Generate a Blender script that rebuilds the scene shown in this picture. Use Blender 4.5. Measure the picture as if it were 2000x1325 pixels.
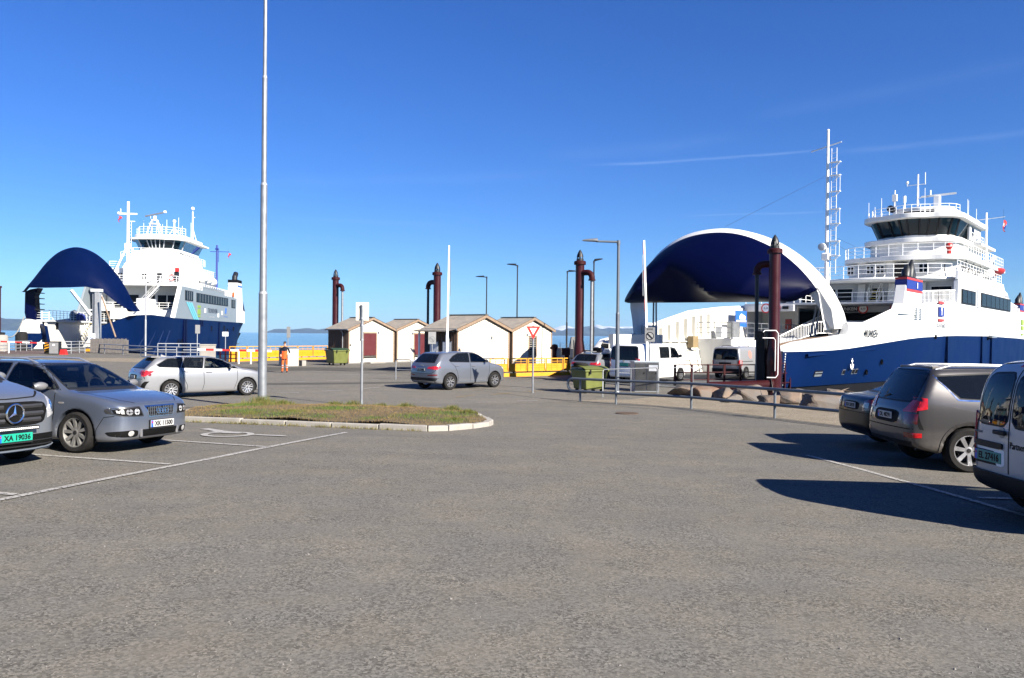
import bpy, bmesh, math, random
import numpy as np
from mathutils import Vector, Matrix, Euler
from mathutils.bvhtree import BVHTree
from mathutils.geometry import delaunay_2d_cdt, tessellate_polygon

random.seed(7); np.random.seed(7)
PI = math.pi
for o in list(bpy.data.objects): bpy.data.objects.remove(o)
SC = bpy.context.scene
COL = SC.collection
R = math.radians

# ------------------------------------------------------------------ camera
CAM_Z, FPX = 1.82, 1525.0
PITCH, ROLL = .00557, .0100
F_ = Vector((0, math.cos(PITCH), -math.sin(PITCH)))
_u0 = Vector((0, math.sin(PITCH), math.cos(PITCH))); _r0 = Vector((1, 0, 0))
R_ = _r0*math.cos(ROLL) + _u0*math.sin(ROLL)
U_ = -_r0*math.sin(ROLL) + _u0*math.cos(ROLL)
cd = bpy.data.cameras.new('camera'); cam = bpy.data.objects.new('camera', cd); COL.objects.link(cam)
cd.sensor_fit = 'HORIZONTAL'; cd.sensor_width = 23.6; cd.lens = 23.6*FPX/2000.0
cd.clip_start = .1; cd.clip_end = 30000
cam.matrix_world = Matrix(((R_.x, U_.x, -F_.x, 0), (R_.y, U_.y, -F_.y, 0), (R_.z, U_.z, -F_.z, CAM_Z), (0, 0, 0, 1)))
SC.camera = cam

# ------------------------------------------------------------------ sky, sun, exposure
SUN_EL, SUN_AZ = R(30), Vector((.73, -.683))
w = bpy.data.worlds.new('World'); SC.world = w; w.use_nodes = True
wn, wl = w.node_tree.nodes, w.node_tree.links
wn.clear()
w_out = wn.new('ShaderNodeOutputWorld'); w_bg = wn.new('ShaderNodeBackground')
sky = wn.new('ShaderNodeTexSky'); sky.sky_type = 'NISHITA'; sky.sun_disc = False
sky.sun_elevation = SUN_EL; sky.sun_rotation = math.atan2(SUN_AZ.x, SUN_AZ.y)
sky.altitude = 0; sky.air_density = 1.0; sky.dust_density = .08; sky.ozone_density = 3.0
w_hsv = wn.new('ShaderNodeHueSaturation'); w_hsv.inputs['Saturation'].default_value = 1.22
w_hsv.inputs['Hue'].default_value = .508
wl.new(sky.outputs[0], w_hsv.inputs['Color'])
w_bg.inputs[1].default_value = .0525
w_tint = wn.new('ShaderNodeMix'); w_tint.data_type = 'RGBA'; w_tint.blend_type = 'MULTIPLY'; w_tint.inputs[0].default_value = 1
wl.new(w_hsv.outputs[0], w_tint.inputs[6]); w_tint.inputs[7].default_value = (.355, .575, .91, 1)   # the deep polarised blue of the day
def wmath(op, a, b=None, c=None):
    n = wn.new('ShaderNodeMath'); n.operation = op
    for i, v in enumerate((a, b, c)):
        if v is None: continue
        if isinstance(v, (int, float)): n.inputs[i].default_value = v
        else: wl.new(v, n.inputs[i])
    return n.outputs[0]
w_tc = wn.new('ShaderNodeTexCoord'); w_sep = wn.new('ShaderNodeSeparateXYZ'); wl.new(w_tc.outputs['Generated'], w_sep.inputs[0])
w_az = wmath('ARCTAN2', w_sep.outputs[0], w_sep.outputs[1]); w_el = wmath('ARCSINE', w_sep.outputs[2])
w_noi = wn.new('ShaderNodeTexNoise'); w_noi.inputs['Scale'].default_value = 14; w_noi.inputs['Detail'].default_value = 5
w_map = wn.new('ShaderNodeMapping'); w_map.inputs['Scale'].default_value = (1, 1, 5)
wl.new(w_tc.outputs['Generated'], w_map.inputs[0]); wl.new(w_map.outputs[0], w_noi.inputs['Vector'])
w_wob = wmath('MULTIPLY', wmath('SUBTRACT', w_noi.outputs[0], .5), .004)
def streak(a0, e0, a1, e1, width, strength, bend=0.0):
    """an old vapour trail across the sky: a soft band from (azimuth, elevation) to the other, in radians"""
    t = wmath('DIVIDE', wmath('SUBTRACT', w_az, a0), a1-a0)
    ln = wmath('MULTIPLY_ADD', t, e1-e0, e0)
    ln = wmath('ADD', ln, wmath('MULTIPLY', wmath('MULTIPLY', t, wmath('SUBTRACT', 1.0, t)), bend))
    d = wmath('DIVIDE', wmath('SUBTRACT', wmath('ADD', w_el, w_wob), ln), width)
    g = wmath('POWER', 2.718, wmath('MULTIPLY', wmath('MULTIPLY', d, d), -1.0))
    ends = wmath('MULTIPLY', wmath('SMOOTH_MIN', wmath('MAXIMUM', wmath('MULTIPLY', t, 5.0), 0.0), 1.0, .3),
                 wmath('SMOOTH_MIN', wmath('MAXIMUM', wmath('MULTIPLY', wmath('SUBTRACT', 1.0, t), 5.0), 0.0), 1.0, .3))
    amp = wmath('MULTIPLY_ADD', w_noi.outputs[0], 1.2, .3)
    return wmath('MULTIPLY', wmath('MULTIPLY', g, ends), wmath('MULTIPLY', amp, strength))
STREAKS = [streak(.085, .2135, .40, .2205, .0014, .06), streak(.37, .216, .62, .2185, .0034, .026),
           streak(.21, .150, .40, .1485, .0010, .045), streak(.28, .262, .62, .292, .007, .013, .01),
           streak(-.36, .178, .10, .208, .006, .013), streak(-.31, .1395, -.06, .139, .0025, .016), streak(.02, .222, .30, .243, .008, .014)]
w_s = STREAKS[0]
for s_ in STREAKS[1:]: w_s = wmath('ADD', w_s, s_)
w_mix = wn.new('ShaderNodeMix'); w_mix.data_type = 'RGBA'
wl.new(wmath('MINIMUM', w_s, .9), w_mix.inputs[0]); wl.new(w_tint.outputs[2], w_mix.inputs[6]); w_mix.inputs[7].default_value = (9.0, 10.2, 11.5, 1)
wl.new(w_mix.outputs[2], w_bg.inputs[0]); wl.new(w_bg.outputs[0], w_out.inputs[0])
SUN_DIR = Vector((SUN_AZ.x*math.cos(SUN_EL), SUN_AZ.y*math.cos(SUN_EL), math.sin(SUN_EL))).normalized()
sl = bpy.data.lights.new('sun', 'SUN'); sl.energy = 5.0; sl.angle = R(.5); sl.color = (1, .93, .83)
so = bpy.data.objects.new('sun', sl); COL.objects.link(so); so.rotation_euler = SUN_DIR.to_track_quat('Z', 'Y').to_euler()
so.location = (40, -40, 60)
SC.view_settings.view_transform = 'Standard'; SC.view_settings.look = 'None'
SC.view_settings.exposure = 1.6; SC.view_settings.gamma = 1; SC.view_settings.use_curve_mapping = False
SC.render.engine = 'CYCLES'; SC.cycles.max_bounces = 6; SC.cycles.diffuse_bounces = 2; SC.cycles.glossy_bounces = 3
SC.cycles.transparent_max_bounces = 12; SC.cycles.transmission_bounces = 4; SC.cycles.caustics_reflective = False; SC.cycles.caustics_refractive = False

# ------------------------------------------------------------------ places
def sm(a, b, x):
    t = min(max((x-a)/(b-a), 0), 1); return t*t*(3-2*t)
def gz(X, Y):
    """height of the quay: it falls gently from the photographer towards the water"""
    Xc = min(max(X, -30), 15)
    return -(.0145*min(max(Y, 0), 12) + .34*sm(9, 29, Y) + .012*Xc*(1-sm(12, 24, Y)))

def ray(px, py): return F_+R_*((px-1000)/FPX)+U_*((662.5-py)/FPX)
def gp(px, py):
    """the point of the quay seen at that place of the photograph"""
    d = ray(px, py); t = 10.0
    for _ in range(60):
        p = d*t; t = (gz(p.x, p.y)-CAM_Z)/d.z
    p = d*t; return Vector((p.x, p.y, p.z+CAM_Z))
def dp(px, py, Y):
    d = ray(px, py); p = d*(Y/d.y); return Vector((p.x, p.y, p.z+CAM_Z))

# ------------------------------------------------------------------ mesh builder
class MB:
    def __init__(s): s.v = []; s.f = []
    def add(s, vs, fs):
        b = len(s.v); s.v += [tuple(p) for p in vs]; s.f += [tuple(i+b for i in f) for f in fs]; return s
    def hexa(s, p):   # 8 points: bottom ring 0-3, top ring 4-7
        return s.add(p, [(3, 2, 1, 0), (4, 5, 6, 7), (0, 1, 5, 4), (1, 2, 6, 5), (2, 3, 7, 6), (3, 0, 4, 7)])
    def box(s, c, size, rz=0):
        hx, hy, hz = (k/2 for k in size); ca, sa = math.cos(rz), math.sin(rz); P = []
        for z in (-hz, hz):
            for x, y in ((-hx, -hy), (hx, -hy), (hx, hy), (-hx, hy)):
                P.append((c[0]+x*ca-y*sa, c[1]+x*sa+y*ca, c[2]+z))
        return s.hexa(P)
    def bx(s, x0, x1, y0, y1, z0, z1): return s.box(((x0+x1)/2, (y0+y1)/2, (z0+z1)/2), (abs(x1-x0), abs(y1-y0), abs(z1-z0)))
    def beam(s, a, b, w_, h_, up=(0, 0, 1)):
        a, b = Vector(a), Vector(b); d = (b-a).normalized(); u = Vector(up)
        if abs(d.dot(u)) > .98: u = Vector((1, 0, 0))
        sx = d.cross(u).normalized()*w_/2; uz = sx.cross(d).normalized()*h_/2
        return s.hexa([a-sx-uz, a+sx-uz, b+sx-uz, b-sx-uz, a-sx+uz, a+sx+uz, b+sx+uz, b-sx+uz])
    def tube(s, a, b, r, r2=None, n=10, cap=True):
        a, b = Vector(a), Vector(b); r2 = r if r2 is None else r2; d = (b-a).normalized()
        u = Vector((0, 0, 1)) if abs(d.z) < .95 else Vector((1, 0, 0))
        x = d.cross(u).normalized(); y = d.cross(x).normalized(); P = []
        for c, q in ((a, r), (b, r2)):
            for i in range(n): t = 2*PI*i/n; P.append(c+x*q*math.cos(t)+y*q*math.sin(t))
        fs = [(i, i+n, (i+1) % n+n, (i+1) % n) for i in range(n)]
        if cap: fs += [tuple(range(n)), tuple(range(2*n-1, n-1, -1))]
        return s.add(P, fs)
    def path(s, pts, r, n=8, closed=False, cap=True):
        pts = [Vector(p) for p in pts]; m = len(pts); P = []; ref = None
        for k, p in enumerate(pts):
            if closed: d = (pts[(k+1) % m]-pts[k-1]).normalized()
            else: d = (pts[min(k+1, m-1)]-pts[max(k-1, 0)]).normalized()
            if ref is None: ref = Vector((0, 0, 1)) if abs(d.z) < .9 else Vector((1, 0, 0))
            x = d.cross(ref).normalized(); y = x.cross(d).normalized(); ref = y
            rr = r[k] if isinstance(r, (list, tuple)) else r
            for i in range(n): t = 2*PI*i/n; P.append(p+x*rr*math.cos(t)+y*rr*math.sin(t))
        fs = []
        for k in range(m if closed else m-1):
            k2 = (k+1) % m
            for i in range(n): fs.append((k*n+i, k*n+(i+1) % n, k2*n+(i+1) % n, k2*n+i))
        if cap and not closed: fs += [tuple(range(n-1, -1, -1)), tuple(range((m-1)*n, m*n))]
        return s.add(P, fs)
    def lathe(s, prof, n=20, c=(0, 0, 0), axis='z', arc=2*PI):
        P = []; m = len(prof); full = abs(arc-2*PI) < 1e-6; cols = n if full else n+1
        for i in range(cols):
            t = arc*i/n
            for r_, z_ in prof:
                a, b = r_*math.cos(t), r_*math.sin(t)
                P.append({'z': (c[0]+a, c[1]+b, c[2]+z_), 'y': (c[0]+a, c[1]+z_, c[2]+b), 'x': (c[0]+z_, c[1]+a, c[2]+b)}[axis])
        fs = []
        for i in range(n):
            j = (i+1) % cols
            for k in range(m-1): fs.append((i*m+k, j*m+k, j*m+k+1, i*m+k+1))
        return s.add(P, fs)
    def prism(s, poly, fn, d0, d1):
        """closed polygon (a, b) pushed from depth d0 to d1; fn(a, b, d) gives the point"""
        n = len(poly); P = [fn(a, b, d0) for a, b in poly]+[fn(a, b, d1) for a, b in poly]
        fs = [(i, (i+1) % n, (i+1) % n+n, i+n) for i in range(n)]
        tri = tessellate_polygon([[Vector((a, b, 0)) for a, b in poly]])
        for t in tri: fs += [tuple(reversed(t)), tuple(i+n for i in t)]
        return s.add(P, fs)
    def grid(s, pts):
        """pts[i][j] -> quads"""
        m, n = len(pts), len(pts[0])
        return s.add([p for row in pts for p in row], [(i*n+j, i*n+j+1, (i+1)*n+j+1, (i+1)*n+j) for i in range(m-1) for j in range(n-1)])
    def ball(s, c, r, n=12, m=8, sc=(1, 1, 1)):
        P = []; fs = []
        for i in range(m+1):
            ph = PI*i/m
            for j in range(n):
                t = 2*PI*j/n; P.append((c[0]+r*sc[0]*math.sin(ph)*math.cos(t), c[1]+r*sc[1]*math.sin(ph)*math.sin(t), c[2]+r*sc[2]*math.cos(ph)))
        for i in range(m):
            for j in range(n): fs.append((i*n+j, (i+1)*n+j, (i+1)*n+(j+1) % n, i*n+(j+1) % n))
        return s.add(P, fs)
    def mesh(s, name, smooth=False, fix=True):
        me = bpy.data.meshes.new(name); me.from_pydata(s.v, [], s.f)
        if fix:
            bm = bmesh.new(); bm.from_mesh(me)
            bmesh.ops.remove_doubles(bm, verts=bm.verts, dist=1e-5)
            bmesh.ops.recalc_face_normals(bm, faces=bm.faces); bm.to_mesh(me); bm.free()
        if smooth:
            me.shade_smooth()
            try: me.set_sharp_from_angle(angle=R(smooth if smooth > 1 else 40))
            except Exception: pass
        return me
    def build(s, name, mat, parent=None, smooth=False, fix=True, bevel=0):
        o = bpy.data.objects.new(name, s.mesh(name, smooth, fix)); COL.objects.link(o)
        if mat is not None: o.data.materials.append(mat)
        if parent is not None: o.parent = parent
        if bevel:
            b = o.modifiers.new('bevel', 'BEVEL'); b.width = bevel; b.segments = 2; b.limit_method = 'ANGLE'; b.angle_limit = R(40)
        return o
def tag(o, label=None, cat=None, group=None, kind=None):
    if label: o['label'] = label
    if cat: o['category'] = cat
    if group: o['group'] = group
    if kind: o['kind'] = kind
    return o
def thing(name, label, cat, loc=(0, 0, 0), rz=0, group=None):
    o = bpy.data.objects.new(name, None); COL.objects.link(o); o.empty_display_size = .2
    o.location = loc; o.rotation_euler = (0, 0, rz)
    return tag(o, label, cat, group)
def structure(o): o['kind'] = 'structure'; return o
def kids(o): return [c for c in COL.objects if c.parent == o]
def copy_tree(o, parent=None):
    c = o.copy(); COL.objects.link(c)
    if parent is not None: c.parent = parent
    for ch in kids(o): copy_tree(ch, c)
    return c
def share(name, me, mat, parent, loc=(0, 0, 0), rot=(0, 0, 0), sc=(1, 1, 1)):
    o = bpy.data.objects.new(name, me); COL.objects.link(o); o.parent = parent; o.location = loc; o.rotation_euler = rot; o.scale = sc
    if mat is not None and not me.materials: me.materials.append(mat)
    return o
def text_mesh(txt, width=None, height=None, depth=.002, bold=0.0, spacing=1.0):
    """flat lettering in the x-z plane, centred, facing -y"""
    cu = bpy.data.curves.new('lettering', 'FONT'); cu.body = txt; cu.align_x = 'CENTER'; cu.align_y = 'CENTER'; cu.extrude = depth
    cu.offset = bold; cu.space_character = spacing; cu.resolution_u = 3
    o = bpy.data.objects.new('lettering', cu); COL.objects.link(o)
    dg = bpy.context.evaluated_depsgraph_get(); me = bpy.data.meshes.new_from_object(o.evaluated_get(dg)); bpy.data.objects.remove(o)
    n = len(me.vertices); co = np.zeros(n*3); me.vertices.foreach_get('co', co); co = co.reshape(-1, 3)
    mn, mx = co.min(0), co.max(0); co[:, :2] -= (mn[:2]+mx[:2])/2
    sx = width/(mx[0]-mn[0]) if width else None; sy = height/(mx[1]-mn[1]) if height else None
    sx = sx or sy; sy = sy or sx
    out = np.stack([co[:, 0]*sx, -co[:, 2], co[:, 1]*sy], 1)
    me.vertices.foreach_set('co', out.ravel()); me.update(); return me
def lettering(txt, mat, parent, loc, rz=0, width=None, height=None, bold=0.0, name='lettering', depth=.002, tilt=0):
    me = text_mesh(txt, width, height, depth, bold); me.materials.append(mat)
    o = bpy.data.objects.new(name, me); COL.objects.link(o); o.parent = parent; o.location = loc; o.rotation_euler = (tilt, 0, rz); return o

# ------------------------------------------------------------------ materials
PALE = ('white', 'cream', 'sign', 'plate', 'chrome', 'lens', 'headlamp', 'rim', 'aluminium', 'paper', 'ship', 'visor', 'hull', 'cabinet', 'skin', 'print')
def mat(name, col, rough=.55, metal=0.0, var=.10, scale=3.0, bump=0.0, bscale=40.0, coat=0.0, back=None, spec=.5, dirt=None, streaks=0.0, flake=0.0):
    k = 1.0 if any(q in name for q in PALE) else (.75 if 'paint' in name and ('car' in name or 'van' in name or 'taxi' in name) else .64)
    col = tuple(c*k for c in col)
    if max(col) < .03 and spec == .5 and metal < .25 and not coat: spec = .12      # matt blacks
    m = bpy.data.materials.new(name); m.use_nodes = True; nt = m.node_tree; N, L = nt.nodes, nt.links
    b = N['Principled BSDF']; b.inputs['Metallic'].default_value = metal; b.inputs['Specular IOR Level'].default_value = spec
    b.inputs['Coat Weight'].default_value = coat; b.inputs['Coat Roughness'].default_value = .04
    tc = N.new('ShaderNodeTexCoord'); no = N.new('ShaderNodeTexNoise'); no.inputs['Scale'].default_value = scale; no.inputs['Detail'].default_value = 6
    L.new(tc.outputs['Object'], no.inputs['Vector'])
    mr = N.new('ShaderNodeMapRange'); mr.inputs[1].default_value = .25; mr.inputs[2].default_value = .75; mr.inputs[3].default_value = 1-var; mr.inputs[4].default_value = 1+var
    L.new(no.outputs[0], mr.inputs[0])
    mx = N.new('ShaderNodeMix'); mx.data_type = 'RGBA'; mx.blend_type = 'MULTIPLY'; mx.inputs[0].default_value = 1
    mx.inputs[6].default_value = (*col, 1); L.new(mr.outputs[0], mx.inputs[7]); c = mx.outputs[2]
    if streaks:   # rain and rust runs down a wall
        mp = N.new('ShaderNodeMapping'); mp.inputs['Scale'].default_value = (2.2, 2.2, .10); L.new(tc.outputs['Object'], mp.inputs[0])
        n2 = N.new('ShaderNodeTexNoise'); n2.inputs['Scale'].default_value = 2.0; n2.inputs['Detail'].default_value = 4; L.new(mp.outputs[0], n2.inputs['Vector'])
        r2 = N.new('ShaderNodeMapRange'); r2.inputs[1].default_value = .52; r2.inputs[2].default_value = .8; r2.inputs[4].default_value = streaks; L.new(n2.outputs[0], r2.inputs[0])
        m3 = N.new('ShaderNodeMix'); m3.data_type = 'RGBA'; L.new(r2.outputs[0], m3.inputs[0]); L.new(c, m3.inputs[6]); m3.inputs[7].default_value = (.30, .22, .14, 1); c = m3.outputs[2]
    if dirt:      # road dust low on the body: (height where it ends, amount)
        sp = N.new('ShaderNodeSeparateXYZ'); L.new(tc.outputs['Object'], sp.inputs[0])
        r3 = N.new('ShaderNodeMapRange'); r3.inputs[1].default_value = dirt[0]; r3.inputs[2].default_value = .15; r3.inputs[4].default_value = dirt[1]; L.new(sp.outputs[2], r3.inputs[0])
        n3 = N.new('ShaderNodeTexNoise'); n3.inputs['Scale'].default_value = 7; n3.inputs['Detail'].default_value = 6; L.new(tc.outputs['Object'], n3.inputs['Vector'])
        m4 = N.new('ShaderNodeMath'); m4.operation = 'MULTIPLY'; m4.use_clamp = True; L.new(r3.outputs[0], m4.inputs[0]); 
        m5 = N.new('ShaderNodeMath'); m5.operation = 'MULTIPLY'; L.new(n3.outputs[0], m5.inputs[0]); m5.inputs[1].default_value = 1.8; L.new(m5.outputs[0], m4.inputs[1])
        m6 = N.new('ShaderNodeMix'); m6.data_type = 'RGBA'; L.new(m4.outputs[0], m6.inputs[0]); L.new(c, m6.inputs[6]); m6.inputs[7].default_value = (.16, .14, .115, 1); c = m6.outputs[2]
        rr = N.new('ShaderNodeMapRange'); rr.inputs[3].default_value = rough; rr.inputs[4].default_value = .8; L.new(m4.outputs[0], rr.inputs[0]); L.new(rr.outputs[0], b.inputs['Roughness'])
        cw = N.new('ShaderNodeMapRange'); cw.inputs[3].default_value = coat; cw.inputs[4].default_value = 0; L.new(m4.outputs[0], cw.inputs[0]); L.new(cw.outputs[0], b.inputs['Coat Weight'])
        mw = N.new('ShaderNodeMapRange'); mw.inputs[3].default_value = metal; mw.inputs[4].default_value = 0; L.new(m4.outputs[0], mw.inputs[0]); L.new(mw.outputs[0], b.inputs['Metallic'])
    else:
        rr = N.new('ShaderNodeMapRange'); rr.inputs[1].default_value = .3; rr.inputs[2].default_value = .7; rr.inputs[3].default_value = max(rough-.06, .02); rr.inputs[4].default_value = min(rough+.06, 1)
        L.new(no.outputs[0], rr.inputs[0]); L.new(rr.outputs[0], b.inputs['Roughness'])
    if back is not None:   # the inner side of a shell: dark trim
        ge = N.new('ShaderNodeNewGeometry'); d = N.new('ShaderNodeBsdfDiffuse'); d.inputs[0].default_value = (*back, 1)
        ms = N.new('ShaderNodeMixShader'); L.new(ge.outputs['Backfacing'], ms.inputs[0]); L.new(b.outputs[0], ms.inputs[1]); L.new(d.outputs[0], ms.inputs[2])
        L.new(ms.outputs[0], N['Material Output'].inputs[0])
    L.new(c, b.inputs['Base Color'])
    if bump:
        nb = N.new('ShaderNodeTexNoise'); nb.inputs['Scale'].default_value = bscale; nb.inputs['Detail'].default_value = 5; L.new(tc.outputs['Object'], nb.inputs['Vector'])
        bp = N.new('ShaderNodeBump'); bp.inputs['Strength'].default_value = bump; bp.inputs['Distance'].default_value = .02; L.new(nb.outputs[0], bp.inputs['Height']); L.new(bp.outputs[0], b.inputs['Normal'])
    return m
def glass(name, tint=(.42, .50, .47), opacity=.0, dark=(.012, .015, .018), wav=0.0, ior=1.52):
    """thin pane: tinted see-through plus mirror reflection growing at grazing angles"""
    m = bpy.data.materials.new(name); m.use_nodes = True; N, L = m.node_tree.nodes, m.node_tree.links; N.remove(N['Principled BSDF'])
    t = N.new('ShaderNodeBsdfTransparent'); t.inputs[0].default_value = (*tint, 1); g = N.new('ShaderNodeBsdfGlossy'); g.inputs['Roughness'].default_value = .02
    d = N.new('ShaderNodeBsdfDiffuse'); d.inputs[0].default_value = (*dark, 1); m1 = N.new('ShaderNodeMixShader'); m1.inputs[0].default_value = opacity
    L.new(t.outputs[0], m1.inputs[1]); L.new(d.outputs[0], m1.inputs[2])
    fr = N.new('ShaderNodeFresnel'); fr.inputs[0].default_value = ior; m2 = N.new('ShaderNodeMixShader'); L.new(fr.outputs[0], m2.inputs[0]); L.new(m1.outputs[0], m2.inputs[1]); L.new(g.outputs[0], m2.inputs[2])
    if wav:
        nb = N.new('ShaderNodeTexNoise'); nb.inputs['Scale'].default_value = wav; bp = N.new('ShaderNodeBump'); bp.inputs['Strength'].default_value = .05; L.new(nb.outputs[0], bp.inputs['Height']); L.new(bp.outputs[0], g.inputs['Normal'])
    L.new(m2.outputs[0], N['Material Output'].inputs[0]); return m

M = {}
M['galv'] = mat('galvanised_steel', (.36, .38, .40), .45, .55, .14, 5, .05, 60)
M['galv_light'] = mat('pale_galvanised_steel', (.46, .48, .50), .5, .35, .1, 3, .05, 60)
M['alu'] = mat('aluminium', (.55, .56, .57), .38, .8, .06, 4)
M['grey_paint'] = mat('grey_paint', (.13, .15, .18), .5, .1, .12, 3)
M['dark_metal'] = mat('dark_metal', (.02, .022, .025), .5, .3, .15, 5)
M['maroon'] = mat('maroon_paint', (.050, .006, .008), .36, 0, .12, 2.5, .03, 20, .06, spec=.25)
M['maroon_dull'] = mat('maroon_dull_paint', (.046, .007, .009), .55, 0, .2, 4, .06, 30)
M['yellow'] = mat('yellow_paint', (.78, .35, .008), .5, 0, .10, 3, .04, 30)
M['red'] = mat('red_paint', (.58, .028, .022), .45, 0, .08, 4)
M['white'] = mat('white_paint', (.80, .80, .78), .45, 0, .05, 2)
M['white_sign'] = mat('white_sign', (.78, .78, .76), .4, 0, .03, 3)
M['blue_sign'] = mat('blue_sign', (.02, .10, .42), .4, 0, .05, 3)
M['black'] = mat('black_plastic', (.014, .014, .015), .5, 0, .2, 6)
M['rubber'] = mat('rubber', (.02, .019, .018), .8, 0, .25, 20, .1, 80)
M['concrete'] = mat('concrete', (.34, .32, .29), .85, 0, .18, 2.2, .25, 25, streaks=.25)
M['kerb'] = mat('pale_kerb_concrete', (.40, .375, .33), .85, 0, .16, 5, .25, 60)
M['green_bin'] = mat('green_plastic', (.145, .165, .032), .5, 0, .14, 4, .05, 15)
M['dark_green'] = mat('dark_green_plastic', (.035, .075, .022), .5, 0, .14, 4, .05, 15)
M['orange'] = mat('orange_cloth', (.85, .13, .012), .8, 0, .15, 12, .2, 30)
M['navy_cloth'] = mat('navy_cloth', (.014, .018, .03), .85, 0, .2, 12, .2, 30)
M['skin'] = mat('skin', (.50, .27, .19), .55, 0, .06, 20)
M['hair'] = mat('hair', (.02, .014, .01), .6, 0, .2, 40)
M['chrome'] = mat('chrome', (.75, .76, .78), .12, 1, .04, 5)
M['glass_dark'] = glass('dark_window_glass', (.10, .12, .13), .85)
# ------------------------------------------------------------------ ground
def asphalt(name, base, warm, fine=1.0):
    base = tuple(c*.64 for c in base); warm = tuple(c*.64 for c in warm)
    m = bpy.data.materials.new(name); m.use_nodes = True; N, L = m.node_tree.nodes, m.node_tree.links; b = N['Principled BSDF']
    tc = N.new('ShaderNodeTexCoord')
    def noise(scale, det=6, rough=.55, src=None):
        n = N.new('ShaderNodeTexNoise'); n.inputs['Scale'].default_value = scale; n.inputs['Detail'].default_value = det; n.inputs['Roughness'].default_value = rough
        L.new(src or tc.outputs['Object'], n.inputs['Vector']); return n.outputs[0]
    def rng(v, a, b_, c, d):
        n = N.new('ShaderNodeMapRange'); n.inputs[1].default_value = a; n.inputs[2].default_value = b_; n.inputs[3].default_value = c; n.inputs[4].default_value = d; L.new(v, n.inputs[0]); return n.outputs[0]
    def mixc(f, a, c, mode='MIX'):
        n = N.new('ShaderNodeMix'); n.data_type = 'RGBA'; n.blend_type = mode
        for i, v in ((0, f), (6, a), (7, c)):
            if isinstance(v, tuple): n.inputs[i].default_value = (*v, 1)
            elif isinstance(v, (int, float)): n.inputs[i].default_value = v
            else: L.new(v, n.inputs[i])
        return n.outputs[2]
    patch = rng(noise(.8, 8, .68), .34, .68, 0, 1)
    c = mixc(patch, base, warm)
    mp = N.new('ShaderNodeMapping'); mp.inputs['Rotation'].default_value = (0, 0, R(-24)); mp.inputs['Scale'].default_value = (.22, 1.1, 1); L.new(tc.outputs['Object'], mp.inputs[0])
    tracks = rng(noise(1.0, 5, .65, mp.outputs[0]), .35, .7, .93, 1.06); c = mixc(1.0, c, tracks, 'MULTIPLY')
    worn = noise(2.2, 6, .65)
    vor = N.new('ShaderNodeTexVoronoi'); vor.inputs['Scale'].default_value = 62*fine; L.new(tc.outputs['Object'], vor.inputs['Vector'])
    vb = N.new('ShaderNodeSeparateColor'); L.new(vor.outputs['Color'], vb.inputs[0])
    grain = rng(vb.outputs[0], 0, 1, .52, 1.42); c = mixc(rng(worn, .38, .62, .45, 1.0), c, mixc(1.0, c, grain, 'MULTIPLY'))
    n = noise(95*fine, 4, .75); dk = rng(n, .575, .64, 0, 1)
    dkm = N.new('ShaderNodeMath'); dkm.operation = 'MULTIPLY'; L.new(dk, dkm.inputs[0]); L.new(rng(worn, .44, .60, .25, 1.0), dkm.inputs[1]); c = mixc(dkm.outputs[0], c, (.016, .015, .014))
    v2 = N.new('ShaderNodeTexVoronoi'); v2.inputs['Scale'].default_value = 26*fine; L.new(tc.outputs['Object'], v2.inputs['Vector'])
    s2 = N.new('ShaderNodeSeparateColor'); L.new(v2.outputs['Color'], s2.inputs[0])
    near = rng(v2.outputs['Distance'], .10, .18, 1, 0); pick = rng(s2.outputs[1], .972, .977, 0, 1)
    mm = N.new('ShaderNodeMath'); mm.operation = 'MULTIPLY'; L.new(near, mm.inputs[0]); L.new(pick, mm.inputs[1]); c = mixc(mm.outputs[0], c, (.30, .285, .26))
    L.new(c, b.inputs['Base Color']); b.inputs['Roughness'].default_value = .9; b.inputs['Specular IOR Level'].default_value = .06
    bp = N.new('ShaderNodeBump'); bp.inputs['Strength'].default_value = .55; bp.inputs['Distance'].default_value = .006; 
    hb = N.new('ShaderNodeMath'); hb.operation = 'ADD'; L.new(vb.outputs[1], hb.inputs[0]); L.new(n, hb.inputs[1]); L.new(hb.outputs[0], bp.inputs['Height']); L.new(bp.outputs[0], b.inputs['Normal'])
    return m
M['asphalt'] = asphalt('worn_asphalt', (.192, .185, .167), (.240, .218, .180))
M['asphalt_road'] = asphalt('road_asphalt', (.208, .199, .178), (.246, .222, .184), .8)
M['asphalt_dark'] = asphalt('dark_asphalt', (.118, .115, .103), (.138, .130, .112), .8)
M['gravel'] = asphalt('sandy_gravel', (.30, .255, .19), (.36, .31, .235), .6)

def inside(x, y, poly):
    c = False; n = len(poly)
    for i in range(n):
        x1, y1 = poly[i]; x2, y2 = poly[i-1]
        if (y1 > y) != (y2 > y) and x < (x2-x1)*(y-y1)/(y2-y1)+x1: c = not c
    return c
def drape(poly, step, lift, extra=None):
    """a sheet over the quay inside a polygon: constrained triangulation with grid points, every vertex on the quay"""
    V = []; E = []
    n = len(poly)
    for i in range(n):
        a, b = Vector(poly[i]), Vector(poly[(i+1) % n]); k = max(1, int((b-a).length/step))
        for j in range(k): V.append(a.lerp(b, j/k))
    E = [(i, (i+1) % len(V)) for i in range(len(V))]
    xs = [p[0] for p in poly]; ys = [p[1] for p in poly]
    x = min(xs)+step/2
    while x < max(xs):
        y = min(ys)+step/2
        while y < max(ys):
            if inside(x, y, poly): V.append(Vector((x, y)))
            y += step
        x += step
    r = delaunay_2d_cdt(V, E, [], 1, 1e-5)
    mb = MB(); mb.add([(p.x, p.y, gz(p.x, p.y)+lift) for p in r[0]], [tuple(f) for f in r[2]]); return mb
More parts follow.
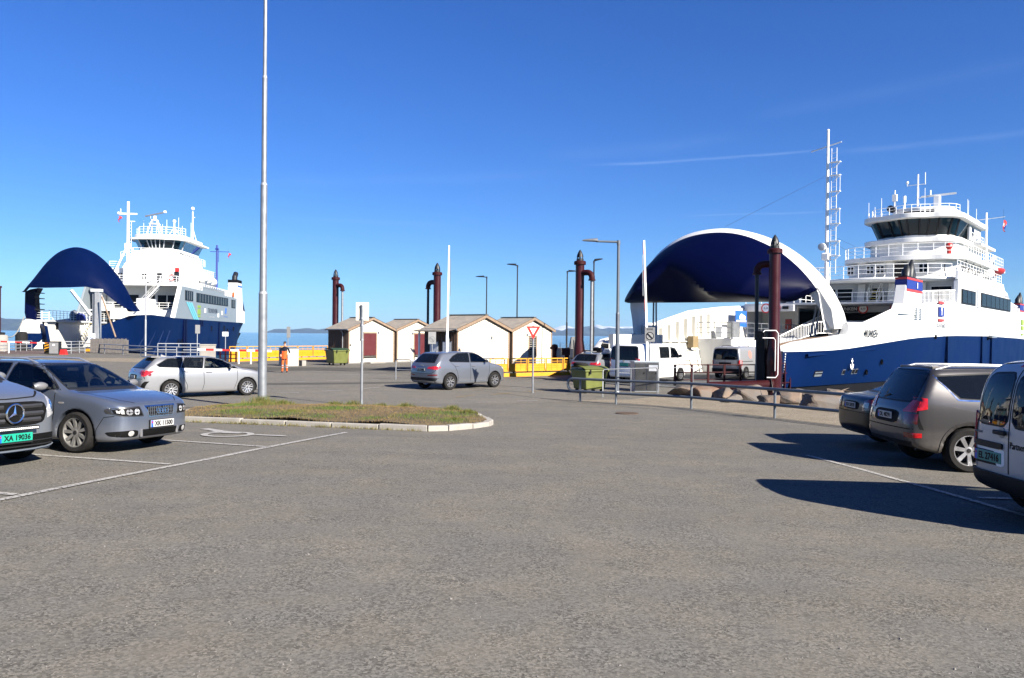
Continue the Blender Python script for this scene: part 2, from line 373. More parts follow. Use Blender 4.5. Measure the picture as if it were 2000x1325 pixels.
def ribbon(pts, wd, lift, step=.5):
    """painted line along points"""
    mb = MB(); P = []
    pts = [Vector(p) for p in pts]; q = []
    for a, b in zip(pts, pts[1:]):
        k = max(1, int((b-a).length/step)); q += [a.lerp(b, j/k) for j in range(k)]
    q.append(pts[-1])
    for i, p in enumerate(q):
        d = (q[min(i+1, len(q)-1)]-q[max(i-1, 0)]).normalized(); nrm = Vector((-d.y, d.x))*wd/2
        P.append([(c.x, c.y, gz(c.x, c.y)+lift) for c in (p-nrm, p+nrm)])
    mb.grid(P); return mb
QUAY = [(-160, -50), (60, -50), (60, 10), (22, 12), (13, 20), (10.9, 26), (9.6, 32.0), (10.6, 34.4), (3.9, 40.4), (7.4, 51.5), (4.0, 73), (-5.6, 73), (-7.0, 70), (-17.2, 78.6), (-20, 70), (-23, 63), (-27, 65), (-37.0, 79.5), (-43.5, 84), (-44.5, 88.5), (-68, 88.5), (-69, 84), (-160, 84)]
qm = drape(QUAY, 2.6, 0)
# quay front: down to below the water
n0 = len(QUAY)
for i in range(n0):
    a, b = Vector(QUAY[i]), Vector(QUAY[(i+1) % n0]); k = max(1, int((b-a).length/2.6))
    for j in range(k):
        p, q = a.lerp(b, j/k), a.lerp(b, (j+1)/k)
        qm.add([(p.x, p.y, gz(p.x, p.y)), (q.x, q.y, gz(q.x, q.y)), (q.x, q.y, -6), (p.x, p.y, -6)], [(0, 1, 2, 3)])
structure(qm.build('ground', M['asphalt'], smooth=30))

# water
mw = bpy.data.materials.new('sea_water'); mw.use_nodes = True; N, L = mw.node_tree.nodes, mw.node_tree.links; b = N['Principled BSDF']
b.inputs['Base Color'].default_value = (.030, .085, .125, 1); b.inputs['Roughness'].default_value = .12; b.inputs['IOR'].default_value = 1.33
tc = N.new('ShaderNodeTexCoord'); mp = N.new('ShaderNodeMapping'); mp.inputs['Scale'].default_value = (.35, .9, 1); L.new(tc.outputs['Object'], mp.inputs[0])
no = N.new('ShaderNodeTexNoise'); no.inputs['Scale'].default_value = 1.6; no.inputs['Detail'].default_value = 8; L.new(mp.outputs[0], no.inputs['Vector'])
bp = N.new('ShaderNodeBump'); bp.inputs['Strength'].default_value = .6; bp.inputs['Distance'].default_value = .25; L.new(no.outputs[0], bp.inputs['Height']); L.new(bp.outputs[0], b.inputs['Normal'])
SEA = -2.4
mb = MB(); mb.add([(-9000, -60, SEA), (9000, -60, SEA), (9000, 9000, SEA), (-9000, 9000, SEA)], [(0, 1, 2, 3)])
structure(mb.build('sea', mw))

# far shores
def hills(name, x0, x1, y, prof, depth, m, seed):
    rnd = random.Random(seed); rows = []; n = 160
    ph = [rnd.uniform(0, 6.28) for _ in range(8)]
    for j, d in enumerate((0, .18, .4, .65, 1.0)):
        row = []
        for i in range(n+1):
            t = i/n; x = x0+(x1-x0)*t
            h = np.interp(t, [p[0] for p in prof], [p[1] for p in prof])
            h *= 1+.10*math.sin(t*23+ph[0])+.06*math.sin(t*57+ph[1])+.04*math.sin(t*131+ph[2])
            k = (0, .45, .8, 1.0, .9)[j]*(1+.12*math.sin(t*41+ph[3]+j*2.1)+.08*math.sin(t*97+ph[4]+j))
            row.append((x, y+depth*d+40*math.sin(t*31+ph[5]+j), SEA-.5+h*k))
        rows.append(row)
    return structure(MB().grid(rows).build(name, m, smooth=60))
M['forest_hill'] = mat('forest_hill', (.045, .055, .035), .9, 0, .45, .012, spec=.1)
M['snow_hill'] = mat('snow_hill', (.62, .64, .66), .9, 0, .35, .004, spec=.1)
hills('hills', -1800, 800, 5600, [(0, 30), (.12, 34), (.22, 70), (.30, 76), (.38, 52), (.5, 48), (.62, 40), (.75, 30), (.9, 22), (1, 18)], 700, M['forest_hill'], 3)
hills('hills', 200, 2600, 6200, [(0, 20), (.12, 62), (.3, 74), (.5, 68), (.7, 60), (1, 40)], 700, M['forest_hill'], 5)
hills('hills', -3600, -1700, 4300, [(0, 60), (.25, 66), (.40, 72), (.48, 60), (.6, 42), (.75, 36), (1, 4)], 600, M['forest_hill'], 8)
hills('snow_mountains', -200, 2600, 8200, [(0, 55), (.15, 74), (.3, 96), (.42, 104), (.55, 92), (.7, 76), (1, 55)], 600, M['snow_hill'], 11)

# ------------------------------------------------------------------ road surfaces and paint
def flat(name, poly, m, lift, step=1.2): return structure(drape(poly, step, lift).build(name, m, smooth=30))
flat('road', [(-60, 21), (-16, 22.6), (-9.2, 23.6), (-5.3, 24.6), (-1.6, 25.6), (2.2, 27.2), (3.3, 29.5), (2.6, 36), (-2, 42), (-8, 44.5), (-20, 44), (-40, 42), (-60, 40)], M['asphalt_road'], .004)
flat('road_patch', [(-40, 31.6), (-14, 33.4), (-8, 35.3), (-3, 37.5), (-3.3, 38.5), (-8, 36.7), (-14, 35.0), (-40, 33.6)], M['asphalt_dark'], .008, .9)
flat('road_patch', [(-20, 46), (-12, 48), (-4, 49), (0, 47), (1.5, 50), (-6, 53), (-20, 52)], M['asphalt_dark'], .004)
flat('road_patch', [(-13.5, 20.4), (-8.3, 21.0), (-7.7, 22.9), (-8.6, 23.5), (-12.5, 22.7)], M['asphalt_dark'], .008, .9)
flat('gravel_strip', [(2.2, 27.9), (3.6, 27.2), (5.75, 25.1), (7.35, 21.7), (9.4, 17.3), (13, 13.8), (18, 12.5), (12.8, 20), (10.7, 26), (8.4, 32.2), (6.4, 31.2), (4.4, 28.6), (3.3, 28.4)], M['gravel'], .004)
def paint(name, col, wear):
    m = mat(name, col, .7, 0, .10, 4); N, L = m.node_tree.nodes, m.node_tree.links; b = N['Principled BSDF']
    tc = N.new('ShaderNodeTexCoord'); n = N.new('ShaderNodeTexNoise'); n.inputs['Scale'].default_value = 28; n.inputs['Detail'].default_value = 6; L.new(tc.outputs['Object'], n.inputs['Vector'])
    r_ = N.new('ShaderNodeMapRange'); r_.inputs[1].default_value = wear-.05; r_.inputs[2].default_value = wear+.05; L.new(n.outputs[0], r_.inputs[0]); L.new(r_.outputs[0], b.inputs['Alpha']); return m
M['line_white'] = paint('worn_pale_paint', (.47, .45, .41), .41)
M['line_yellow'] = paint('worn_yellow_paint', (.42, .28, .07), .48)
def line(name, pts, wd, m, lift=.012): return structure(ribbon(pts, wd, lift).build(name, m))
line('bay_line', [(-5.95, 7.45), (-5.55, 8.72), (-3.40, 16.15)], .11, M['line_white'])
line('bay_line', [(-5.62, 8.86), (-7.2, 9.30), (-10.2, 10.15)], .10, M['line_white'])
line('bay_line', [(-4.95, 11.32), (-7.2, 11.97), (-9.6, 12.66)], .10, M['line_white'])
line('bay_line', [(-4.25, 13.50), (-6.03, 14.06), (-8.5, 14.8)], .10, M['line_white'])
line('bay_line', [(5.28, 13.9), (5.57, 12.2), (5.89, 8.95), (6.2, 5.8)], .10, M['line_white'])
line('bay_line', [(6.0, 10.0), (8.2, 10.0), (10.5, 9.9)], .10, M['line_white'])
line('bay_line', [(6.1, 7.6), (8.2, 7.6), (10.5, 7.5)], .10, M['line_white'])
for a, c in (((-10.6, 29.0), (-9.75, 29.35)), ((-8.96, 29.75), (-8.2, 30.1)), ((-7.5, 31.0), (-6.85, 31.7)), ((-6.2, 32.67), (-5.64, 33.7)), ((-10.45, 36.4), (-9.8, 37.1)), ((-8.9, 37.6), (-8.2, 38.2)), ((-7.3, 38.4), (-6.65, 39.0)), ((-12.1, 35.2), (-11.4, 35.7)), ((-9.6, 43.2), (-8.0, 43.6))):
    line('lane_dash', [a, c], .11, M['line_white'], .016)
for a, c in (((-2.05, 28.7), (-1.4, 29.8)), ((-.77, 30.1), (.0, 31.2)), ((.65, 31.9), (1.4, 32.85))): line('yellow_lane_dash', [a, c], .12, M['line_yellow'], .016)
for a, c in (((-1.2, 26.4), (-.5, 26.7)), ((.2, 27.2), (.9, 27.5)), ((.0, 33.8), (.8, 34.6))): line('lane_dash', [a, c], .10, M['line_white'], .016)
# wheelchair symbol painted in the bay beside the island
wc = MB(); cx, cy, ax, ay = -5.55, 15.42, Vector((.95, -.30)), Vector((.30, .95))
def wpt(a, b_): p = Vector((cx, cy))+ax*a+ay*b_; return (p.x, p.y, gz(p.x, p.y)+.012)
rows = []
for i in range(37):
    t = R(i*10.0); rows.append([wpt(.02+.50*math.cos(t), -.1+.50*math.sin(t)), wpt(.02+.37*math.cos(t), -.1+.37*math.sin(t))])
wc.grid(rows)
for q in ([(-1.15, .52), (-.55, .30), (-.5, .46), (-1.10, .74)], [(-.7, .22), (-.2, .05), (.1, .12), (.08, .28), (-.62, .48)], [(.50, .0), (1.15, .08), (1.15, .24), (.52, .15)]):
    wc.add([wpt(*p) for p in q], [tuple(range(len(q)))])
structure(wc.build('wheelchair_marking', paint('fresh_pale_paint', (.47, .45, .41), .34)))

# old seams and cracks in the tarmac
def crack(pts, wd):
    q = []; rr = random.Random(int(abs(pts[0][0]*100)))
    for a, c in zip(pts, pts[1:]):
        a, c = Vector(a), Vector(c); k = max(2, int((c-a).length/.35)); q += [a.lerp(c, j/k)+Vector((rr.gauss(0, .025), rr.gauss(0, .025))) for j in range(k)]
    structure(ribbon(q+[Vector(pts[-1])], wd, .014, .5).build('asphalt_crack', M['tar']))
M['tar'] = mat('crack_tar', (.035, .033, .030), .8, 0, .3, 6)
for pts, wd in (([(3.2, 26.9), (1.2, 28.6), (-1.6, 32.6)], .03), ([(6.9, 21.2), (3.4, 25.6), (1.6, 27.6)], .03), ([(2.4, 29.8), (5.5, 28.0)], .02), ([(-14, 30.6), (-8.5, 33.0), (-3.2, 35.6)], .025), ([(-3.2, 15.9), (-1.2, 15.2), (1.9, 15.8), (4.6, 15.0)], .012), ([(-12, 47.5), (-6, 46.5), (0, 45)], .04)): crack(pts, wd)

# drain cover
mb = MB(); mb.lathe([(0, .02), (.33, .02), (.33, .0)], 20, (3.35, 22.6, gz(3.35, 22.6)+.002)); tag(mb.build('manhole_cover', mat('rusty_iron', (.13, .085, .05), .8, .3, .3, 12, .3, 40)), 'rusty round manhole cover flush with the asphalt in front of the low pipe rail', 'manhole cover')

# loose grit on the tarmac, thickest where no wheels pass
v = []; f = []
for _ in range(1500):
    y = 3.6+abs(random.gauss(0, 4.5)); x = random.uniform(-.72, .72)*y; s_ = random.uniform(.003, .008)*(1.6 if random.random() < .06 else 1); z = gz(x, y); b0 = len(v); a_ = random.uniform(0, 6.28)
    for k in range(3): v.append((x+s_*math.cos(a_+k*2.09)*random.uniform(.7, 1.2), y+s_*math.sin(a_+k*2.09)*random.uniform(.7, 1.2), z+.001))
    v.append((x, y, z+s_*random.uniform(.5, 1.0)+.002)); f += [(b0, b0+1, b0+3), (b0+1, b0+2, b0+3), (b0+2, b0, b0+3)]
me = bpy.data.meshes.new('grit'); me.from_pydata(v, [], f); o = bpy.data.objects.new('grit', me); COL.objects.link(o); me.materials.append(mat('grit_stone', (.22, .205, .19), .8, 0, .5, 3)); o['kind'] = 'stuff'

# ------------------------------------------------------------------ traffic island
ISL = [(-1.79, 16.73), (-1.35, 16.95), (-.85, 17.55), (-.50, 18.2), (-.42, 18.6), (-.55, 19.4), (-.97, 21.3), (-2.0, 22.5), (-3.3, 23.1), (-4.72, 23.45), (-6.2, 23.5), (-7.6, 23.7), (-8.6, 23.2), (-8.9, 22.0), (-8.6, 20.2), (-8.15, 18.7), (-7.65, 18.2), (-6.2, 17.87), (-4.0, 17.3)]
isl = bpy.data.objects.new('traffic_island', None); COL.objects.link(isl); isl['kind'] = 'structure'
P = [Vector(p) for p in ISL]
def inset(poly, d):
    n = len(poly); out = []
    for i in range(n):
        a, b_, c = Vector(poly[i-1]), Vector(poly[i]), Vector(poly[(i+1) % n]); n1 = Vector((-(b_-a).y, (b_-a).x)).normalized(); n2 = Vector((-(c-b_).y, (c-b_).x)).normalized()
        m_ = (n1+n2).normalized(); out.append(Vector(b_)+m_*d/max(.4, m_.dot(n1)))
    return out
inn = inset(ISL, .17)
soil = mat('turf_soil', (.115, .085, .040), .95, 0, .45, 3.5, .6, 18)
def isl_top(x, y):
    d = min(((Vector((x, y))-Vector(a)).length for a in ISL)); return gz(x, y)+.10+.10*min(d/1.6, 1)
q = drape([tuple(p) for p in inn], .35, 0); q.v = [(x, y, isl_top(x, y)) for x, y, z in q.v]
tuf = q.build('turf', soil, isl, smooth=60)
n = len(ISL)
seg = []
for i in range(n):
    a, b_ = P[i], P[(i+1) % n]; c, d = inn[i], inn[(i+1) % n]; k = max(1, round((b_-a).length/1.0))
    for j in range(k): seg.append((a.lerp(b_, j/k), a.lerp(b_, (j+1)/k), c.lerp(d, j/k), c.lerp(d, (j+1)/k)))
for a, b_, c, d in seg:
    g = .012/max((b_-a).length, .1); a2, b2 = a.lerp(b_, g), b_.lerp(a, g); c2, d2 = c.lerp(d, g), d.lerp(c, g); h = .112+random.uniform(-.012, .012)
    mb = MB(); lo = [(p.x, p.y, gz(p.x, p.y)-.1) for p in (a2, b2, d2, c2)]; hi = [(p.x, p.y, gz(p.x, p.y)+h) for p in (a2, b2, d2, c2)]
    mb.hexa(lo+hi); mb.build('kerb_stone', M['kerb'], isl, bevel=.018)
def grass_mat(name, c1, c2):
    c1 = tuple(c*.64 for c in c1); c2 = tuple(c*.64 for c in c2); m = mat(name, c1, .7, 0, .3, 2.0, spec=.25); N, L = m.node_tree.nodes, m.node_tree.links; b = N['Principled BSDF']
    at = N.new('ShaderNodeAttribute'); at.attribute_name = 'tone'; mx = N.new('ShaderNodeMix'); mx.data_type = 'RGBA'; L.new(at.outputs['Fac'], mx.inputs[0]); mx.inputs[6].default_value = (*c1, 1); mx.inputs[7].default_value = (*c2, 1)
    L.new(mx.outputs[2], b.inputs['Base Color']); return m
def blades(name, spots, m, kind='stuff'):
    """spots: (x, y, z, height, tone)"""
    v = []; f = []; tone = []
    for x, y, z, h, tn in spots:
        a = random.uniform(0, 6.28); wd = .006+.05*h*.25; lx, ly = random.gauss(0, .45)*h, random.gauss(0, .45)*h; b0 = len(v)
        v += [(x-wd*math.cos(a), y-wd*math.sin(a), z-.02), (x+wd*math.cos(a), y+wd*math.sin(a), z-.02), (x+lx, y+ly, z+h)]; f.append((b0, b0+1, b0+2)); tone += [tn]*3
    me = bpy.data.meshes.new(name); me.from_pydata(v, [], f); at = me.attributes.new('tone', 'FLOAT', 'POINT'); at.data.foreach_set('value', tone)
    o = bpy.data.objects.new(name, me); COL.objects.link(o); me.materials.append(m); o['kind'] = kind; return o
M['grass'] = grass_mat('grass_blades', (.255, .170, .070), (.092, .155, .018))
TUFTS = [(-7.35, 23.0, .75, .42), (-6.6, 22.6, .6, .25), (-7.0, 22.0, .5, .2), (-4.7, 24.5-1.2, .55, .30), (-5.2, 23.1, .4, .2), (-3.1, 22.8, .5, .22), (-1.6, 21.6, .5, .22), (-1.1, 20.2, .4, .18), (-3.8, 23.1, .4, .16), (-6.3, 18.9, .4, .12), (-5.4, 19.3, .5, .1), (-1.3, 18.2, .5, .1)]
sp = []
bb = [tuple(p) for p in inset(ISL, .12)]
GREEN = [(-6.6, 19.2, .9), (-5.6, 18.6, .7), (-4.5, 18.2, .5), (-2.2, 18.3, .7), (-1.4, 17.8, .5), (-1.5, 19.7, .8), (-4.6, 20.6, .9), (-7.4, 21.6, .9), (-3.2, 17.9, .4)]
while len(sp) < 26000:
    x, y = random.uniform(-9, -.3), random.uniform(16.5, 24)
    if not inside(x, y, bb): continue
    g = max([math.exp(-((x-a)**2+(y-b_)**2)/(r*r)) for a, b_, r in GREEN]+[.7*math.exp(-((x-a)**2+(y-b_)**2)/(r*r)) for a, b_, r, h in TUFTS])
    sp.append((x, y, isl_top(x, y), random.uniform(.012, .035)*(1+1.2*g), min(1, max(0, g*1.45-.22+random.gauss(0, .16)))))
for a, b_, r, h in TUFTS:
    for _ in range(int(900*r)):
        t, q_ = random.uniform(0, 6.28), abs(random.gauss(0, .45))*r; x, y = a+q_*math.cos(t), b_+q_*math.sin(t)
        if inside(x, y, bb): sp.append((x, y, isl_top(x, y), h*.72*random.uniform(.4, 1.0)*math.exp(-(q_/r)**2), min(1, max(0, random.gauss(.62, .3)))))
blades('grass', sp, M['grass'])
sp = []
for i in range(150):   # weeds along the foot of the kerb
    t = random.random(); a, b_ = (Vector((-1.8, 16.70)), Vector((-7.6, 18.10))); p = a.lerp(b_, t)
    cl = random.random() < .75
    for _ in range(9 if cl else 3): sp.append((p.x+random.gauss(0, .05), p.y-.01-abs(random.gauss(0, .02)), gz(p.x, p.y), random.uniform(.03, .09), random.uniform(.1, .7)))
blades('weeds', sp, M['grass'])
# ------------------------------------------------------------------ sheds
def boards(mb, a, b, z0, top, step, t0=.010, t1=.042):
    """lapped weatherboards between ground points a and b (x, y): each board leans out at its lower edge; top(s) is the height at share s"""
    a, b = Vector(a), Vector(b); d = (b-a); nrm = Vector((d.y, -d.x)).normalized(); z = z0; n = 8
    while True:
        z2 = z+step
        s_in = [k/24 for k in range(25) if top(k/24) > z+.02]
        if not s_in: break
        lo, hi = s_in[0], s_in[-1]; s2 = [k/24 for k in range(25) if top(k/24) > z2+.001] or [(lo+hi)/2]
        l2, h2 = (s2[0], s2[-1]); zt = min(z2, max(top(k/24) for k in range(25)))
        p0, p1, q0, q1 = a+d*lo, a+d*hi, a+d*l2, a+d*h2
        P = [(*(p0+nrm*0), z), (*(p1+nrm*0), z), (*(p1+nrm*t1), z), (*(p0+nrm*t1), z), (*(q0+nrm*0), zt), (*(q1+nrm*0), zt), (*(q1+nrm*t0), zt), (*(q0+nrm*t0), zt)]
        mb.add(P, [(3, 2, 1, 0), (4, 5, 6, 7), (0, 1, 5, 4), (1, 2, 6, 5), (2, 3, 7, 6), (3, 0, 4, 7)])
        z = z2
    return mb
M['cream'] = mat('cream_boards', (.56, .515, .415), .55, 0, .05, 1.2, .05, 60, streaks=.10)
M['brown_wood'] = mat('brown_stained_wood', (.115, .066, .038), .75, 0, .30, 3.0, .3, 40)
M['trim_wood'] = mat('weathered_wood_trim', (.19, .132, .088), .75, 0, .22, 5, .2, 40)
M['roof_sheet'] = mat('weathered_roof_sheet', (.185, .168, .150), .75, 0, .20, 2.0, .15, 30, streaks=.35)
M['door_red'] = mat('oxblood_door', (.115, .020, .022), .45, 0, .08, 3)
M['paper'] = mat('notice_paper', (.62, .64, .66), .5, 0, .12, 9)
M['foundation'] = mat('foundation_concrete', (.30, .30, .29), .85, 0, .15, 4)
def shed(label, corner, wd, ln, eave, ridge, door=None, window=None, vent=None, porch=False, lamp=None):
    """gable to the front (local -y), corner = front left; x to the right, y away"""
    rz = R(52); t = thing('shed', label, 'shed', (corner[0], corner[1], gz(*corner)), rz, 'cream sheds on the quay')
    top = lambda s: eave+(ridge-eave)*(1-abs(2*s-1))
    MB().prism([(0, .06), (wd, .06), (wd, eave), (wd/2, ridge), (0, eave)], lambda a, b, d: (a, d, b), 0, ln).build('wall_core', M['brown_wood'], t)
    MB().bx(-.02, wd+.02, -.03, ln, -.12, .10).build('foundation', M['foundation'], t)
    w0 = tag(boards(MB(), (0, 0), (wd, 0), .10, top, .145).build('gable_boards', M['cream'], t), kind='stuff')
    # upright brown boards on the left wall, each with a joint
    mb = MB(); y = .02
    while y < ln-.05:
        mb.bx(-.030-(.018 if int(y/.105) % 2 else 0), -.001, y, y+.10, .06, eave-.02); y += .105
    tag(mb.build('side_boards', M['brown_wood'], t), kind='stuff')
    for x in (-.03, wd-.09): MB().bx(x, x+.12, -.055, .06, .05, eave-.02).build('corner_board', M['trim_wood'], t, bevel=.006)
    # roof: two corrugated sheets, barge boards and a gutter
    slope = math.hypot(wd/2, ridge-eave)
    for sgn in (-1, 1):
        n = int(ln/.09); over = .20; rows = []
        for j in range(2*n+1):
            y = -.22+(ln+.42)*j/(2*n); w_ = .016*math.cos(j*PI); row = []
            for k in range(5):
                s = k/4; x = wd/2+sgn*(wd/2+over)*s; z = ridge+.06-(ridge-eave)/(wd/2)*(wd/2+over)*s+w_
                row.append((x, y, z))
            rows.append(row)
        MB().grid(rows).build('roof', M['roof_sheet'], t)
        z1 = ridge+.02; x1 = wd/2; x2 = wd/2+sgn*(wd/2+over); z2 = ridge+.02-(ridge-eave)/(wd/2)*(wd/2+over)
        MB().beam((x1, -.20, z1-.06), (x2, -.20, z2-.06), .045, .16).build('barge_board', M['trim_wood'], t)
        MB().tube((x2+sgn*.05, -.2, z2-.02), (x2+sgn*.05, ln+.15, z2-.02), .055, n=8).build('gutter', M['grey_paint'], t)
    MB().tube((-.27, .55, eave-.15), (-.10, .55, eave-.35), .035, n=8).tube((-.10, .55, eave-.33), (-.10, .55, .08), .035, n=8).build('downpipe', M['galv'], t)
    MB().beam((wd/2, -.24, ridge+.085), (wd/2, ln+.22, ridge+.085), .34, .03).build('ridge_cap', M['roof_sheet'], t)
    if door:
        x0, x1, h = door
        f = MB()
        for a, b_ in ((x0-.09, x0), (x1, x1+.09)): f.bx(a, b_, -.07, .02, .16, h+.09)
        f.bx(x0, x1, -.07, .02, h, h+.09); f.build('door_frame', M['trim_wood'], t)
        d = MB().bx(x0+.002, x1-.002, -.045, .0, .60, h-.002).build('door', M['door_red'], t)
        MB().bx(x0+.002, x1-.002, -.04, .0, .34, .60).build('kick_plate', M['black'], d)
        MB().tube((x1-.13, -.09, 1.25), (x1-.02, -.09, 1.25), .014, n=6).tube((x1-.06, -.09, 1.25), (x1-.06, -.04, 1.25), .012, n=6).build('handle', M['chrome'], d)
        MB().bx(x0-.05, x1+.05, -.06, .0, .10, .34).build('threshold', M['white'], t)
        MB().bx(x0+.1, x1+.4, -.75, -.05, -.08, .10).build('step', M['concrete'], t, bevel=.015)
    if window:
        x0, x1, z0, z1 = window
        f = MB()
        for a, b_, c, e in ((x0-.08, x0, z0-.08, z1+.08), (x1, x1+.08, z0-.08, z1+.08), (x0, x1, z1, z1+.08), (x0, x1, z0-.08, z0)): f.bx(a, b_, -.08, .02, c, e)
        wf = f.build('window', M['trim_wood'], t)
        MB().bx(x0, x1, -.038, -.004, z0, z1).build('pane', M['glass_dark'], wf)
    for v in (vent or []): MB().bx(v[0], v[0]+.16, -.06, 0, v[1], v[1]+.2).build('vent', M['grey_paint'], t, bevel=.01)
    for v in (lamp or []): MB().bx(v[0], v[0]+.10, -.075, 0, v[1], v[1]+.14).build('wall_lamp', M['black'], t, bevel=.01)
    if porch:
        for y in (.25, ln-.1): MB().box((-.62, y, eave/2-.1), (.09, .09, eave-.1)).build('porch_post', M['white'], t)
        MB().bx(-.95, -.05, .0, ln, eave-.20, eave-.12).build('porch_beam', M['dark_metal'], t)
        rows = [[(-1.05+1.0*k/3, -.2+(ln+.4)*j/60, eave-.17+.15*k/3+.014*math.cos(j*PI)) for k in range(4)] for j in range(61)]
        MB().grid(rows).build('porch_roof', M['roof_sheet'], t)
        for y0, z0, z1 in ((.35, .75, 1.9), (1.4, 1.1, 1.9)): 
            nb = MB().bx(-.10, -.052, y0, y0+.75, z0, z1).build('notice_board', M['grey_paint'], t)
            MB().bx(-.106, -.099, y0+.06, y0+.69, z0+.06, z1-.06).build('notice', M['paper'], nb)
        MB().bx(-.07, -.05, 2.2, 2.55, .1, 2.0).build('side_door', M['dark_metal'], t)
    return t
shed('cream shed with oxblood door beside the green wheelie bin, leftmost of the row', (-12.45, 59.4), 4.7, 2.3, 2.66, 3.52, (1.48, 2.76, 2.32), vent=[(2.95, 2.28)], lamp=[(.14, 1.35)])
shed('cream shed with oxblood door and a red life ring hung on its front', (-9.35, 63.3), 4.5, 2.4, 2.72, 3.48, (1.98, 3.30, 2.30), vent=[(1.68, 2.25)])
shed('cream shed with a porch of notice boards on its brown side wall', (-3.26, 46.2), 4.95, 2.6, 2.66, 3.48, None, vent=[(3.1, 2.02)], porch=True)
shed('cream shed with one narrow window behind the give-way sign', (.0, 50.4), 4.4, 2.4, 2.70, 3.44, None, window=(1.82, 2.55, .95, 2.2), vent=[(1.5, 2.22)])
# life ring
c = Vector((-9.35, 63.3)); ux, uy = Vector((math.cos(R(52)), math.sin(R(52)))), Vector((-math.sin(R(52)), math.cos(R(52))))
p = c+ux*3.95-uy*.12
t = thing('life_ring', 'red life ring hanging on the front of a cream shed', 'life ring', (p.x, p.y, gz(p.x, p.y)+1.15), R(52))
mb = MB(); mb.lathe([(.30+.085*math.cos(R(a)), .07*math.sin(R(a))) for a in range(0, 361, 40)], 24, (0, 0, 0), 'y'); mb.build('ring', M['red'], t, smooth=60)
mb = MB()
for a in (45, 135, 225, 315): mb.lathe([(.30+.09*math.cos(R(k)), .075*math.sin(R(k))) for k in range(0, 361, 60)], 2, (0, 0, 0), 'y', arc=R(28))
mb.build('rope_band', M['white'], t)

# ------------------------------------------------------------------ linkspan towers
def tower(label, p, h, rad, toward, drop, cylmat, base_r=1.0, tail=True):
    t = thing('linkspan_tower', label, 'linkspan tower', (p[0], p[1], gz(*p)), math.atan2(toward[1]-p[1], toward[0]-p[0]), 'maroon towers of the ferry ramps'); k = rad/.24
    mb = MB(); fl = h-.62*k
    mb.lathe([(0, -.2), (rad*1.30*base_r, -.2), (rad*1.30*base_r, h*.17), (rad*1.38*base_r, h*.19), (rad*1.30, h*.25), (rad, h*.32), (rad, fl)], 28)
    mb.build('column', M['maroon'], t, smooth=40)
    MB().lathe([(0, fl), (rad*1.36, fl), (rad*1.36, fl+.16*k), (rad*1.2, fl+.20*k), (0, fl+.20*k)], 28).build('flange', M['maroon_dull'], t, smooth=30)
    z0 = fl+.20*k
    cap = MB(); n = 16; prof = [(rad*.82, 0), (rad*.82, .13*k), (rad*.80, .21*k), (rad*.66, .36*k), (rad*.40, .50*k), (rad*.10, .61*k), (0, .63*k)]
    pts = [[(r_*math.cos(2*PI*i/n), r_*math.sin(2*PI*i/n), z0+z) for r_, z in prof] for i in range(n+1)]
    for i in range(n):
        for j in range(len(prof)-1):
            if j == 1 and i % 2 == 0: continue      # the ring of holes under the point
            if j == 2 and i % 4 == 0: continue
            cap.add([pts[i][j], pts[i+1][j], pts[i+1][j+1], pts[i][j+1]], [(0, 1, 2, 3)])
    cap.build('pointed_cap', M['dark_metal'], t, smooth=40)
    ze = fl-.45*k; arm = .80*k
    mb = MB(); a = [(rad*.6+.02, 0, ze)]+[(arm-.30*k+.30*k*math.sin(R(q)), 0, ze-.30*k+.30*k*math.cos(R(q))) for q in range(0, 91, 15)]+[(arm, 0, ze-.40*k)]
    mb.path(a, .16*k, 12); mb.lathe([(0, -.03), (.20*k, -.03), (.20*k, .03), (0, .03)], 14, (arm, 0, ze-.42*k)); mb.build('elbow', M['maroon_dull'], t, smooth=40)
    MB().tube((arm, 0, ze-.42*k), (arm, 0, drop), .085*k, n=12).build('hydraulic_cylinder', cylmat, t, smooth=40)
    MB().tube((arm, 0, drop), (arm, 0, .12), .035*k, n=8).build('piston_rod', M['galv'], t, smooth=40)
    return t
TR, TL, TB, TA = (11.27, 33.6), (3.46, 40.2), (-6.6, 68.4), (-17.3, 76.4)
tower('maroon tower standing among the boulders in front of the raised bow visor', TR, 6.55, .235, TL, 2.2, M['dark_metal'], 1.05)
tower('maroon tower with a pale cylinder behind the silver taxi estate', TL, 6.55, .225, TR, 1.55, M['galv'])
tower('maroon tower rising behind the two sheds beside a raised white barrier arm', TB, 8.3, .32, TA, 1.6, M['dark_metal'])
tower('maroon tower rising behind the leftmost cream shed', TA, 8.3, .30, TB, 1.6, M['galv'])
# dark plant and white conduit on the near tower
x, y = TR; ax_ = Vector((TL[0]-x, TL[1]-y)).normalized(); px_ = Vector((ax_.y, -ax_.x))
t = thing('valve_cabinet', 'black ribbed valve cabinet strapped to the near maroon tower', 'cabinet', (x+ax_.x*.42, y+ax_.y*.42, gz(x, y)), math.atan2(ax_.y, ax_.x))
MB().bx(-.12, .22, -.28, .28, 0, 2.6).build('case', M['black'], t, bevel=.02)
for k in range(5): MB().bx(-.13+.07*k, -.10+.07*k, -.30, -.279, .1, 2.5).build('rib', M['dark_metal'], t)
MB().ball((.1, -.33, .95), .05).build('warning_light', M['orange'], t)
q = gp(1506, 768)
t = thing('conduit', 'thin white conduit pipe bent up the front of the near maroon tower', 'conduit', (x-.1, y-.42, gz(x, y)))
MB().path([(-.5, 0, 2.55), (-.42, 0, 2.62), (.05, 0, 2.62), (.14, 0, 2.5), (.14, 0, .75), (.05, 0, .62), (-.32, 0, .62)], .020, 8).build('pipe', M['white'], t, smooth=40)
MB().path([(-.5, .06, 2.3), (-.02, .06, 2.3), (.04, .06, 2.2), (.04, .06, .9)], .016, 8).build('pipe', M['white'], t, smooth=40)

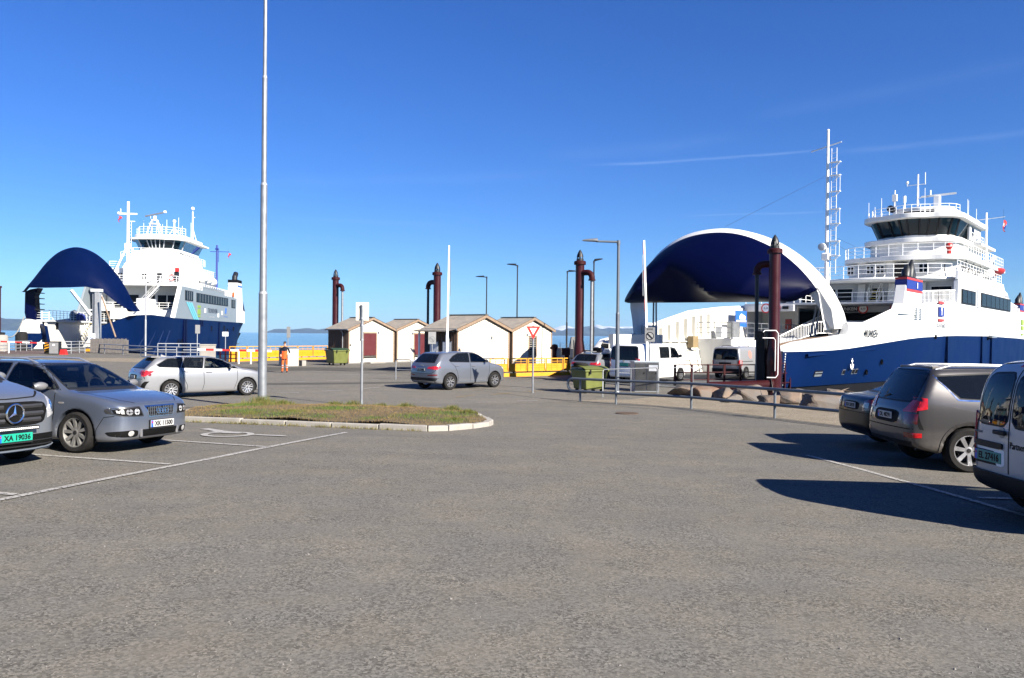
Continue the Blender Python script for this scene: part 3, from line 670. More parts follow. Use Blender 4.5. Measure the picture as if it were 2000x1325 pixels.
# ------------------------------------------------------------------ lamps
def lamp(label, p, h, arm, rz, r0, r1, m, step=None, tilt=0, group='street lamps', headm=None, base=False, head=(.62, .26)):
    t = thing('street_lamp', label, 'street lamp', (p[0], p[1], gz(*p)), rz, group)
    mb = MB(); s = step or h*.45
    mb.tube((0, 0, -.1), (0, 0, s), r0, r0*.96, 14).tube((0, 0, s), (0, 0, s+.06), r0*1.0, r1*1.05, 14).tube((0, 0, s+.06), (0, 0, h), r1, r1*.9, 14)
    mb.build('pole', m, t, smooth=40)
    if base: MB().lathe([(0, .02), (r0*2.1, .02), (r0*2.1, .05), (r0*1.5, .06), (r0*1.2, .12), (0, .12)], 16).build('base_flange', M['galv'], t, smooth=30)
    z2 = h+arm*math.sin(tilt); 
    MB().tube((-.05, 0, h-.04), (arm, 0, z2-.02), r1*.75, r1*.65, 10).tube((0, 0, h-.16), (0, 0, h+.02), r1*1.15, n=12).build('bracket_arm', m, t, smooth=40)
    L_, W_ = head; hd = MB(); n = 9; rows = []
    for i in range(n):
        s_ = i/(n-1); x = arm-.06+L_*s_; wv = W_/2*math.sin(PI*min(1, .12+.86*s_)**.6)*.98+.03; hh = .085*(1-s_)**.5+.02; row = []
        for j in range(8): a = 2*PI*j/8; row.append((x, wv*math.cos(a), z2+.0+hh*math.sin(a)*(1 if math.sin(a) > 0 else .5)+L_*s_*math.sin(tilt)*.6))
        rows.append(row+[row[0]])
    hd.grid(rows); hd.build('lamp_head', headm or m, t, smooth=50)
    return t
p = gp(1205, 770); lamp('grey street lamp with a long arm to the left behind the low pipe rail', (p.x, p.y), 6.12, .90, PI, .085, .062, M['grey_paint'], 3.2, 0, 'street lamps', M['galv'], True, (.62, .2))
lamp('thin dark lamp post rising behind the porch shed, head to the left', (-2.25, 68), 7.35, .28, PI, .075, .055, M['dark_metal'], 3.3, 0, 'thin dark lamps by the water', None, False, (.75, .3))
lamp('thin dark lamp post rising behind the shed with the narrow window', (.35, 57), 7.4, .15, PI, .07, .05, M['dark_metal'], 3.3, .12, 'thin dark lamps by the water', None, False, (.7, .3))
lamp('thin dark lamp post left of the maroon tower, head to the right', (4.2, 60), 7.25, .15, 0, .07, .05, M['dark_metal'], 3.3, 0, 'thin dark lamps by the water', None, False, (.7, .3))
lamp('thin dark lamp post right of the maroon tower, head tilted up', (5.2, 50), 7.1, .10, .2, .07, .05, M['dark_metal'], 3.3, .35, 'thin dark lamps by the water', None, False, (.55, .26))
p = gp(284, 697); lamp('slim pale lamp post in front of the left ferry bow', (p.x, p.y), 6.7, .2, 0, .085, .06, M['galv_light'], 3.3, .25, 'street lamps', None, False, (.5, .22))
# tall lighting mast in the traffic island
p = gp(512, 797); t = thing('lighting_mast', 'tall galvanised lighting mast standing in the grass island', 'lighting mast', (p.x, p.y, isl_top(p.x, p.y)-.06))
segs = [(-.3, 3.35, .132, .125), (3.35, 6.6, .104, .098), (6.6, 9.8, .078, .072), (9.8, 13.5, .058, .05)]
for a, b_, r1, r2 in segs: MB().tube((0, 0, a), (0, 0, b_), r1, r2, 24).build('pole_section', M['galv'], t, smooth=40)
for (a, b_, r1, r2), (c, d, r3, r4) in zip(segs, segs[1:]): MB().tube((0, 0, b_-.002), (0, 0, b_+.07), r2*1.05, r3*1.02, 24).build('collar', M['galv_light'], t, smooth=40)
MB().lathe([(0, .0), (.24, .0), (.24, .04), (.17, .06), (.15, .22), (.132, .24)], 24).build('base_flange', M['galv_light'], t, smooth=40)
for k in (-1, 1): MB().box((k*.5, -.15, 13.4), (.5, .35, .16)).build('floodlight', M['dark_metal'], t, bevel=.03)
MB().beam((-.7, 0, 13.3), (.7, 0, 13.3), .06, .06).build('crossarm', M['galv'], t)

# ------------------------------------------------------------------ signs
def round_sign_face(parent, y, z, rad, m_ring, m_face, slash=None):
    MB().lathe([(0, 0), (rad, 0), (rad, -.004), (0, -.004)], 28, (0, y, z), 'y').build('ring', m_ring, parent)
    MB().lathe([(0, 0), (rad*.80, 0), (rad*.80, -.004), (0, -.004)], 28, (0, y-.005, z), 'y').build('face', m_face, parent)
    if slash is not None: MB().beam((-rad*.62, y-.012, z+rad*.62*slash), (rad*.62, y-.012, z-rad*.62*slash), .05, rad*.16, (0, 1, 0)).build('slash', m_ring, parent)
p = gp(706, 793); t = thing('parking_sign', 'pale sign seen from behind on a grey post in the grass island', 'sign', (p.x, p.y, isl_top(p.x, p.y)-.03), R(8))
M['sign_back'] = mat('beige_sign_back', (.62, .58, .47), .5, .1, .06, 3)  # beige, yellowed back of the plate
MB().tube((0, 0, -.1), (0, 0, 3.05), .042, n=12).build('post', M['galv'], t, smooth=40)
MB().bx(-.20, .20, .05, .062, 2.55, 3.12).build('sign_plate', M['sign_back'], t, bevel=.003)
MB().bx(-.075, -.05, .045, .06, 1.90, 2.45).build('side_plate', M['sign_back'], t)
for z in (2.62, 3.03, 1.94, 2.4): MB().lathe([(.0, -.02), (.052, -.02), (.052, .02), (0, .02)], 12, (0, 0, z)).build('clamp', M['galv_light'], t)
t = thing('give_way_sign', 'red and white give-way triangle on a thin post beside the silver hatchback', 'sign', (.85, 31.3, gz(.85, 31.3))); t.scale = (1.035,)*3
MB().tube((0, 0, -.1), (0, 0, 2.62), .036, n=12).build('post', M['galv'], t, smooth=40)
def tri(s, zc): return [(-s/2, zc+s*.30), (s/2, zc+s*.30), (0, zc-s*.60)]
M['sign_red'] = mat('sign_red', (.62, .03, .022), .4, 0, .04, 3)
MB().prism(tri(.56, 2.42), lambda a, b, d: (a, d, b), -.045, -.034).build('red_border', M['sign_red'], t)
MB().prism(tri(.28, 2.432), lambda a, b, d: (a, d, b), -.052, -.046).build('white_face', M['white_sign'], t)
for z in (2.3, 2.5): MB().box((0, 0, z), (.12, .07, .03)).build('clamp', M['galv'], t)
def no_park(label, p, h, plate, yaw, m_plate, m_ring, m_face, text, post_r=.03):
    t = thing('no_stopping_sign', label, 'sign', p, yaw); w_, hh = plate
    MB().tube((0, 0, -.1), (0, 0, h), post_r, n=10).build('post', M['galv'], t, smooth=40)
    MB().bx(-w_/2, w_/2, -.045, -.033, h-hh, h).build('sign_plate', m_plate, t, bevel=.003)
    round_sign_face(t, -.046, h-hh*.60, w_*.40, m_ring, m_face, 1)
    MB().beam((-w_*.26, -.058, h-hh*.60-w_*.26), (w_*.26, -.058, h-hh*.60+w_*.26), .004, w_*.05, (0, 1, 0)).build('cross_bar', m_ring, t)
    if text: lettering(text, m_ring, t, (0, -.048, h-hh*.13), 0, w_*.6, hh*.13)
    return t
M['grey_plate'] = mat('grey_sign_plate', (.19, .19, .19), .5, .2, .08, 4); M['grey_plate_l'] = mat('grey_sign_face', (.27, .27, .265), .5, .2, .08, 4)
p = gp(1268, 760); no_park('dark grey no-stopping sign on a post in front of the steel cabinet', p, 2.72, (.44, .64), R(-6), M['grey_plate'], M['black'], M['grey_plate_l'], 'SONE')
p = Vector((-4.6, 45.0, gz(-4.6, 45))); no_park('grey no-stopping sign by the porch shed above the silver hatchback', p, 2.45, (.44, .70), R(0), M['grey_plate_l'], M['grey_plate'], M['grey_plate_l'], '')
p = gp(440, 706); t = thing('notice_sign', 'small white notice sign on a thin post before the blue hull', 'sign', p)
MB().tube((0, 0, -.1), (0, 0, 2.35), .03, n=8).build('post', M['galv_light'], t); MB().bx(-.24, .24, -.04, -.03, 1.98, 2.33).build('sign_plate', M['paper'], t); MB().bx(-.17, .17, -.05, -.039, 2.12, 2.2).build('text_band', M['grey_plate_l'], t)
p = gp(385, 697); t = thing('direction_sign', 'dark narrow sign seen edge on before the blue hull', 'sign', p, R(60))
MB().tube((0, 0, -.1), (0, 0, 2.9), .035, n=8).build('post', M['galv_light'], t); MB().bx(-.26, .26, -.05, -.03, 2.15, 2.95).build('sign_plate', M['grey_plate'], t)
p = gp(562, 722); t = thing('sign_post', 'narrow dark sign on a post behind the orange worker', 'sign', dp(562, 712, 57), R(82))
MB().tube((0, 0, -.2), (0, 0, 2.75), .035, n=8).build('post', M['galv'], t); MB().bx(-.3, .3, -.05, -.03, 1.95, 2.75).build('sign_plate', M['grey_plate'], t)

# ------------------------------------------------------------------ raised barriers
def barrier(label, p, h, lean, striped, rz=0):
    t = thing('barrier_arm', label, 'barrier', p, rz, 'raised barrier arms')
    MB().bx(-.16, .16, -.16, .16, -.05, 1.0).build('drive_cabinet', M['galv_light'], t, bevel=.02)
    n = 9; dx = lean*h
    for k in range(n):
        a, b_ = Vector((dx*k/n, 0, .85+(h-.85)*k/n)), Vector((dx*(k+1)/n, 0, .85+(h-.85)*(k+1)/n)); wd = .105-.040*k/n
        MB().beam(a, b_, wd, wd*.8, (0, 1, 0)).build('arm_section', M['white'], t)
        if striped and k in (2, 4, 6, 8):
            MB().beam(a+Vector((-wd*.5-.012, 0, .0)), b_+Vector((-wd*.5-.012, 0, -.1)), .02, wd*.85, (0, 1, 0)).build('red_stripe', M['red'], t)
    s = -1 if striped else 1
    MB().beam((dx*.62+s*.11, 0, h*.62), (dx*.88+s*.09, 0, h*.90), .03, .03).build('skirt_rod', M['galv'], t)
    return t
p = gp(1257, 758); barrier('raised white barrier arm with red stripes beside the steel cabinet', (p.x+.35, p.y+1.0, p.z), 6.75, -.035, True, R(5))
barrier('raised plain white barrier arm behind the silver hatchback', (-3.45, 41.6, gz(-3, 41)), 7.05, .008, False)

# ------------------------------------------------------------------ yellow ramp barriers
def yellow_barrier(label, a, b_, n, h=1.0):
    a, b_ = Vector(a), Vector(b_); d = (b_-a); L_ = d.length; t = thing('ramp_barrier', label, 'barrier', (a.x, a.y, gz(a.x, a.y)), math.atan2(d.y, d.x), 'yellow ramp barriers')
    MB().bx(0, L_, -.10, .06, -.02, .20).build('base_beam', M['yellow'], t, bevel=.02)
    for k in range(n):
        x0, x1 = L_*k/n+.03, L_*(k+1)/n-.03
        fr = MB(); 
        for q in ((x0, x0+.05), (x1-.05, x1)): fr.bx(q[0], q[1], -.055, .0, .28, h)
        for z in (.28, h-.06): fr.bx(x0+.05, x1-.05, -.05, -.005, z, z+.06)
        f = fr.build('panel_frame', M['yellow'], t)
        MB().bx(x0+.05, x1-.05, -.012, -.004, .34, h*.68).build('panel', M['yellow'], f)
        rb = MB()
        for z in (.48, .60, h*.68, h*.68+.12): rb.bx(x0+.06, x1-.06, -.032, -.0125, z, z+.028)
        for s in (.33, .66): rb.bx(x0+(x1-x0)*s-.012, x0+(x1-x0)*s+.012, -.029, -.0125, .35, h-.07)
        rb.build('panel_rib', M['yellow'], f)
        for q in (.25, .75): MB().bx(x0+(x1-x0)*q-.05, x0+(x1-x0)*q+.05, -.07, .0, .20, .28).build('hinge', M['dark_metal'], t)
    return t
yellow_barrier('yellow steel barrier with ribbed panels below the two right-hand sheds', (-1.25, 42.6), (4.05, 46.2), 5, 1.02)
yellow_barrier('yellow steel barrier left of the sheds, behind the worker', (-22.2, 61.2), (-16.4, 69.5), 6, 1.2)

# ------------------------------------------------------------------ rails
def pipe_rail(label, pts, h, r, m, heights=None, post=True, posts=None, loop=False, group=None, name='guard_rail', pr=None):
    """tubular rail on posts along ground points"""
    a = Vector(pts[0]); t = thing(name, label, 'railing', (a.x, a.y, gz(a.x, a.y)), 0, group); o = Vector((a.x, a.y, gz(a.x, a.y)))
    P = [Vector((q[0], q[1], gz(q[0], q[1])))-o for q in pts]; hs = heights or (h, h*.5)
    if loop:
        d = (P[0]-P[1]).normalized(); rr = (hs[0]-hs[1])/2; c = P[0]+Vector((0, 0, (hs[0]+hs[1])/2))
        arc = [c+d*rr*math.cos(R(q))+Vector((0, 0, rr*math.sin(R(q)))) for q in range(-90, 91, 20)]
        MB().path([p+Vector((0, 0, hs[1])) for p in reversed(P)]+arc[1:-1]+[p+Vector((0, 0, hs[0])) for p in P], r, 12).build('rail', m, t, smooth=40)
    else:
        for z in hs: MB().path([p+Vector((0, 0, z)) for p in P], r, 10).build('rail', m, t, smooth=40)
    for q in (posts or pts):
        p = Vector((q[0], q[1], gz(q[0], q[1])))-o; MB().tube(p+Vector((0, 0, -.1)), p+Vector((0, 0, hs[0]-r*.2)), pr or r*.85, n=8).build('post', m, t, smooth=40)
    return t
M['rail_blue'] = mat('weathered_rail_steel', (.19, .215, .24), .5, .45, .16, 6, .05, 60)
p1, p2, p3, p4 = gp(1133, 785), gp(1203, 790), gp(1350, 799), gp(1513, 817); pe = p4+(p4-p3)*1.05; ps = p1+(p1-p2)*.22
pipe_rail('long low pipe rail with a rounded end along the gravel strip', [ps, p1, p2, p3, p4, pe], .80, .045, M['rail_blue'], (.80, .37), posts=[p1, p2, p3, p4, pe], loop=True)
def hoop(label, a, b_, h, r, m, mid=None, group='galvanised hoop rails', n=2, mesh=False):
    a, b_ = Vector(a), Vector(b_); t = thing('hoop_rail', label, 'railing', a, 0, group); d = b_-a; up = Vector((0, 0, h))
    MB().path([Vector((0, 0, -.1)), up*.94, up+d.normalized()*.06, d+up-d.normalized()*.06, d+up*.94, d+Vector((0, 0, -.1))], r, 8).build('frame', m, t, smooth=40)
    for k in range(1, n): MB().tube(d*k/n+Vector((0, 0, -.1)), d*k/n+up, r*.9, n=8).build('post', m, t, smooth=40)
    if mid: MB().tube(up*mid, d+up*mid, r*.8, n=8).build('mid_rail', m, t, smooth=40)
    if mesh:
        mb = MB(); L_ = d.length; e = d.normalized()
        for k in range(1, int(L_/.09)): mb.tube(e*(.09*k)+Vector((0, 0, .12)), e*(.09*k)+up, .0035, n=3, cap=False)
        for k in range(1, int(h/.09)): mb.tube(Vector((0, 0, .12+.085*k)), d+Vector((0, 0, .12+.085*k)), .0035, n=3, cap=False)
        tag(mb.build('wire_mesh', m, t, fix=False), kind='stuff')
    return t
a, b_, c = gp(1177, 776), gp(1283, 769), gp(1353, 768)
hoop('galvanised hoop fence between the green bin and the steel cabinet', a, b_, 1.05, .020, M['galv'], None, n=2)
hoop('galvanised hoop fence right of the steel cabinet', b_+Vector((.06, 0, 0)), c, 1.05, .020, M['galv'], None, n=1)
a = gp(773, 742); hoop('galvanised hoop rail left of the silver hatchback', a, gp(803, 743), 1.02, .03, M['galv'], .5, n=1)
hoop('galvanised hoop rail half hidden behind the silver hatchback', gp(812, 741), gp(985, 735), 1.02, .03, M['galv'], .5, n=3)
# maroon railing on the ramp edge
ra, rb = Vector((7.6, 36.0)), Vector((11.0, 34.0))
def deck_rail(label, a, b_, n, h, m, z0, rails=(1.0, .66, .33), w_=.09, group='maroon ramp railings'):
    a, b_ = Vector(a), Vector(b_); t = thing('ramp_railing', label, 'railing', (a.x, a.y, z0), 0, group); d = b_-a
    for k in range(n+1): q = d*k/n; MB().box((q.x, q.y, h/2), (w_, w_, h), math.atan2(d.y, d.x)).build('post', m, t)
    for s in rails: MB().tube((0, 0, h*s-.03), (d.x, d.y, h*s-.03), .028, n=8).build('rail', m, t, smooth=40)
    return t
deck_rail('maroon three-bar railing along the near edge of the ramp', gp(1318, 754), gp(1476, 752), 5, 1.05, M['maroon_dull'], -.55)
deck_rail('short maroon railing beside the near tower and the white ladder', Vector((11.75, 34.3)), Vector((12.5, 35.1)), 2, 1.3, M['maroon_dull'], -.6)
a, b_ = gp(1384, 764), gp(1506, 766)
t = thing('maroon_pipe', 'thick maroon pipe lying behind the boulders to the near tower', 'pipe', (a.x, a.y, a.z+.18)); d = b_-a
MB().tube((0, 0, 0), (d.x, d.y, d.z+.12), .21, n=20).build('pipe', M['maroon_dull'], t, smooth=40)
MB().lathe([(0, -.04), (.29, -.04), (.29, .04), (0, .04)], 20, (d.x, d.y, d.z+.12), 'x').build('flange', M['maroon_dull'], t)

# ------------------------------------------------------------------ cabinets, bins
M['steel_front'] = mat('brushed_steel', (.16, .155, .15), .30, .85, .12, 2.0)
M['steel_side'] = mat('grey_cabinet_paint', (.27, .30, .33), .5, .2, .06, 2)
p = gp(1270, 766); t = thing('steel_cabinet', 'stainless steel cabinet with two doors behind the hoop fence', 'cabinet', (p.x-.62, p.y+.25, p.z), R(4))
MB().bx(0, 1.05, 0, .85, -.05, 1.22).build('case', M['steel_side'], t, bevel=.012)
for x0, x1 in ((.02, .50), (.52, 1.03)):
    d = MB().bx(x0, x1, -.022, -.001, .03, 1.19).build('door', M['steel_front'], t, bevel=.006)
    MB().bx(x1-.14, x1-.08, -.045, -.021, .75, .80).build('handle', M['black'], d)
MB().bx(.60, .98, -.03, -.0225, .86, 1.12).build('inspection_plate', M['alu'], t)
MB().bx(-.03, 1.08, -.04, .88, 1.22, 1.27).build('lid', M['steel_side'], t, bevel=.01)
p = gp(583, 716); t = thing('grey_cabinet', 'plain grey cabinet behind the orange worker left of the green bin', 'cabinet', (p.x-.9, p.y, p.z), R(38))
MB().bx(0, .95, 0, 1.2, -.05, 1.22).build('case', mat('pale_grey_cabinet', (.33, .31, .29), .6, .1, .08, 3), t, bevel=.012)
MB().bx(-.022, -.002, .05, 1.15, .05, 1.18).build('door', M['grey_plate'], t); MB().bx(-.05, -.02, .9, .98, .7, .8).build('handle', M['black'], t); MB().bx(-.03, .98, -.03, 1.23, 1.22, 1.27).build('lid', M['grey_paint'], t, bevel=.01)
MB().bx(1.2, 1.5, .0, .5, -.05, .38).build('plinth', M['concrete'], t)
def bin_(label, p, rz, body, side, wd=1.25, dp_=.85, h=.98, wheels=True):
    t = thing('waste_bin', label, 'waste bin', p, rz, 'green waste bins'); mb = MB(); b0, b1 = .84, 1.0
    P = [(x*wd/2*b0, y*dp_/2*b0, .16) for x, y in ((-1, -1), (1, -1), (1, 1), (-1, 1))]+[(x*wd/2*b1, y*dp_/2*b1, h) for x, y in ((-1, -1), (1, -1), (1, 1), (-1, 1))]
    mb.hexa(P).build('body', body, t, bevel=.04)
    MB().bx(-wd/2-.04, wd/2+.04, -dp_/2-.04, dp_/2+.04, h-.10, h-.02).build('rim', body, t, bevel=.02)
    rows = [[(-wd/2-.03+(wd+.06)*i/8, (-dp_/2-.04)+(dp_+.08)*j/6, h+.0+.10*math.sin(PI*j/6)**.7+.05*j/6) for i in range(9)] for j in range(7)]
    lid = MB().grid(rows); lid.grid([[(x, y, z-.03) for x, y, z in r_] for r_ in rows]); lid.build('lid', side, t, smooth=40)
    for k in (-1, 1): MB().bx(k*wd*.32-.03, k*wd*.32+.03, -dp_/2-.07, -dp_/2-.03, h-.2, h-.02).build('clip', M['black'], t)
    for x in (-.45, .45):
        for y in (-.28, .28): MB().lathe([(0, -.03), (.09, -.03), (.09, .03), (0, .03)], 12, (x*wd/1.25, y, .09), 'x').build('wheel', M['rubber'], t)
    return t
p = gp(1152, 769); bin_('dirty lime green wheeled bin behind the rounded rail end with a tyre on it', (p.x+.02, p.y+.45, p.z), R(32), M['green_bin'], M['green_bin'], 1.15, 1.0, .98)
ty = thing('old_tyre', 'black tyre lying on the lid of the lime green bin', 'tyre', (p.x-.33, p.y+.5, p.z+1.13)); ty.rotation_euler = (R(-6), R(5), 0)
MB().lathe([(.20+.10*math.cos(R(a))+.02, .085*math.sin(R(a))) for a in range(0, 361, 30)], 28).build('tread', M['rubber'], ty, smooth=60)
p = gp(655, 714); bin_('green wheeled bin standing against the brown wall of the leftmost shed', (p.x+.05, p.y+.3, p.z), R(40), M['green_bin'], M['dark_green'], 1.25, 1.4, 1.12)
p = gp(408, 706); t = thing('beige_box', 'beige concrete equipment box before the blue hull', 'cabinet', (p.x-.7, p.y, p.z), R(20)); MB().bx(0, 1.15, 0, .9, -.1, 1.25).build('case', M['concrete'], t, bevel=.02); MB().bx(-.04, 1.19, -.04, .94, 1.25, 1.33).build('lid', M['kerb'], t)

# hydrant, box, fence, wall by the water
x, y = 4.0, 51.0
t = thing('hydrant', 'maroon round-headed pipe stand right of the last shed', 'pipe stand', dp(1083, 706, 50)); MB().tube((0, 0, 0), (0, 0, .75), .14, n=14).lathe([(0, .75), (.19, .75), (.22, .9), (.19, 1.05), (0, 1.12)], 14).build('stand', M['maroon_dull'], t, smooth=40); MB().tube((-.3, 0, .85), (.0, 0, .85), .07, n=10).build('outlet', M['maroon_dull'], t)
t = thing('valve_box', 'maroon steel box on a pedestal left of the tall maroon tower', 'valve box', dp(1106, 706, 50)); MB().bx(-.30, .22, -.2, .2, .40, .85).build('box', M['maroon_dull'], t, bevel=.01); MB().bx(-.12, .18, -.14, .14, -.1, .40).build('pedestal', M['maroon_dull'], t)
a, b_ = Vector((7.35, 51.6)), Vector((3.8, 73)); d = b_-a
cw = thing('sea_wall', 'low sunlit concrete wall along the water behind the taxi', 'wall', (a.x, a.y, -.51), math.atan2(d.y, d.x)); n = 9
for k in range(n): MB().bx(d.length*k/n+.01, d.length*(k+1)/n-.01, -.25, .25, -.6, 1.18+.012*((k*7) % 3)).build('concrete_block', M['concrete'], cw, bevel=.03)
t = thing('mesh_fence', 'thin dark wire fence by the water right of the last shed', 'fence', (3.7, 60, -.51)); 
for k in range(4): MB().tube((k*1.1, -k*.5, 0), (k*1.1, -k*.5, 1.75), .025, n=6).build('post', M['dark_metal'], t)
mb = MB()
for k in range(0, 34): mb.tube((k*.1, -k*.1*.4545, .1), (k*.1, -k*.1*.4545, 1.7), .004, n=3, cap=False)
for k in range(1, 9): mb.tube((0, 0, .2*k), (3.3, -1.5, .2*k), .005, n=3, cap=False)
tag(mb.build('wire_mesh', M['galv'], t, fix=False), kind='stuff')
M['dolphin'] = mat('grey_fender_concrete', (.24, .235, .225), .8, 0, .2, 1.5, .2, 8, streaks=.3)
for px, Y in ((1122, 84), (1198, 80)):
    q = dp(px, 660, Y)
    t = thing('mooring_dolphin', 'grey concrete mooring block in the water left of the tall maroon tower' if px < 1150 else 'grey concrete mooring block in the water right of the tall maroon tower', 'mooring block', (q.x, q.y, SEA), 0, 'mooring blocks in the water')
    hh = q.z-SEA+.1
    MB().prism([(-.55, 0), (.62, 0), (.62, hh*.72), (.42, hh), (-.36, hh), (-.55, hh*.75)], lambda a, b, d: (a, d, b), -.6, .6).build('block', M['dolphin'], t, bevel=.04)
    for k in range(3): MB().bx(-.40+.3*k, -.28+.3*k, -.68, -.58, 0, hh*.92).build('fender_strip', M['dolphin'], t)
    MB().bx(-.78, -.54, -.3, .3, hh*.66, hh*.72).build('ledge', M['dark_metal'], t)
pipe_rail('dark single rail sloping along the sea wall', [(3.9, 58), (4.9, 55), (6.2, 51.2), (7.6, 45.2)], 1.3, .02, M['dark_metal'], (1.3,), posts=[(3.9, 58), (7.6, 45.2)])

# ------------------------------------------------------------------ boulders
def rock(rnd, sx, sy, sz):
    """a blasted block: convex lump of random corners, chipped edges, rough faces"""
    from mathutils import noise as nz
    bm = bmesh.new()
    for _ in range(15):
        d = Vector((rnd.gauss(0, 1), rnd.gauss(0, 1), rnd.gauss(0, 1))).normalized(); d = Vector([math.copysign(abs(k)**.62, k) for k in d]).normalized()*rnd.uniform(.86, 1.08)
        bm.verts.new((d.x, d.y, d.z))
    r = bmesh.ops.convex_hull(bm, input=bm.verts); bmesh.ops.delete(bm, geom=list({g for g in r['geom_interior']+r['geom_unused'] if isinstance(g, bmesh.types.BMVert)}), context='VERTS')
    bmesh.ops.bevel(bm, geom=list(bm.edges), offset=.05, segments=1, affect='EDGES')
    bmesh.ops.triangulate(bm, faces=bm.faces); bmesh.ops.subdivide_edges(bm, edges=[e for e in bm.edges if e.calc_length() > .25], cuts=2, use_grid_fill=True); bmesh.ops.triangulate(bm, faces=bm.faces)
    off = Vector((rnd.uniform(0, 50), rnd.uniform(0, 50), rnd.uniform(0, 50)))
    for v in bm.verts: c = v.co*(1+.07*nz.noise(v.co*2.5+off)+.045*nz.noise(v.co*7+off)); v.co = Vector((c.x*sx, c.y*sy, c.z*sz))
    me = bpy.data.meshes.new('boulder'); bm.to_mesh(me); bm.free(); me.shade_smooth(); me.set_sharp_from_angle(angle=R(17)); return me
def rock_mat(name, c1, c2):
    m = mat(name, c1, .85, 0, .30, 2.5, .6, 14); N, L = m.node_tree.nodes, m.node_tree.links; b = N['Principled BSDF']
    src = b.inputs['Base Color'].links[0].from_socket; tc = N.new('ShaderNodeTexCoord'); n = N.new('ShaderNodeTexNoise'); n.inputs['Scale'].default_value = 1.6; n.inputs['Detail'].default_value = 5; L.new(tc.outputs['Object'], n.inputs['Vector'])
    r_ = N.new('ShaderNodeMapRange'); r_.inputs[1].default_value = .42; r_.inputs[2].default_value = .60; L.new(n.outputs[0], r_.inputs[0])
    mx = N.new('ShaderNodeMix'); mx.data_type = 'RGBA'; L.new(r_.outputs[0], mx.inputs[0]); L.new(src, mx.inputs[6]); mx.inputs[7].default_value = (*c2, 1); L.new(mx.outputs[2], b.inputs['Base Color']); return m
RK = [rock_mat('tan_granite', (.16, .118, .088), (.10, .088, .078)), rock_mat('grey_granite', (.095, .085, .075), (.14, .10, .072)), rock_mat('rusty_granite', (.185, .110, .068), (.11, .09, .075))]
rnd = random.Random(5)
WORDS = ['dark flat boulder at the left end of the rock edging', 'large rusty boulder beside the hoop fence', 'small grey boulder between two larger ones behind the rail', 'broad tan boulder in the middle of the rock edging', 'shadowed grey boulder below the white ladder', 'low brown boulder right of the near maroon tower', 'pale tan boulder with a flat top near the black saloon', 'small rusty stone beside the boot of the black saloon', 'grey boulder low against the gravel', 'dark boulder under the maroon pipe', 'brown boulder sloping to the water', 'tan boulder at the water under the ferry bow']
SP = [(1338, 776, 1.0, .55, .42, 1), (1373, 778, .75, .6, .44, 2), (1410, 780, .60, .5, .40, 1), (1466, 786, 1.0, .7, .52, 0), (1536, 790, .85, .7, .46, 1), (1500, 792, .6, .5, .34, 1), (1602, 800, .95, .7, .48, 0), (1642, 800, .42, .4, .40, 2), (1422, 788, .5, .4, .28, 0), (1445, 776, .7, .5, .30, 1), (1570, 784, .8, .7, .40, 0), (1620, 786, .8, .6, .42, 1)]
for (px, py, sx, sy, sz, k), lab in zip(SP, WORDS):
    q = gp(px, py); q += Vector((.25, .45, 0)); o = bpy.data.objects.new('boulder', rock(rnd, sx*.92, sy*.9, sz*.95)); COL.objects.link(o); o.location = (q.x, q.y, gz(q.x, q.y)+sz*.30); o.rotation_euler = (0, 0, rnd.uniform(-.5, .5)); o.data.materials.append(RK[k])
    tag(o, lab, 'boulder', 'boulders edging the quay')
# ------------------------------------------------------------------ car bodies from a distance field
def chaikin(P, it=2, closed=True, q=.22):
    P = [np.array(p, float) for p in P]
    for _ in range(it):
        out = []; n = len(P)
        for i in range(n if closed else n-1):
            a, b = P[i], P[(i+1) % n]; out += [a*(1-q)+b*q, a*q+b*(1-q)]
        if not closed: out = [P[0]]+out+[P[-1]]
        P = out
    return np.array(P)
def sdf_poly(P, X, Y):
    d = np.full(X.shape, 1e9); s = np.ones(X.shape); n = len(P)
    for i in range(n):
        a, b = P[i], P[i-1]; ex, ey = b[0]-a[0], b[1]-a[1]; wx, wy = X-a[0], Y-a[1]
        t = np.clip((wx*ex+wy*ey)/(ex*ex+ey*ey+1e-12), 0, 1); dx, dy = wx-ex*t, wy-ey*t; d = np.minimum(d, dx*dx+dy*dy)
        c1, c2, c3 = Y >= a[1], Y < b[1], ex*wy > ey*wx
        flip = (c1 & c2 & c3) | (~c1 & ~c2 & ~c3); s = np.where(flip, -s, s)
    return s*np.sqrt(d)
def smax(a, b, k):
    h = np.maximum(k-np.abs(a-b), 0)/k; return np.maximum(a, b)+h*h*k*.25
def samp2(F, x0, y0, h, X, Y):
    fx = np.clip((X-x0)/h, 0, F.shape[0]-1.001); fy = np.clip((Y-y0)/h, 0, F.shape[1]-1.001); i, j = fx.astype(int), fy.astype(int); u, v = fx-i, fy-j
    return F[i, j]*(1-u)*(1-v)+F[i+1, j]*u*(1-v)+F[i, j+1]*(1-u)*v+F[i+1, j+1]*u*v
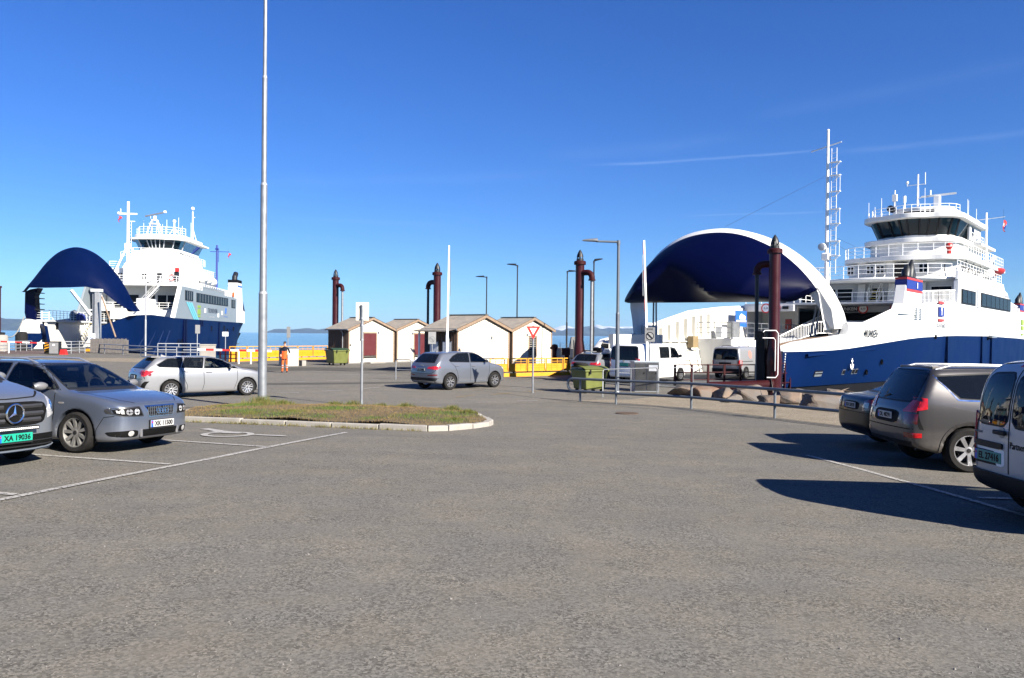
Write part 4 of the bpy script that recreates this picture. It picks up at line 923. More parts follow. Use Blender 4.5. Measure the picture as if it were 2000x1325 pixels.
def surface_net(V, org, h):
    ins = V < 0; nx, ny, nz_ = V.shape; cells = (nx-1, ny-1, nz_-1); cnt = np.zeros(cells, int); offs = [(i, j, k) for i in (0, 1) for j in (0, 1) for k in (0, 1)]
    sl = lambda A, o: A[o[0]:o[0]+cells[0], o[1]:o[1]+cells[1], o[2]:o[2]+cells[2]]
    for o in offs: cnt += sl(ins, o)
    act = (cnt > 0) & (cnt < 8); idx = -np.ones(cells, int); ai = np.argwhere(act); idx[act] = np.arange(len(ai))
    acc = np.zeros((len(ai), 3)); num = np.zeros(len(ai)); I, J, K = ai.T
    for o in offs:
        for ax in range(3):
            if o[ax]: continue
            p = list(o); p[ax] = 1; va, vb = V[I+o[0], J+o[1], K+o[2]], V[I+p[0], J+p[1], K+p[2]]; m = (va < 0) != (vb < 0)
            t = np.where(m, va/np.where(m, va-vb, 1), 0); pos = np.tile(np.array(o, float), (len(ai), 1)); pos[:, ax] = t
            acc[m] += pos[m]; num[m] += 1
    P = np.array(org)+(ai+acc/num[:, None])*h; Q = []
    for ax in range(3):
        a1, a2 = (ax+1) % 3, (ax+2) % 3; s0 = [slice(None)]*3; s1 = [slice(None)]*3; s0[ax] = slice(0, -1); s1[ax] = slice(1, None)
        A, B = ins[tuple(s0)], ins[tuple(s1)]; e = np.argwhere(A != B); e = e[(e[:, a1] > 0) & (e[:, a2] > 0) & (e[:, a1] < V.shape[a1]-1) & (e[:, a2] < V.shape[a2]-1)]
        c = []
        for d1, d2 in ((-1, -1), (0, -1), (0, 0), (-1, 0)):
            q = e.copy(); q[:, a1] += d1; q[:, a2] += d2; c.append(idx[q[:, 0], q[:, 1], q[:, 2]])
        c = np.stack(c, 1); f = A[e[:, 0], e[:, 1], e[:, 2]]; c[~f] = c[~f][:, ::-1]; Q.append(c)
    return P, np.concatenate(Q)
def in_poly(P, x, y):
    c = np.zeros(x.shape, bool); n = len(P)
    for i in range(n):
        (x1, y1), (x2, y2) = P[i], P[i-1]
        if y1 == y2: continue
        c ^= ((y1 > y) != (y2 > y)) & (x < (x2-x1)*(y-y1)/(y2-y1)+x1)
    return c
class Body:
    """side silhouette x plan x cross-section, rounded together, wheel wells cut out"""
    def __init__(s, side, plan, sec, wells, wr, k=.11, h=.03, bow_f=.10, bow_r=.06, well_depth=.34, floor=.17, extra=None):
        side = chaikin(side, 2); full = [(x, y) for x, y in plan]+[(x, -y) for x, y in reversed(plan)]; full = chaikin(full, 2)
        sc = chaikin(sec, 2, closed=False); sc = np.array([(y, z) for y, z in sc]+[(-y, z) for y, z in reversed(sc)])
        x0, x1 = side[:, 0].min()-.12, side[:, 0].max()+.12; W = max(p[1] for p in plan); ym = W+.09; zm = side[:, 1].max()+.12
        xs = np.arange(x0, x1, h); ys = np.arange(-ym-h/2, ym+h, h); zs = np.arange(.02, zm, h); s.h = h; s.org = (xs[0], ys[0], zs[0])
        h2 = h/1.5; gx = np.arange(x0-.3, x1+.3, h2); gzz = np.arange(-.05, zm+.1, h2); D = sdf_poly(side, *np.meshgrid(gx, gzz, indexing='ij'))
        X, Y, Z = np.meshgrid(xs, ys, zs, indexing='ij'); mid = (x0+x1)/2
        bow = np.where(X > mid, np.clip((X-mid)/(x1-mid), 0, 1)*bow_f, -np.clip((mid-X)/(mid-x0), 0, 1)*bow_r)
        d1 = samp2(D, gx[0], gzz[0], h2, X+bow*(Y/W)**2*1.0, Z+.012*(Y/W)**2)
        d2 = sdf_poly(full, *np.meshgrid(xs, ys, indexing='ij'))[:, :, None]; d3 = sdf_poly(sc, *np.meshgrid(ys, zs, indexing='ij'))[None]
        d = smax(smax(d1, d3+0*d1, k), d2+0*d1, k)
        if extra: d = extra(d, X, Y, Z)
        for xw in wells:
            rr = np.sqrt((X-xw)**2+(Z-wr*.97)**2)
            fl = np.maximum(rr-(wr+.115), np.abs(np.abs(Y)-(W-.06))-.068)          # slight flare round the arch
            hh = np.maximum(.07-np.abs(d-fl), 0)/.07; d = np.minimum(d, fl)-hh*hh*.07*.25 if s.flare else d
            d = np.maximum(d, -np.maximum(rr-(wr+.055), (W-well_depth)-np.abs(Y)))
        d = np.maximum(d, floor-Z)
        s.V = d; P, Q = surface_net(d, s.org, h)
        g = np.gradient(d, h); 
        for it in range(3):
            if it == 0:     # one smoothing pass, then back on to the surface
                A = np.zeros_like(P); c = np.zeros(len(P))
                for a, b in ((0, 1), (1, 2), (2, 3), (3, 0)): np.add.at(A, Q[:, a], P[Q[:, b]]); np.add.at(A, Q[:, b], P[Q[:, a]]); np.add.at(c, Q[:, a], 1); np.add.at(c, Q[:, b], 1)
                P = .5*P+.5*A/c[:, None]
            v = s.tri(d, P); G_ = np.stack([s.tri(k_, P) for k_ in g], 1); n2 = np.maximum((G_**2).sum(1), .25); P = P-np.clip(v/n2, -h, h)[:, None]*G_
        s.P, s.Q = P, Q; s.bvh = BVHTree.FromPolygons(P.tolist(), Q.tolist()); s.W = W
    flare = False
    def tri(s, F, P):
        f = (P-np.array(s.org))/s.h; f = np.clip(f, 0, np.array(F.shape)-1.001); i = f.astype(int); u = f-i; r = 0
        for a in (0, 1):
            for b in (0, 1):
                for c in (0, 1):
                    w = (u[:, 0] if a else 1-u[:, 0])*(u[:, 1] if b else 1-u[:, 1])*(u[:, 2] if c else 1-u[:, 2]); r = r+w*F[i[:, 0]+a, i[:, 1]+b, i[:, 2]+c]
        return r
    def shell(s, cuts):
        """quads left after the window openings: cuts = (view, polygon)"""
        C = s.P[s.Q].mean(1); a, b, c, d = (s.P[s.Q[:, i]] for i in range(4)); N_ = np.cross(c-a, d-b); N_ /= np.linalg.norm(N_, axis=1)[:, None]+1e-9
        keep = np.ones(len(s.Q), bool)
        for view, poly in cuts:
            if view == 'side': hit = in_poly(poly, C[:, 0], C[:, 2]) & (np.abs(N_[:, 1]) > .35)
            elif view == 'front': hit = in_poly(poly, C[:, 1], C[:, 2]) & (N_[:, 0] > .12) & (C[:, 0] > 0)
            else: hit = in_poly(poly, C[:, 1], C[:, 2]) & (N_[:, 0] < -.12) & (C[:, 0] < 0)
            keep &= ~hit
        return s.P, s.Q[keep]
    def cast(s, view, a, b):
        if view == 'right': o, d = Vector((a, -5, b)), Vector((0, 1, 0))
        elif view == 'left': o, d = Vector((a, 5, b)), Vector((0, -1, 0))
        elif view == 'front': o, d = Vector((8, a, b)), Vector((-1, 0, 0))
        elif view == 'rear': o, d = Vector((-8, a, b)), Vector((1, 0, 0))
        else: o, d = Vector((a, b, 6)), Vector((0, 0, -1))
        r = s.bvh.ray_cast(o, d)
        if view in ('front', 'rear') and abs(a) > .45 and r[0] is not None:      # round the corner: stay near the end of the car
            e = s.bvh.ray_cast(Vector((8 if view == 'front' else -8, a*.5, b)), d)
            if e[0] is not None and abs(r[0].x-e[0].x) > .34: r = s.bvh.find_nearest(Vector((e[0].x+(-.30 if view == 'front' else .30), math.copysign(s.W, a), b))); return r[0], r[1]
        if view in ('right', 'left') and (r[0] is None or abs(r[0].y) < s.W*.55):   # past the end of the car
            r = s.bvh.find_nearest(Vector((a, math.copysign(s.W*.80, -1 if view == 'right' else 1), b))); return r[0], r[1]
        if r[0] is None or r[1].dot(d) > .05:
            t = {'right': (a, -s.W, b), 'left': (a, s.W, b), 'front': (2.2, a, b), 'rear': (-2.2, a, b), 'top': (a, b, 1.4)}[view]; r = s.bvh.find_nearest(Vector(t))
        return r[0], (r[1] if r[1].dot(d) < 0 else -r[1])
    def patch(s, view, poly, off=.004, step=.06, skirt=.012, hole=None):
        """a panel laid on the body inside a polygon given in that view"""
        V = []; E = []
        for ring in ([poly] + ([hole] if hole else [])):
            b0 = len(V); n = len(ring)
            for i in range(n):
                p, q = Vector(ring[i]), Vector(ring[(i+1) % n]); k = max(1, math.ceil((q-p).length/step))
                for j in range(k): V.append(p.lerp(q, j/k))
            m = len(V)-b0; E += [(b0+i, b0+(i+1) % m) for i in range(m)]
        nb = len(V); xs = [p[0] for p in poly]; ys = [p[1] for p in poly]
        x = min(xs)+step/2
        while x < max(xs):
            y = min(ys)+step/2
            while y < max(ys):
                if inside(x, y, poly) and not (hole and inside(x, y, hole)): V.append(Vector((x, y)))
                y += step
            x += step
        r = delaunay_2d_cdt(V, E, [], 1 if not hole else 1, 1e-6); mb = MB(); P = []; N_ = []
        for p in r[0]: c, n = s.cast(view, p.x, p.y); P.append(c+n*off); N_.append(n)
        fs = [tuple(f) for f in r[2] if not (hole and inside(sum(r[0][i].x for i in f)/len(f), sum(r[0][i].y for i in f)/len(f), hole))]
        mb.add(P, fs)
        if skirt:
            cnt = {}
            for f in fs:
                for i in range(len(f)): e = (f[i], f[(i+1) % len(f)]); cnt[tuple(sorted(e))] = cnt.get(tuple(sorted(e)), []) + [e]
            for k, e in cnt.items():
                if len(e) == 1: i, j = e[0]; mb.add([P[i], P[j], P[j]-N_[j]*skirt, P[i]-N_[i]*skirt], [(0, 1, 2, 3)])
        return mb
    def strip(s, view, pts, wd=.010, off=.0025, step=.05):
        wd = wd*1.3 if wd < .015 else wd
        """a thin line laid on the body (door gap, moulding)"""
        q = []
        for a, b in zip(pts, pts[1:]):
            a, b = Vector(a), Vector(b); k = max(1, math.ceil((b-a).length/step)); q += [a.lerp(b, j/k) for j in range(k)]
        q.append(Vector(pts[-1])); rows = []
        for i, p in enumerate(q):
            d = (q[min(i+1, len(q)-1)]-q[max(i-1, 0)]).normalized(); nn = Vector((-d.y, d.x))*wd/2; row = []
            for e in (p-nn, p+nn): c, n = s.cast(view, e.x, e.y); row.append(c+n*off)
            rows.append(row)
        return MB().grid(rows)
def grow(poly, d):
    n = len(poly); ar = sum(poly[i-1][0]*poly[i][1]-poly[i][0]*poly[i-1][1] for i in range(n)); sg = 1 if ar > 0 else -1; out = []
    for i in range(n):
        a, b, c = Vector(poly[i-1]), Vector(poly[i]), Vector(poly[(i+1) % n]); n1 = Vector(((b-a).y, -(b-a).x)).normalized()*sg; n2 = Vector(((c-b).y, -(c-b).x)).normalized()*sg
        m_ = (n1+n2).normalized(); out.append(tuple(b+m_*d/max(.45, m_.dot(n1))))
    return out
def rnd_poly(poly, q=.16): return [tuple(p) for p in chaikin(poly, 2, True, q)]
def ellipse(cx, cy, rx, ry, n=20): return [(cx+rx*math.cos(2*PI*i/n), cy+ry*math.sin(2*PI*i/n)) for i in range(n)]

M['tyre'] = mat('tyre_rubber', (.022, .021, .020), .85, 0, .25, 14, .15, 60)
M['rim'] = mat('alloy_rim', (.42, .42, .43), .32, .85, .10, 8)
M['rim_dirty'] = mat('dusty_alloy_rim', (.22, .215, .205), .5, .55, .25, 10)
M['disc'] = mat('brake_disc', (.05, .048, .045), .6, .3, .2, 12)
M['car_black'] = mat('car_trim_plastic', (.016, .016, .017), .5, 0, .2, 8)
M['cavity'] = mat('grille_cavity', (.006, .006, .006), .7, 0, .2, 8)
M['gap'] = mat('door_gap', (.012, .012, .012), .8, 0, 0, 5)
M['seat'] = mat('seat_cloth', (.045, .045, .048), .85, 0, .2, 8)
M['dash'] = mat('dashboard_plastic', (.018, .018, .02), .6, 0, .15, 8)
M['glass'] = glass('car_window_glass', (.84, .90, .87), .0)
M['glass_tint'] = glass('tinted_car_glass', (.16, .17, .18), .35, ior=1.42)
M['lamp_glass'] = glass('headlamp_lens', (.85, .87, .88), .0)
M['lamp_inner'] = mat('headlamp_reflector', (.62, .61, .59), .34, .6, .3, 40)
M['red_lens'] = mat('red_lamp_lens', (.42, .012, .014), .15, 0, .25, 25, coat=.6)
M['dark_red_lens'] = mat('dark_red_lamp_lens', (.14, .006, .008), .15, 0, .25, 25, coat=.6)
M['clear_lens'] = mat('clear_lamp_lens', (.26, .25, .24), .2, .4, .2, 25, coat=.5)
M['plate_white'] = mat('white_number_plate', (.36, .36, .35), .4, 0, .04, 5)
M['plate_green'] = mat('green_number_plate', (.010, .27, .18), .4, 0, .04, 5)
M['plate_dkgreen'] = mat('dark_green_number_plate', (.012, .20, .17), .4, 0, .04, 5)
M['plate_blue'] = mat('number_plate_blue', (.012, .08, .46), .4, 0, .04, 5)
M['ink'] = mat('black_ink', (.012, .012, .014), .5, 0, 0, 5)
def paint_mat(name, col, metal=.55, rough=.36, dirt=None, coat=.8, spec=.5): return mat(name, col, rough, metal, .03, 1.2, .0, coat=coat, spec=spec, back=(.02, .02, .022), dirt=dirt)

def wheel(parent, x, y, r, wd, spokes, mrim, kind='spoke', rim_r=None, twin=False, steer=0):
    s = 1 if y > 0 else -1; rr = rim_r or r*.66
    hub = MB().lathe([(0, s*.02), (rr*.62, s*.02), (rr*.62, -s*.03), (0, -s*.03)], 20, (0, 0, 0), 'y').build('wheel', M['disc'], parent, smooth=40)
    hub.location = (x, y, r); hub.rotation_euler = (0, 0, steer)
    t = MB(); hw = wd/2; pr = [(rr, -hw*.80), (rr*1.05, -hw*.92), (r*.90, -hw), (r*.97, -hw*.86), (r, -hw*.66), (r, -hw*.22), (r*.985, -hw*.2), (r*.985, -hw*.14), (r, -hw*.12), (r, hw*.12), (r*.985, hw*.14), (r*.985, hw*.2), (r, hw*.22), (r, hw*.66), (r*.97, hw*.86), (r*.90, hw), (rr*1.05, hw*.92), (rr, hw*.80)]
    t.lathe(pr, 40, (0, 0, 0), 'y'); t.build('tyre', M['tyre'], hub, smooth=35)
    for i in range(48):   # tread blocks
        pass
    m = MB(); yo = s*hw*.74
    m.lathe([(rr*1.02, yo+s*.012), (rr*.97, yo+s*.012), (rr*.93, yo-s*.012), (rr*.90, yo-s*.10), (rr*.90, -s*hw*.8)], 40, (0, 0, 0), 'y')
    m.lathe([(rr*.26, yo-s*.035), (rr*.24, yo-s*.008), (rr*.10, yo-s*.004), (0, yo-s*.004)], 20, (0, 0, 0), 'y')
    for k in range(spokes):
        a0 = 2*PI*k/spokes+.3
        for da in ((-.11, .11) if twin else (0,)):
            a = a0+da; ca, sa = math.cos(a), math.sin(a); ta = a0+da*2.2; cb, sb = math.cos(ta), math.sin(ta)
            w1, w2 = (rr*.075, rr*.085) if twin else ((rr*.11, rr*.15) if spokes < 8 else (rr*.085, rr*.115))
            n1, n2 = (-sa*w1, ca*w1), (-sb*w2, cb*w2); ra, rb_ = rr*.20, rr*.95; P = []
            for dy in (-.035, 0):
                for (c, sn, q, n_, lift) in ((ca, sa, ra, n1, -.010), (cb, sb, rb_, n2, .004)):
                    for sg in (-1, 1): P.append((c*q+n_[0]*sg, yo+s*(lift+dy), sn*q+n_[1]*sg))
            m.add(P, [(4, 5, 7, 6), (0, 1, 5, 4), (2, 3, 7, 6), (0, 2, 6, 4), (1, 3, 7, 5), (0, 1, 3, 2)])
    m.build('rim', mrim, hub, smooth=30)
    MB().lathe([(0, yo+s*.004), (rr*.135, yo+s*.002), (rr*.15, yo-s*.006)], 16, (0, 0, 0), 'y').build('hub_cap', M['car_black'], hub, smooth=40)
    return hub
def plate(parent, loc, rz, text, mp, w_=.52, h=.112, tilt=0, blue=True, holder=True):
    o = MB().bx(-w_/2, w_/2, -.006, .006, -h/2, h/2).build('number_plate', mp, parent, bevel=.004); o.location = loc; o.rotation_euler = (tilt, 0, rz)
    if blue: MB().bx(-w_/2+.003, -w_/2+.045, -.0085, -.0065, -h/2+.003, h/2-.003).build('country_band', M['plate_blue'], o)
    if blue: MB().bx(-w_/2+.012, -w_/2+.036, -.0095, -.0087, h*.08, h*.34).build('flag_mark', M['red'], o)
    if text: lettering(text, M['ink'], o, (.022 if blue else 0, -.0080, 0), 0, w_*.78, h*.70, .030, 'number', .0012)
    if holder: MB().bx(-w_/2-.012, w_/2+.012, .0065, .022, -h/2-.028, h/2+.008).build('plate_holder', M['car_black'], o)
    return o
def car(name, label, cat, loc, rz, body, spec, paint, group='cars at the ferry quay', tilt=True):
    t = thing(name, label, cat, loc, rz, group)
    if tilt:
        e = .5; gx_ = (gz(loc[0]+e, loc[1])-gz(loc[0]-e, loc[1]))/(2*e); gy_ = (gz(loc[0], loc[1]+e)-gz(loc[0], loc[1]-e))/(2*e)
        n = Vector((-gx_, -gy_, 1)).normalized(); q = Vector((0, 0, 1)).rotation_difference(n); t.rotation_euler = (q.to_matrix() @ Matrix.Rotation(rz, 3, 'Z')).to_euler()
    wins = spec['windows']; cuts = []
    for nm, view, poly, gm in wins:
        if gm is not None and view in ('side', 'front', 'rear'): cuts.append((view, grow(poly, -.012)))
    P, Q = body.shell(cuts)
    me = bpy.data.meshes.new('body'); me.from_pydata(P.tolist(), [], Q.tolist()); me.shade_smooth(); me.set_sharp_from_angle(angle=R(50))
    bo = bpy.data.objects.new('body', me); COL.objects.link(bo); bo.parent = t; me.materials.append(paint)
    for nm, view, poly, gm in wins:
        vs = (('right', 'left') if view == 'side' else (view,))
        for v in vs:
            g = body.patch(v, poly, .0035, .09, 0).build(nm, gm, t, smooth=50)
            body.patch(v, grow(poly, spec.get('seal', .022)), .0015, .07, .01, hole=grow(poly, -.016)).build('window_seal', spec.get('seal_mat', M['car_black']), g, smooth=50)
    for it in spec['patches']:
        nm, view, poly, m_ = it[:4]; kw = it[4] if len(it) > 4 else {}
        mir = kw.get('mirror', True); off = kw.get('off', .006)
        if view == 'side': vs = [(v, poly) for v in ('right', 'left')]
        elif mir and view in ('front', 'rear'): vs = [(view, poly), (view, [(-a, b) for a, b in reversed(poly)])]
        else: vs = [(view, poly)]
        for v, pl in vs:
            o = body.patch(v, pl, off, kw.get('step', .05), kw.get('skirt', .014)).build(nm, m_, t, smooth=50)
            for sub in kw.get('subs', []):
                body.patch(v, sub[1] if pl is poly else [(-a, b) for a, b in reversed(sub[1])], off+.004, .04, .006).build(sub[0], sub[2], o, smooth=50)
    for nm, view, pts, wd, m_ in spec['strips']:
        for v in (('right', 'left') if view == 'side' else (view,)):
            body.strip(v, pts, wd).build(nm, m_, t)
    wb, r, wd = spec['wheels'][:3]; y = body.W-wd/2-.012; kw = spec['wheels'][3]
    for x in wb:
        for s in (-1, 1): wheel(t, x, s*y, r, wd, **kw)
        for s in (-1, 1):
            MB().lathe([(r+.058, s*(body.W-.33)), (r+.058, s*(body.W-.045))], 24, (x, 0, r*.97), 'y', arc=PI).build('wheel_liner', M['cavity'], t, smooth=40)
    if spec.get('arch'):
        for x in wb:
            o_, i_ = [], []
            for k in range(25): a = PI*(-.08+1.16*k/24); o_.append((x+(r+.058+spec['arch'])*math.cos(a), r*.97+(r+.058+spec['arch'])*math.sin(a))); i_.append((x+(r+.060)*math.cos(a), r*.97+(r+.060)*math.sin(a)))
            for v in ('right', 'left'): body.patch(v, o_+i_[::-1], .010, .05, .02).build('wheel_arch_trim', spec.get('arch_mat', M['car_black']), t, smooth=50)
    for x, z in spec['handles']:
        for s in (-1, 1):
            c, n = body.cast('left' if s > 0 else 'right', x, z); MB().bx(-.10, .10, -.018, .018, -.014, .014).build('door_handle', spec.get('handle_mat', paint), t, bevel=.008).location = c+n*.022
    x, z = spec['mirror']
    for s in (-1, 1):
        c, n = body.cast('left' if s > 0 else 'right', x, z); mb = MB(); rows = []
        for i in range(7):
            u = i/6; row = []
            sz = math.sin(PI*min(.97, .10+.86*u))**.5
            for j in range(12): a = 2*PI*j/12; row.append((.055*sz*math.cos(a)-.01+(-.02*u), s*(.01+.22*u), .02+.068*sz*math.sin(a)))
            rows.append(row+[row[0]])
        o = MB().grid(rows).build('door_mirror', spec.get('mirror_mat', paint), t, smooth=60); o.location = c+Vector((-.02, s*.035, .03))
        MB().bx(-.065, -.055, min(s*.03, s*.21), max(s*.03, s*.21), -.03, .065).build('mirror_glass', M['chrome'], o)
        MB().beam((0, -s*.06, -.02), (0, s*.04, .0), .06, .03).build('mirror_arm', M['car_black'], o)
    if spec.get('inside'):
        fx, cw = spec['inside']; zb = spec.get('seat_z', .45)
        for x in (fx, fx-.92):
            for s in (-1, 1):
                st = MB().box((x+.08, s*.37, zb), (.50, .48, .16)).beam((x-.16, s*.37, zb+.02), (x-.32, s*.37, zb+.60), .48, .12, (1, 0, 0)).build('seat', M['seat'], t, bevel=.05)
                MB().box((x-.34, s*.37, zb+.72), (.08, .24, .16)).build('headrest', M['seat'], st, bevel=.03)
        MB().box((cw-.10, 0, spec.get('dash_z', .86)), (.42, body.W*2-.34, .16)).build('dashboard', M['dash'], t, bevel=.05)
        wl_ = MB().lathe([(.185+.017*math.cos(R(a)), .017*math.sin(R(a))) for a in range(0, 361, 45)], 22, (0, 0, 0), 'x').beam((0, -.18, 0), (0, .18, 0), .03, .06).build('steering_wheel', M['dash'], t, smooth=60)
        wl_.location = (cw-.44, .37, spec.get('dash_z', .86)+.06); wl_.rotation_euler = (0, R(-25), 0)
        MB().bx(fx-1.6, cw+.1, -body.W+.25, body.W-.25, .24, .27).build('cabin_floor', M['dash'], t)
        mz = spec.get('roof_z'); 
        if mz: MB().box((cw-.62, 0, mz-.14), (.03, .22, .06)).build('interior_mirror', M['dash'], t, bevel=.01)
    for k in spec.get('rails', []):
        x0, x1, yy, m_ = k
        for s in (-1, 1):
            pts = []
            for i in range(9):
                x = x0+(x1-x0)*i/8; c, n = body.cast('top', x, s*yy); pts.append(c+Vector((0, 0, .045 if 0 < i < 8 else -.005)))
            MB().path(pts, .017, 8).build('roof_rail', m_, t, smooth=50)
    return t
def sides(L_f, L_r, zs_front, zs_rear, top, floor):  # small helper to keep silhouettes readable
    return top
# ------------------------------------------------------------------ the cars
def place(pt, lx, ly, deg):
    a = R(deg); x = pt[0]-(lx*math.cos(a)-ly*math.sin(a)); y = pt[1]-(lx*math.sin(a)+ly*math.cos(a)); return (x, y, gz(x, y))
def mir(p): return [(-a, b) for a, b in p]+list(reversed(p))
def badge_at(body, view, y, z, lift=.012): c, n = body.cast(view, y, z); return c+n*lift, n
# --- silver estate, XK 11500
B1 = Body([(-2.15, .20), (-2.29, .36), (-2.31, .62), (-2.25, .88), (-2.16, 1.02), (-1.80, 1.36), (-1.5, 1.41), (-1.0, 1.445), (-.2, 1.455), (.12, 1.43), (.42, 1.335), (1.06, .99), (1.25, .955), (1.5, .935), (1.9, .87), (2.14, .80), (2.23, .72), (2.25, .56), (2.255, .42), (2.24, .30), (2.13, .19), (1.6, .17), (-1.6, .17)],
          [(-2.31, .50), (-2.25, .74), (-2.0, .85), (-1.3, .885), (0, .885), (1.3, .880), (1.80, .845), (2.08, .76), (2.22, .58), (2.26, .3)],
          [(.78, .15), (.86, .26), (.888, .48), (.885, .76), (.848, .955), (.61, 1.40), (.51, 1.45), (0, 1.468)], (1.325, -1.325), .322, k=.10, h=.022, bow_f=.13)
sg = [(-.34, .748), (.34, .748), (.265, .560), (-.265, .560)]
S1 = dict(windows=[('windscreen', 'front', [(-.70, .995), (.70, .995), (.565, 1.37), (-.565, 1.37)], M['glass']),
                   ('side_window', 'side', [(.95, .985), (.45, 1.295), (.10, 1.375), (-.17, 1.395), (-.19, 1.0)], M['glass']),
                   ('side_window', 'side', [(-.27, 1.0), (-.25, 1.395), (-.95, 1.385), (-1.06, 1.02)], M['glass']),
                   ('quarter_window', 'side', [(-1.14, 1.02), (-1.05, 1.38), (-1.55, 1.345), (-1.86, 1.10)], M['glass_tint']),
                   ('rear_window', 'rear', [(-.58, 1.06), (.58, 1.06), (.52, 1.34), (-.52, 1.34)], M['glass_tint'])],
          patches=[('headlight', 'front', [(.365, .585), (.72, .590), (.815, .64), (.825, .715), (.70, .735), (.425, .745)], M['steel_front'], dict(off=.004, subs=[('dark_bezel', [(.39, .60), (.70, .605), (.775, .64), (.79, .70), (.68, .715), (.44, .725)], M['cavity']), ('projector', ellipse(.49, .66, .045, .048, 14), M['lamp_inner']), ('projector', ellipse(.61, .66, .05, .048, 14), M['clear_lens']), ('indicator', [(.68, .63), (.76, .65), (.765, .69), (.69, .69)], M['lamp_inner'])])),
                   ('grille', 'front', sg, M['chrome'], dict(mirror=False, off=.006, subs=[('grille_mesh', grow(sg, -.022), M['cavity'])])),
                   ('lower_grille', 'front', [(-.37, .265), (.37, .265), (.385, .375), (-.385, .375)], M['cavity'], dict(mirror=False)),
                   ('bumper_intake', 'front', rnd_poly([(.455, .265), (.79, .275), (.82, .36), (.47, .38)]), M['cavity'], dict(subs=[('fog_light', ellipse(.58, .325, .045, .042, 14), M['lamp_inner'])])),
                   ('side_indicator', 'side', rnd_poly([(.99, .765), (1.09, .765), (1.09, .795), (.99, .795)]), M['clear_lens']),
                   ('tail_light', 'rear', [(.52, .78), (.86, .78), (.86, .98), (.56, .98)], M['red_lens']),
                   ('cowl_panel', 'top', [(1.10, -.66), (1.20, -.60), (1.22, 0), (1.20, .60), (1.10, .66), (1.06, 0)], M['car_black'], dict(mirror=False, off=.003))],
          strips=[('door_gap', 'side', [(.90, .93), (.905, .6), (.83, .27)], .011, M['gap']), ('door_gap', 'side', [(-.23, .97), (-.23, .30)], .011, M['gap']), ('sill_gap', 'side', [(.83, .265), (-.92, .265)], .010, M['gap']), ('bonnet_gap', 'top', [(1.2, .70), (1.6, .68), (1.95, .60), (2.10, .45)], .009, M['gap']), ('bonnet_gap', 'top', [(1.2, -.70), (1.6, -.68), (1.95, -.60), (2.10, -.45)], .009, M['gap']), ('bumper_gap', 'side', [(2.02, .60), (1.86, .58), (1.74, .40), (1.70, .30)], .008, M['gap']), ('rub_strip', 'side', [(.84, .55), (-.9, .55)], .05, M['gap'])],
          wheels=((1.325, -1.325), .322, .225, dict(spokes=9, mrim=M['rim_dirty'], rim_r=.228)), handles=[(-.02, .86), (-1.02, .88)], mirror=(.78, .985), inside=(.10, .98), dash_z=.90, seat_z=.46, roof_z=1.42, rails=[(-1.65, .18, .53, M['alu'])], seal=.016)
S1['strips'].pop()
P_AUDI = paint_mat('silver_blue_car_paint', (.152, .180, .236), .60, .30, (.55, .55))
t1 = car('estate_car', 'silver estate car with white plate XK 11500 and nine-spoke wheels', 'car', place((-6.86, 12.32), 1.325, -.80, -17), R(-17), B1, S1, P_AUDI)
c, n = badge_at(B1, 'front', 0, .655, .016)
mb = MB()
for k in range(4): mb.lathe([(.040+.0065*math.cos(R(a)), .006*math.sin(R(a))) for a in range(0, 361, 60)], 20, (0, (k-1.5)*.060, 0), 'x')
o = mb.build('ring_badge', M['chrome'], t1, smooth=50); o.location = c+Vector((.012, 0, 0)); o.rotation_euler = (0, R(-8), 0)
for k in range(-7, 8):
    if abs(k) < 1: continue
    y = k*.040; c2, n2 = B1.cast('front', y, .655); hh = .155 if abs(y) < .25 else .13
    MB().box((0, 0, 0), (.008, .007, hh)).build('grille_bar', M['grey_paint'], t1).location = c2+n2*.012
for z in (.60, .655, .705):
    pts = []
    for k in range(-6, 7): c2, n2 = B1.cast('front', k*.045*(.9 if z < .62 else 1), z); pts.append(c2+n2*.011)
    MB().path(pts, .003, 4).build('grille_bar', M['grey_paint'], t1)
for s in (-1, 1): c2, n2 = B1.cast('front', s*.40, .32); MB().box((0, 0, 0), (.02, .05, .13)).build('bumper_strut', P_AUDI, t1, bevel=.01).location = c2+n2*.004
c, n = badge_at(B1, 'front', 0, .455, .02); plate(t1, c+Vector((.006, 0, 0)), R(90), 'XK 11500', M['plate_white'])
M['slat'] = mat('dark_grille_slat', (.055, .055, .058), .4, .2, .1, 5)
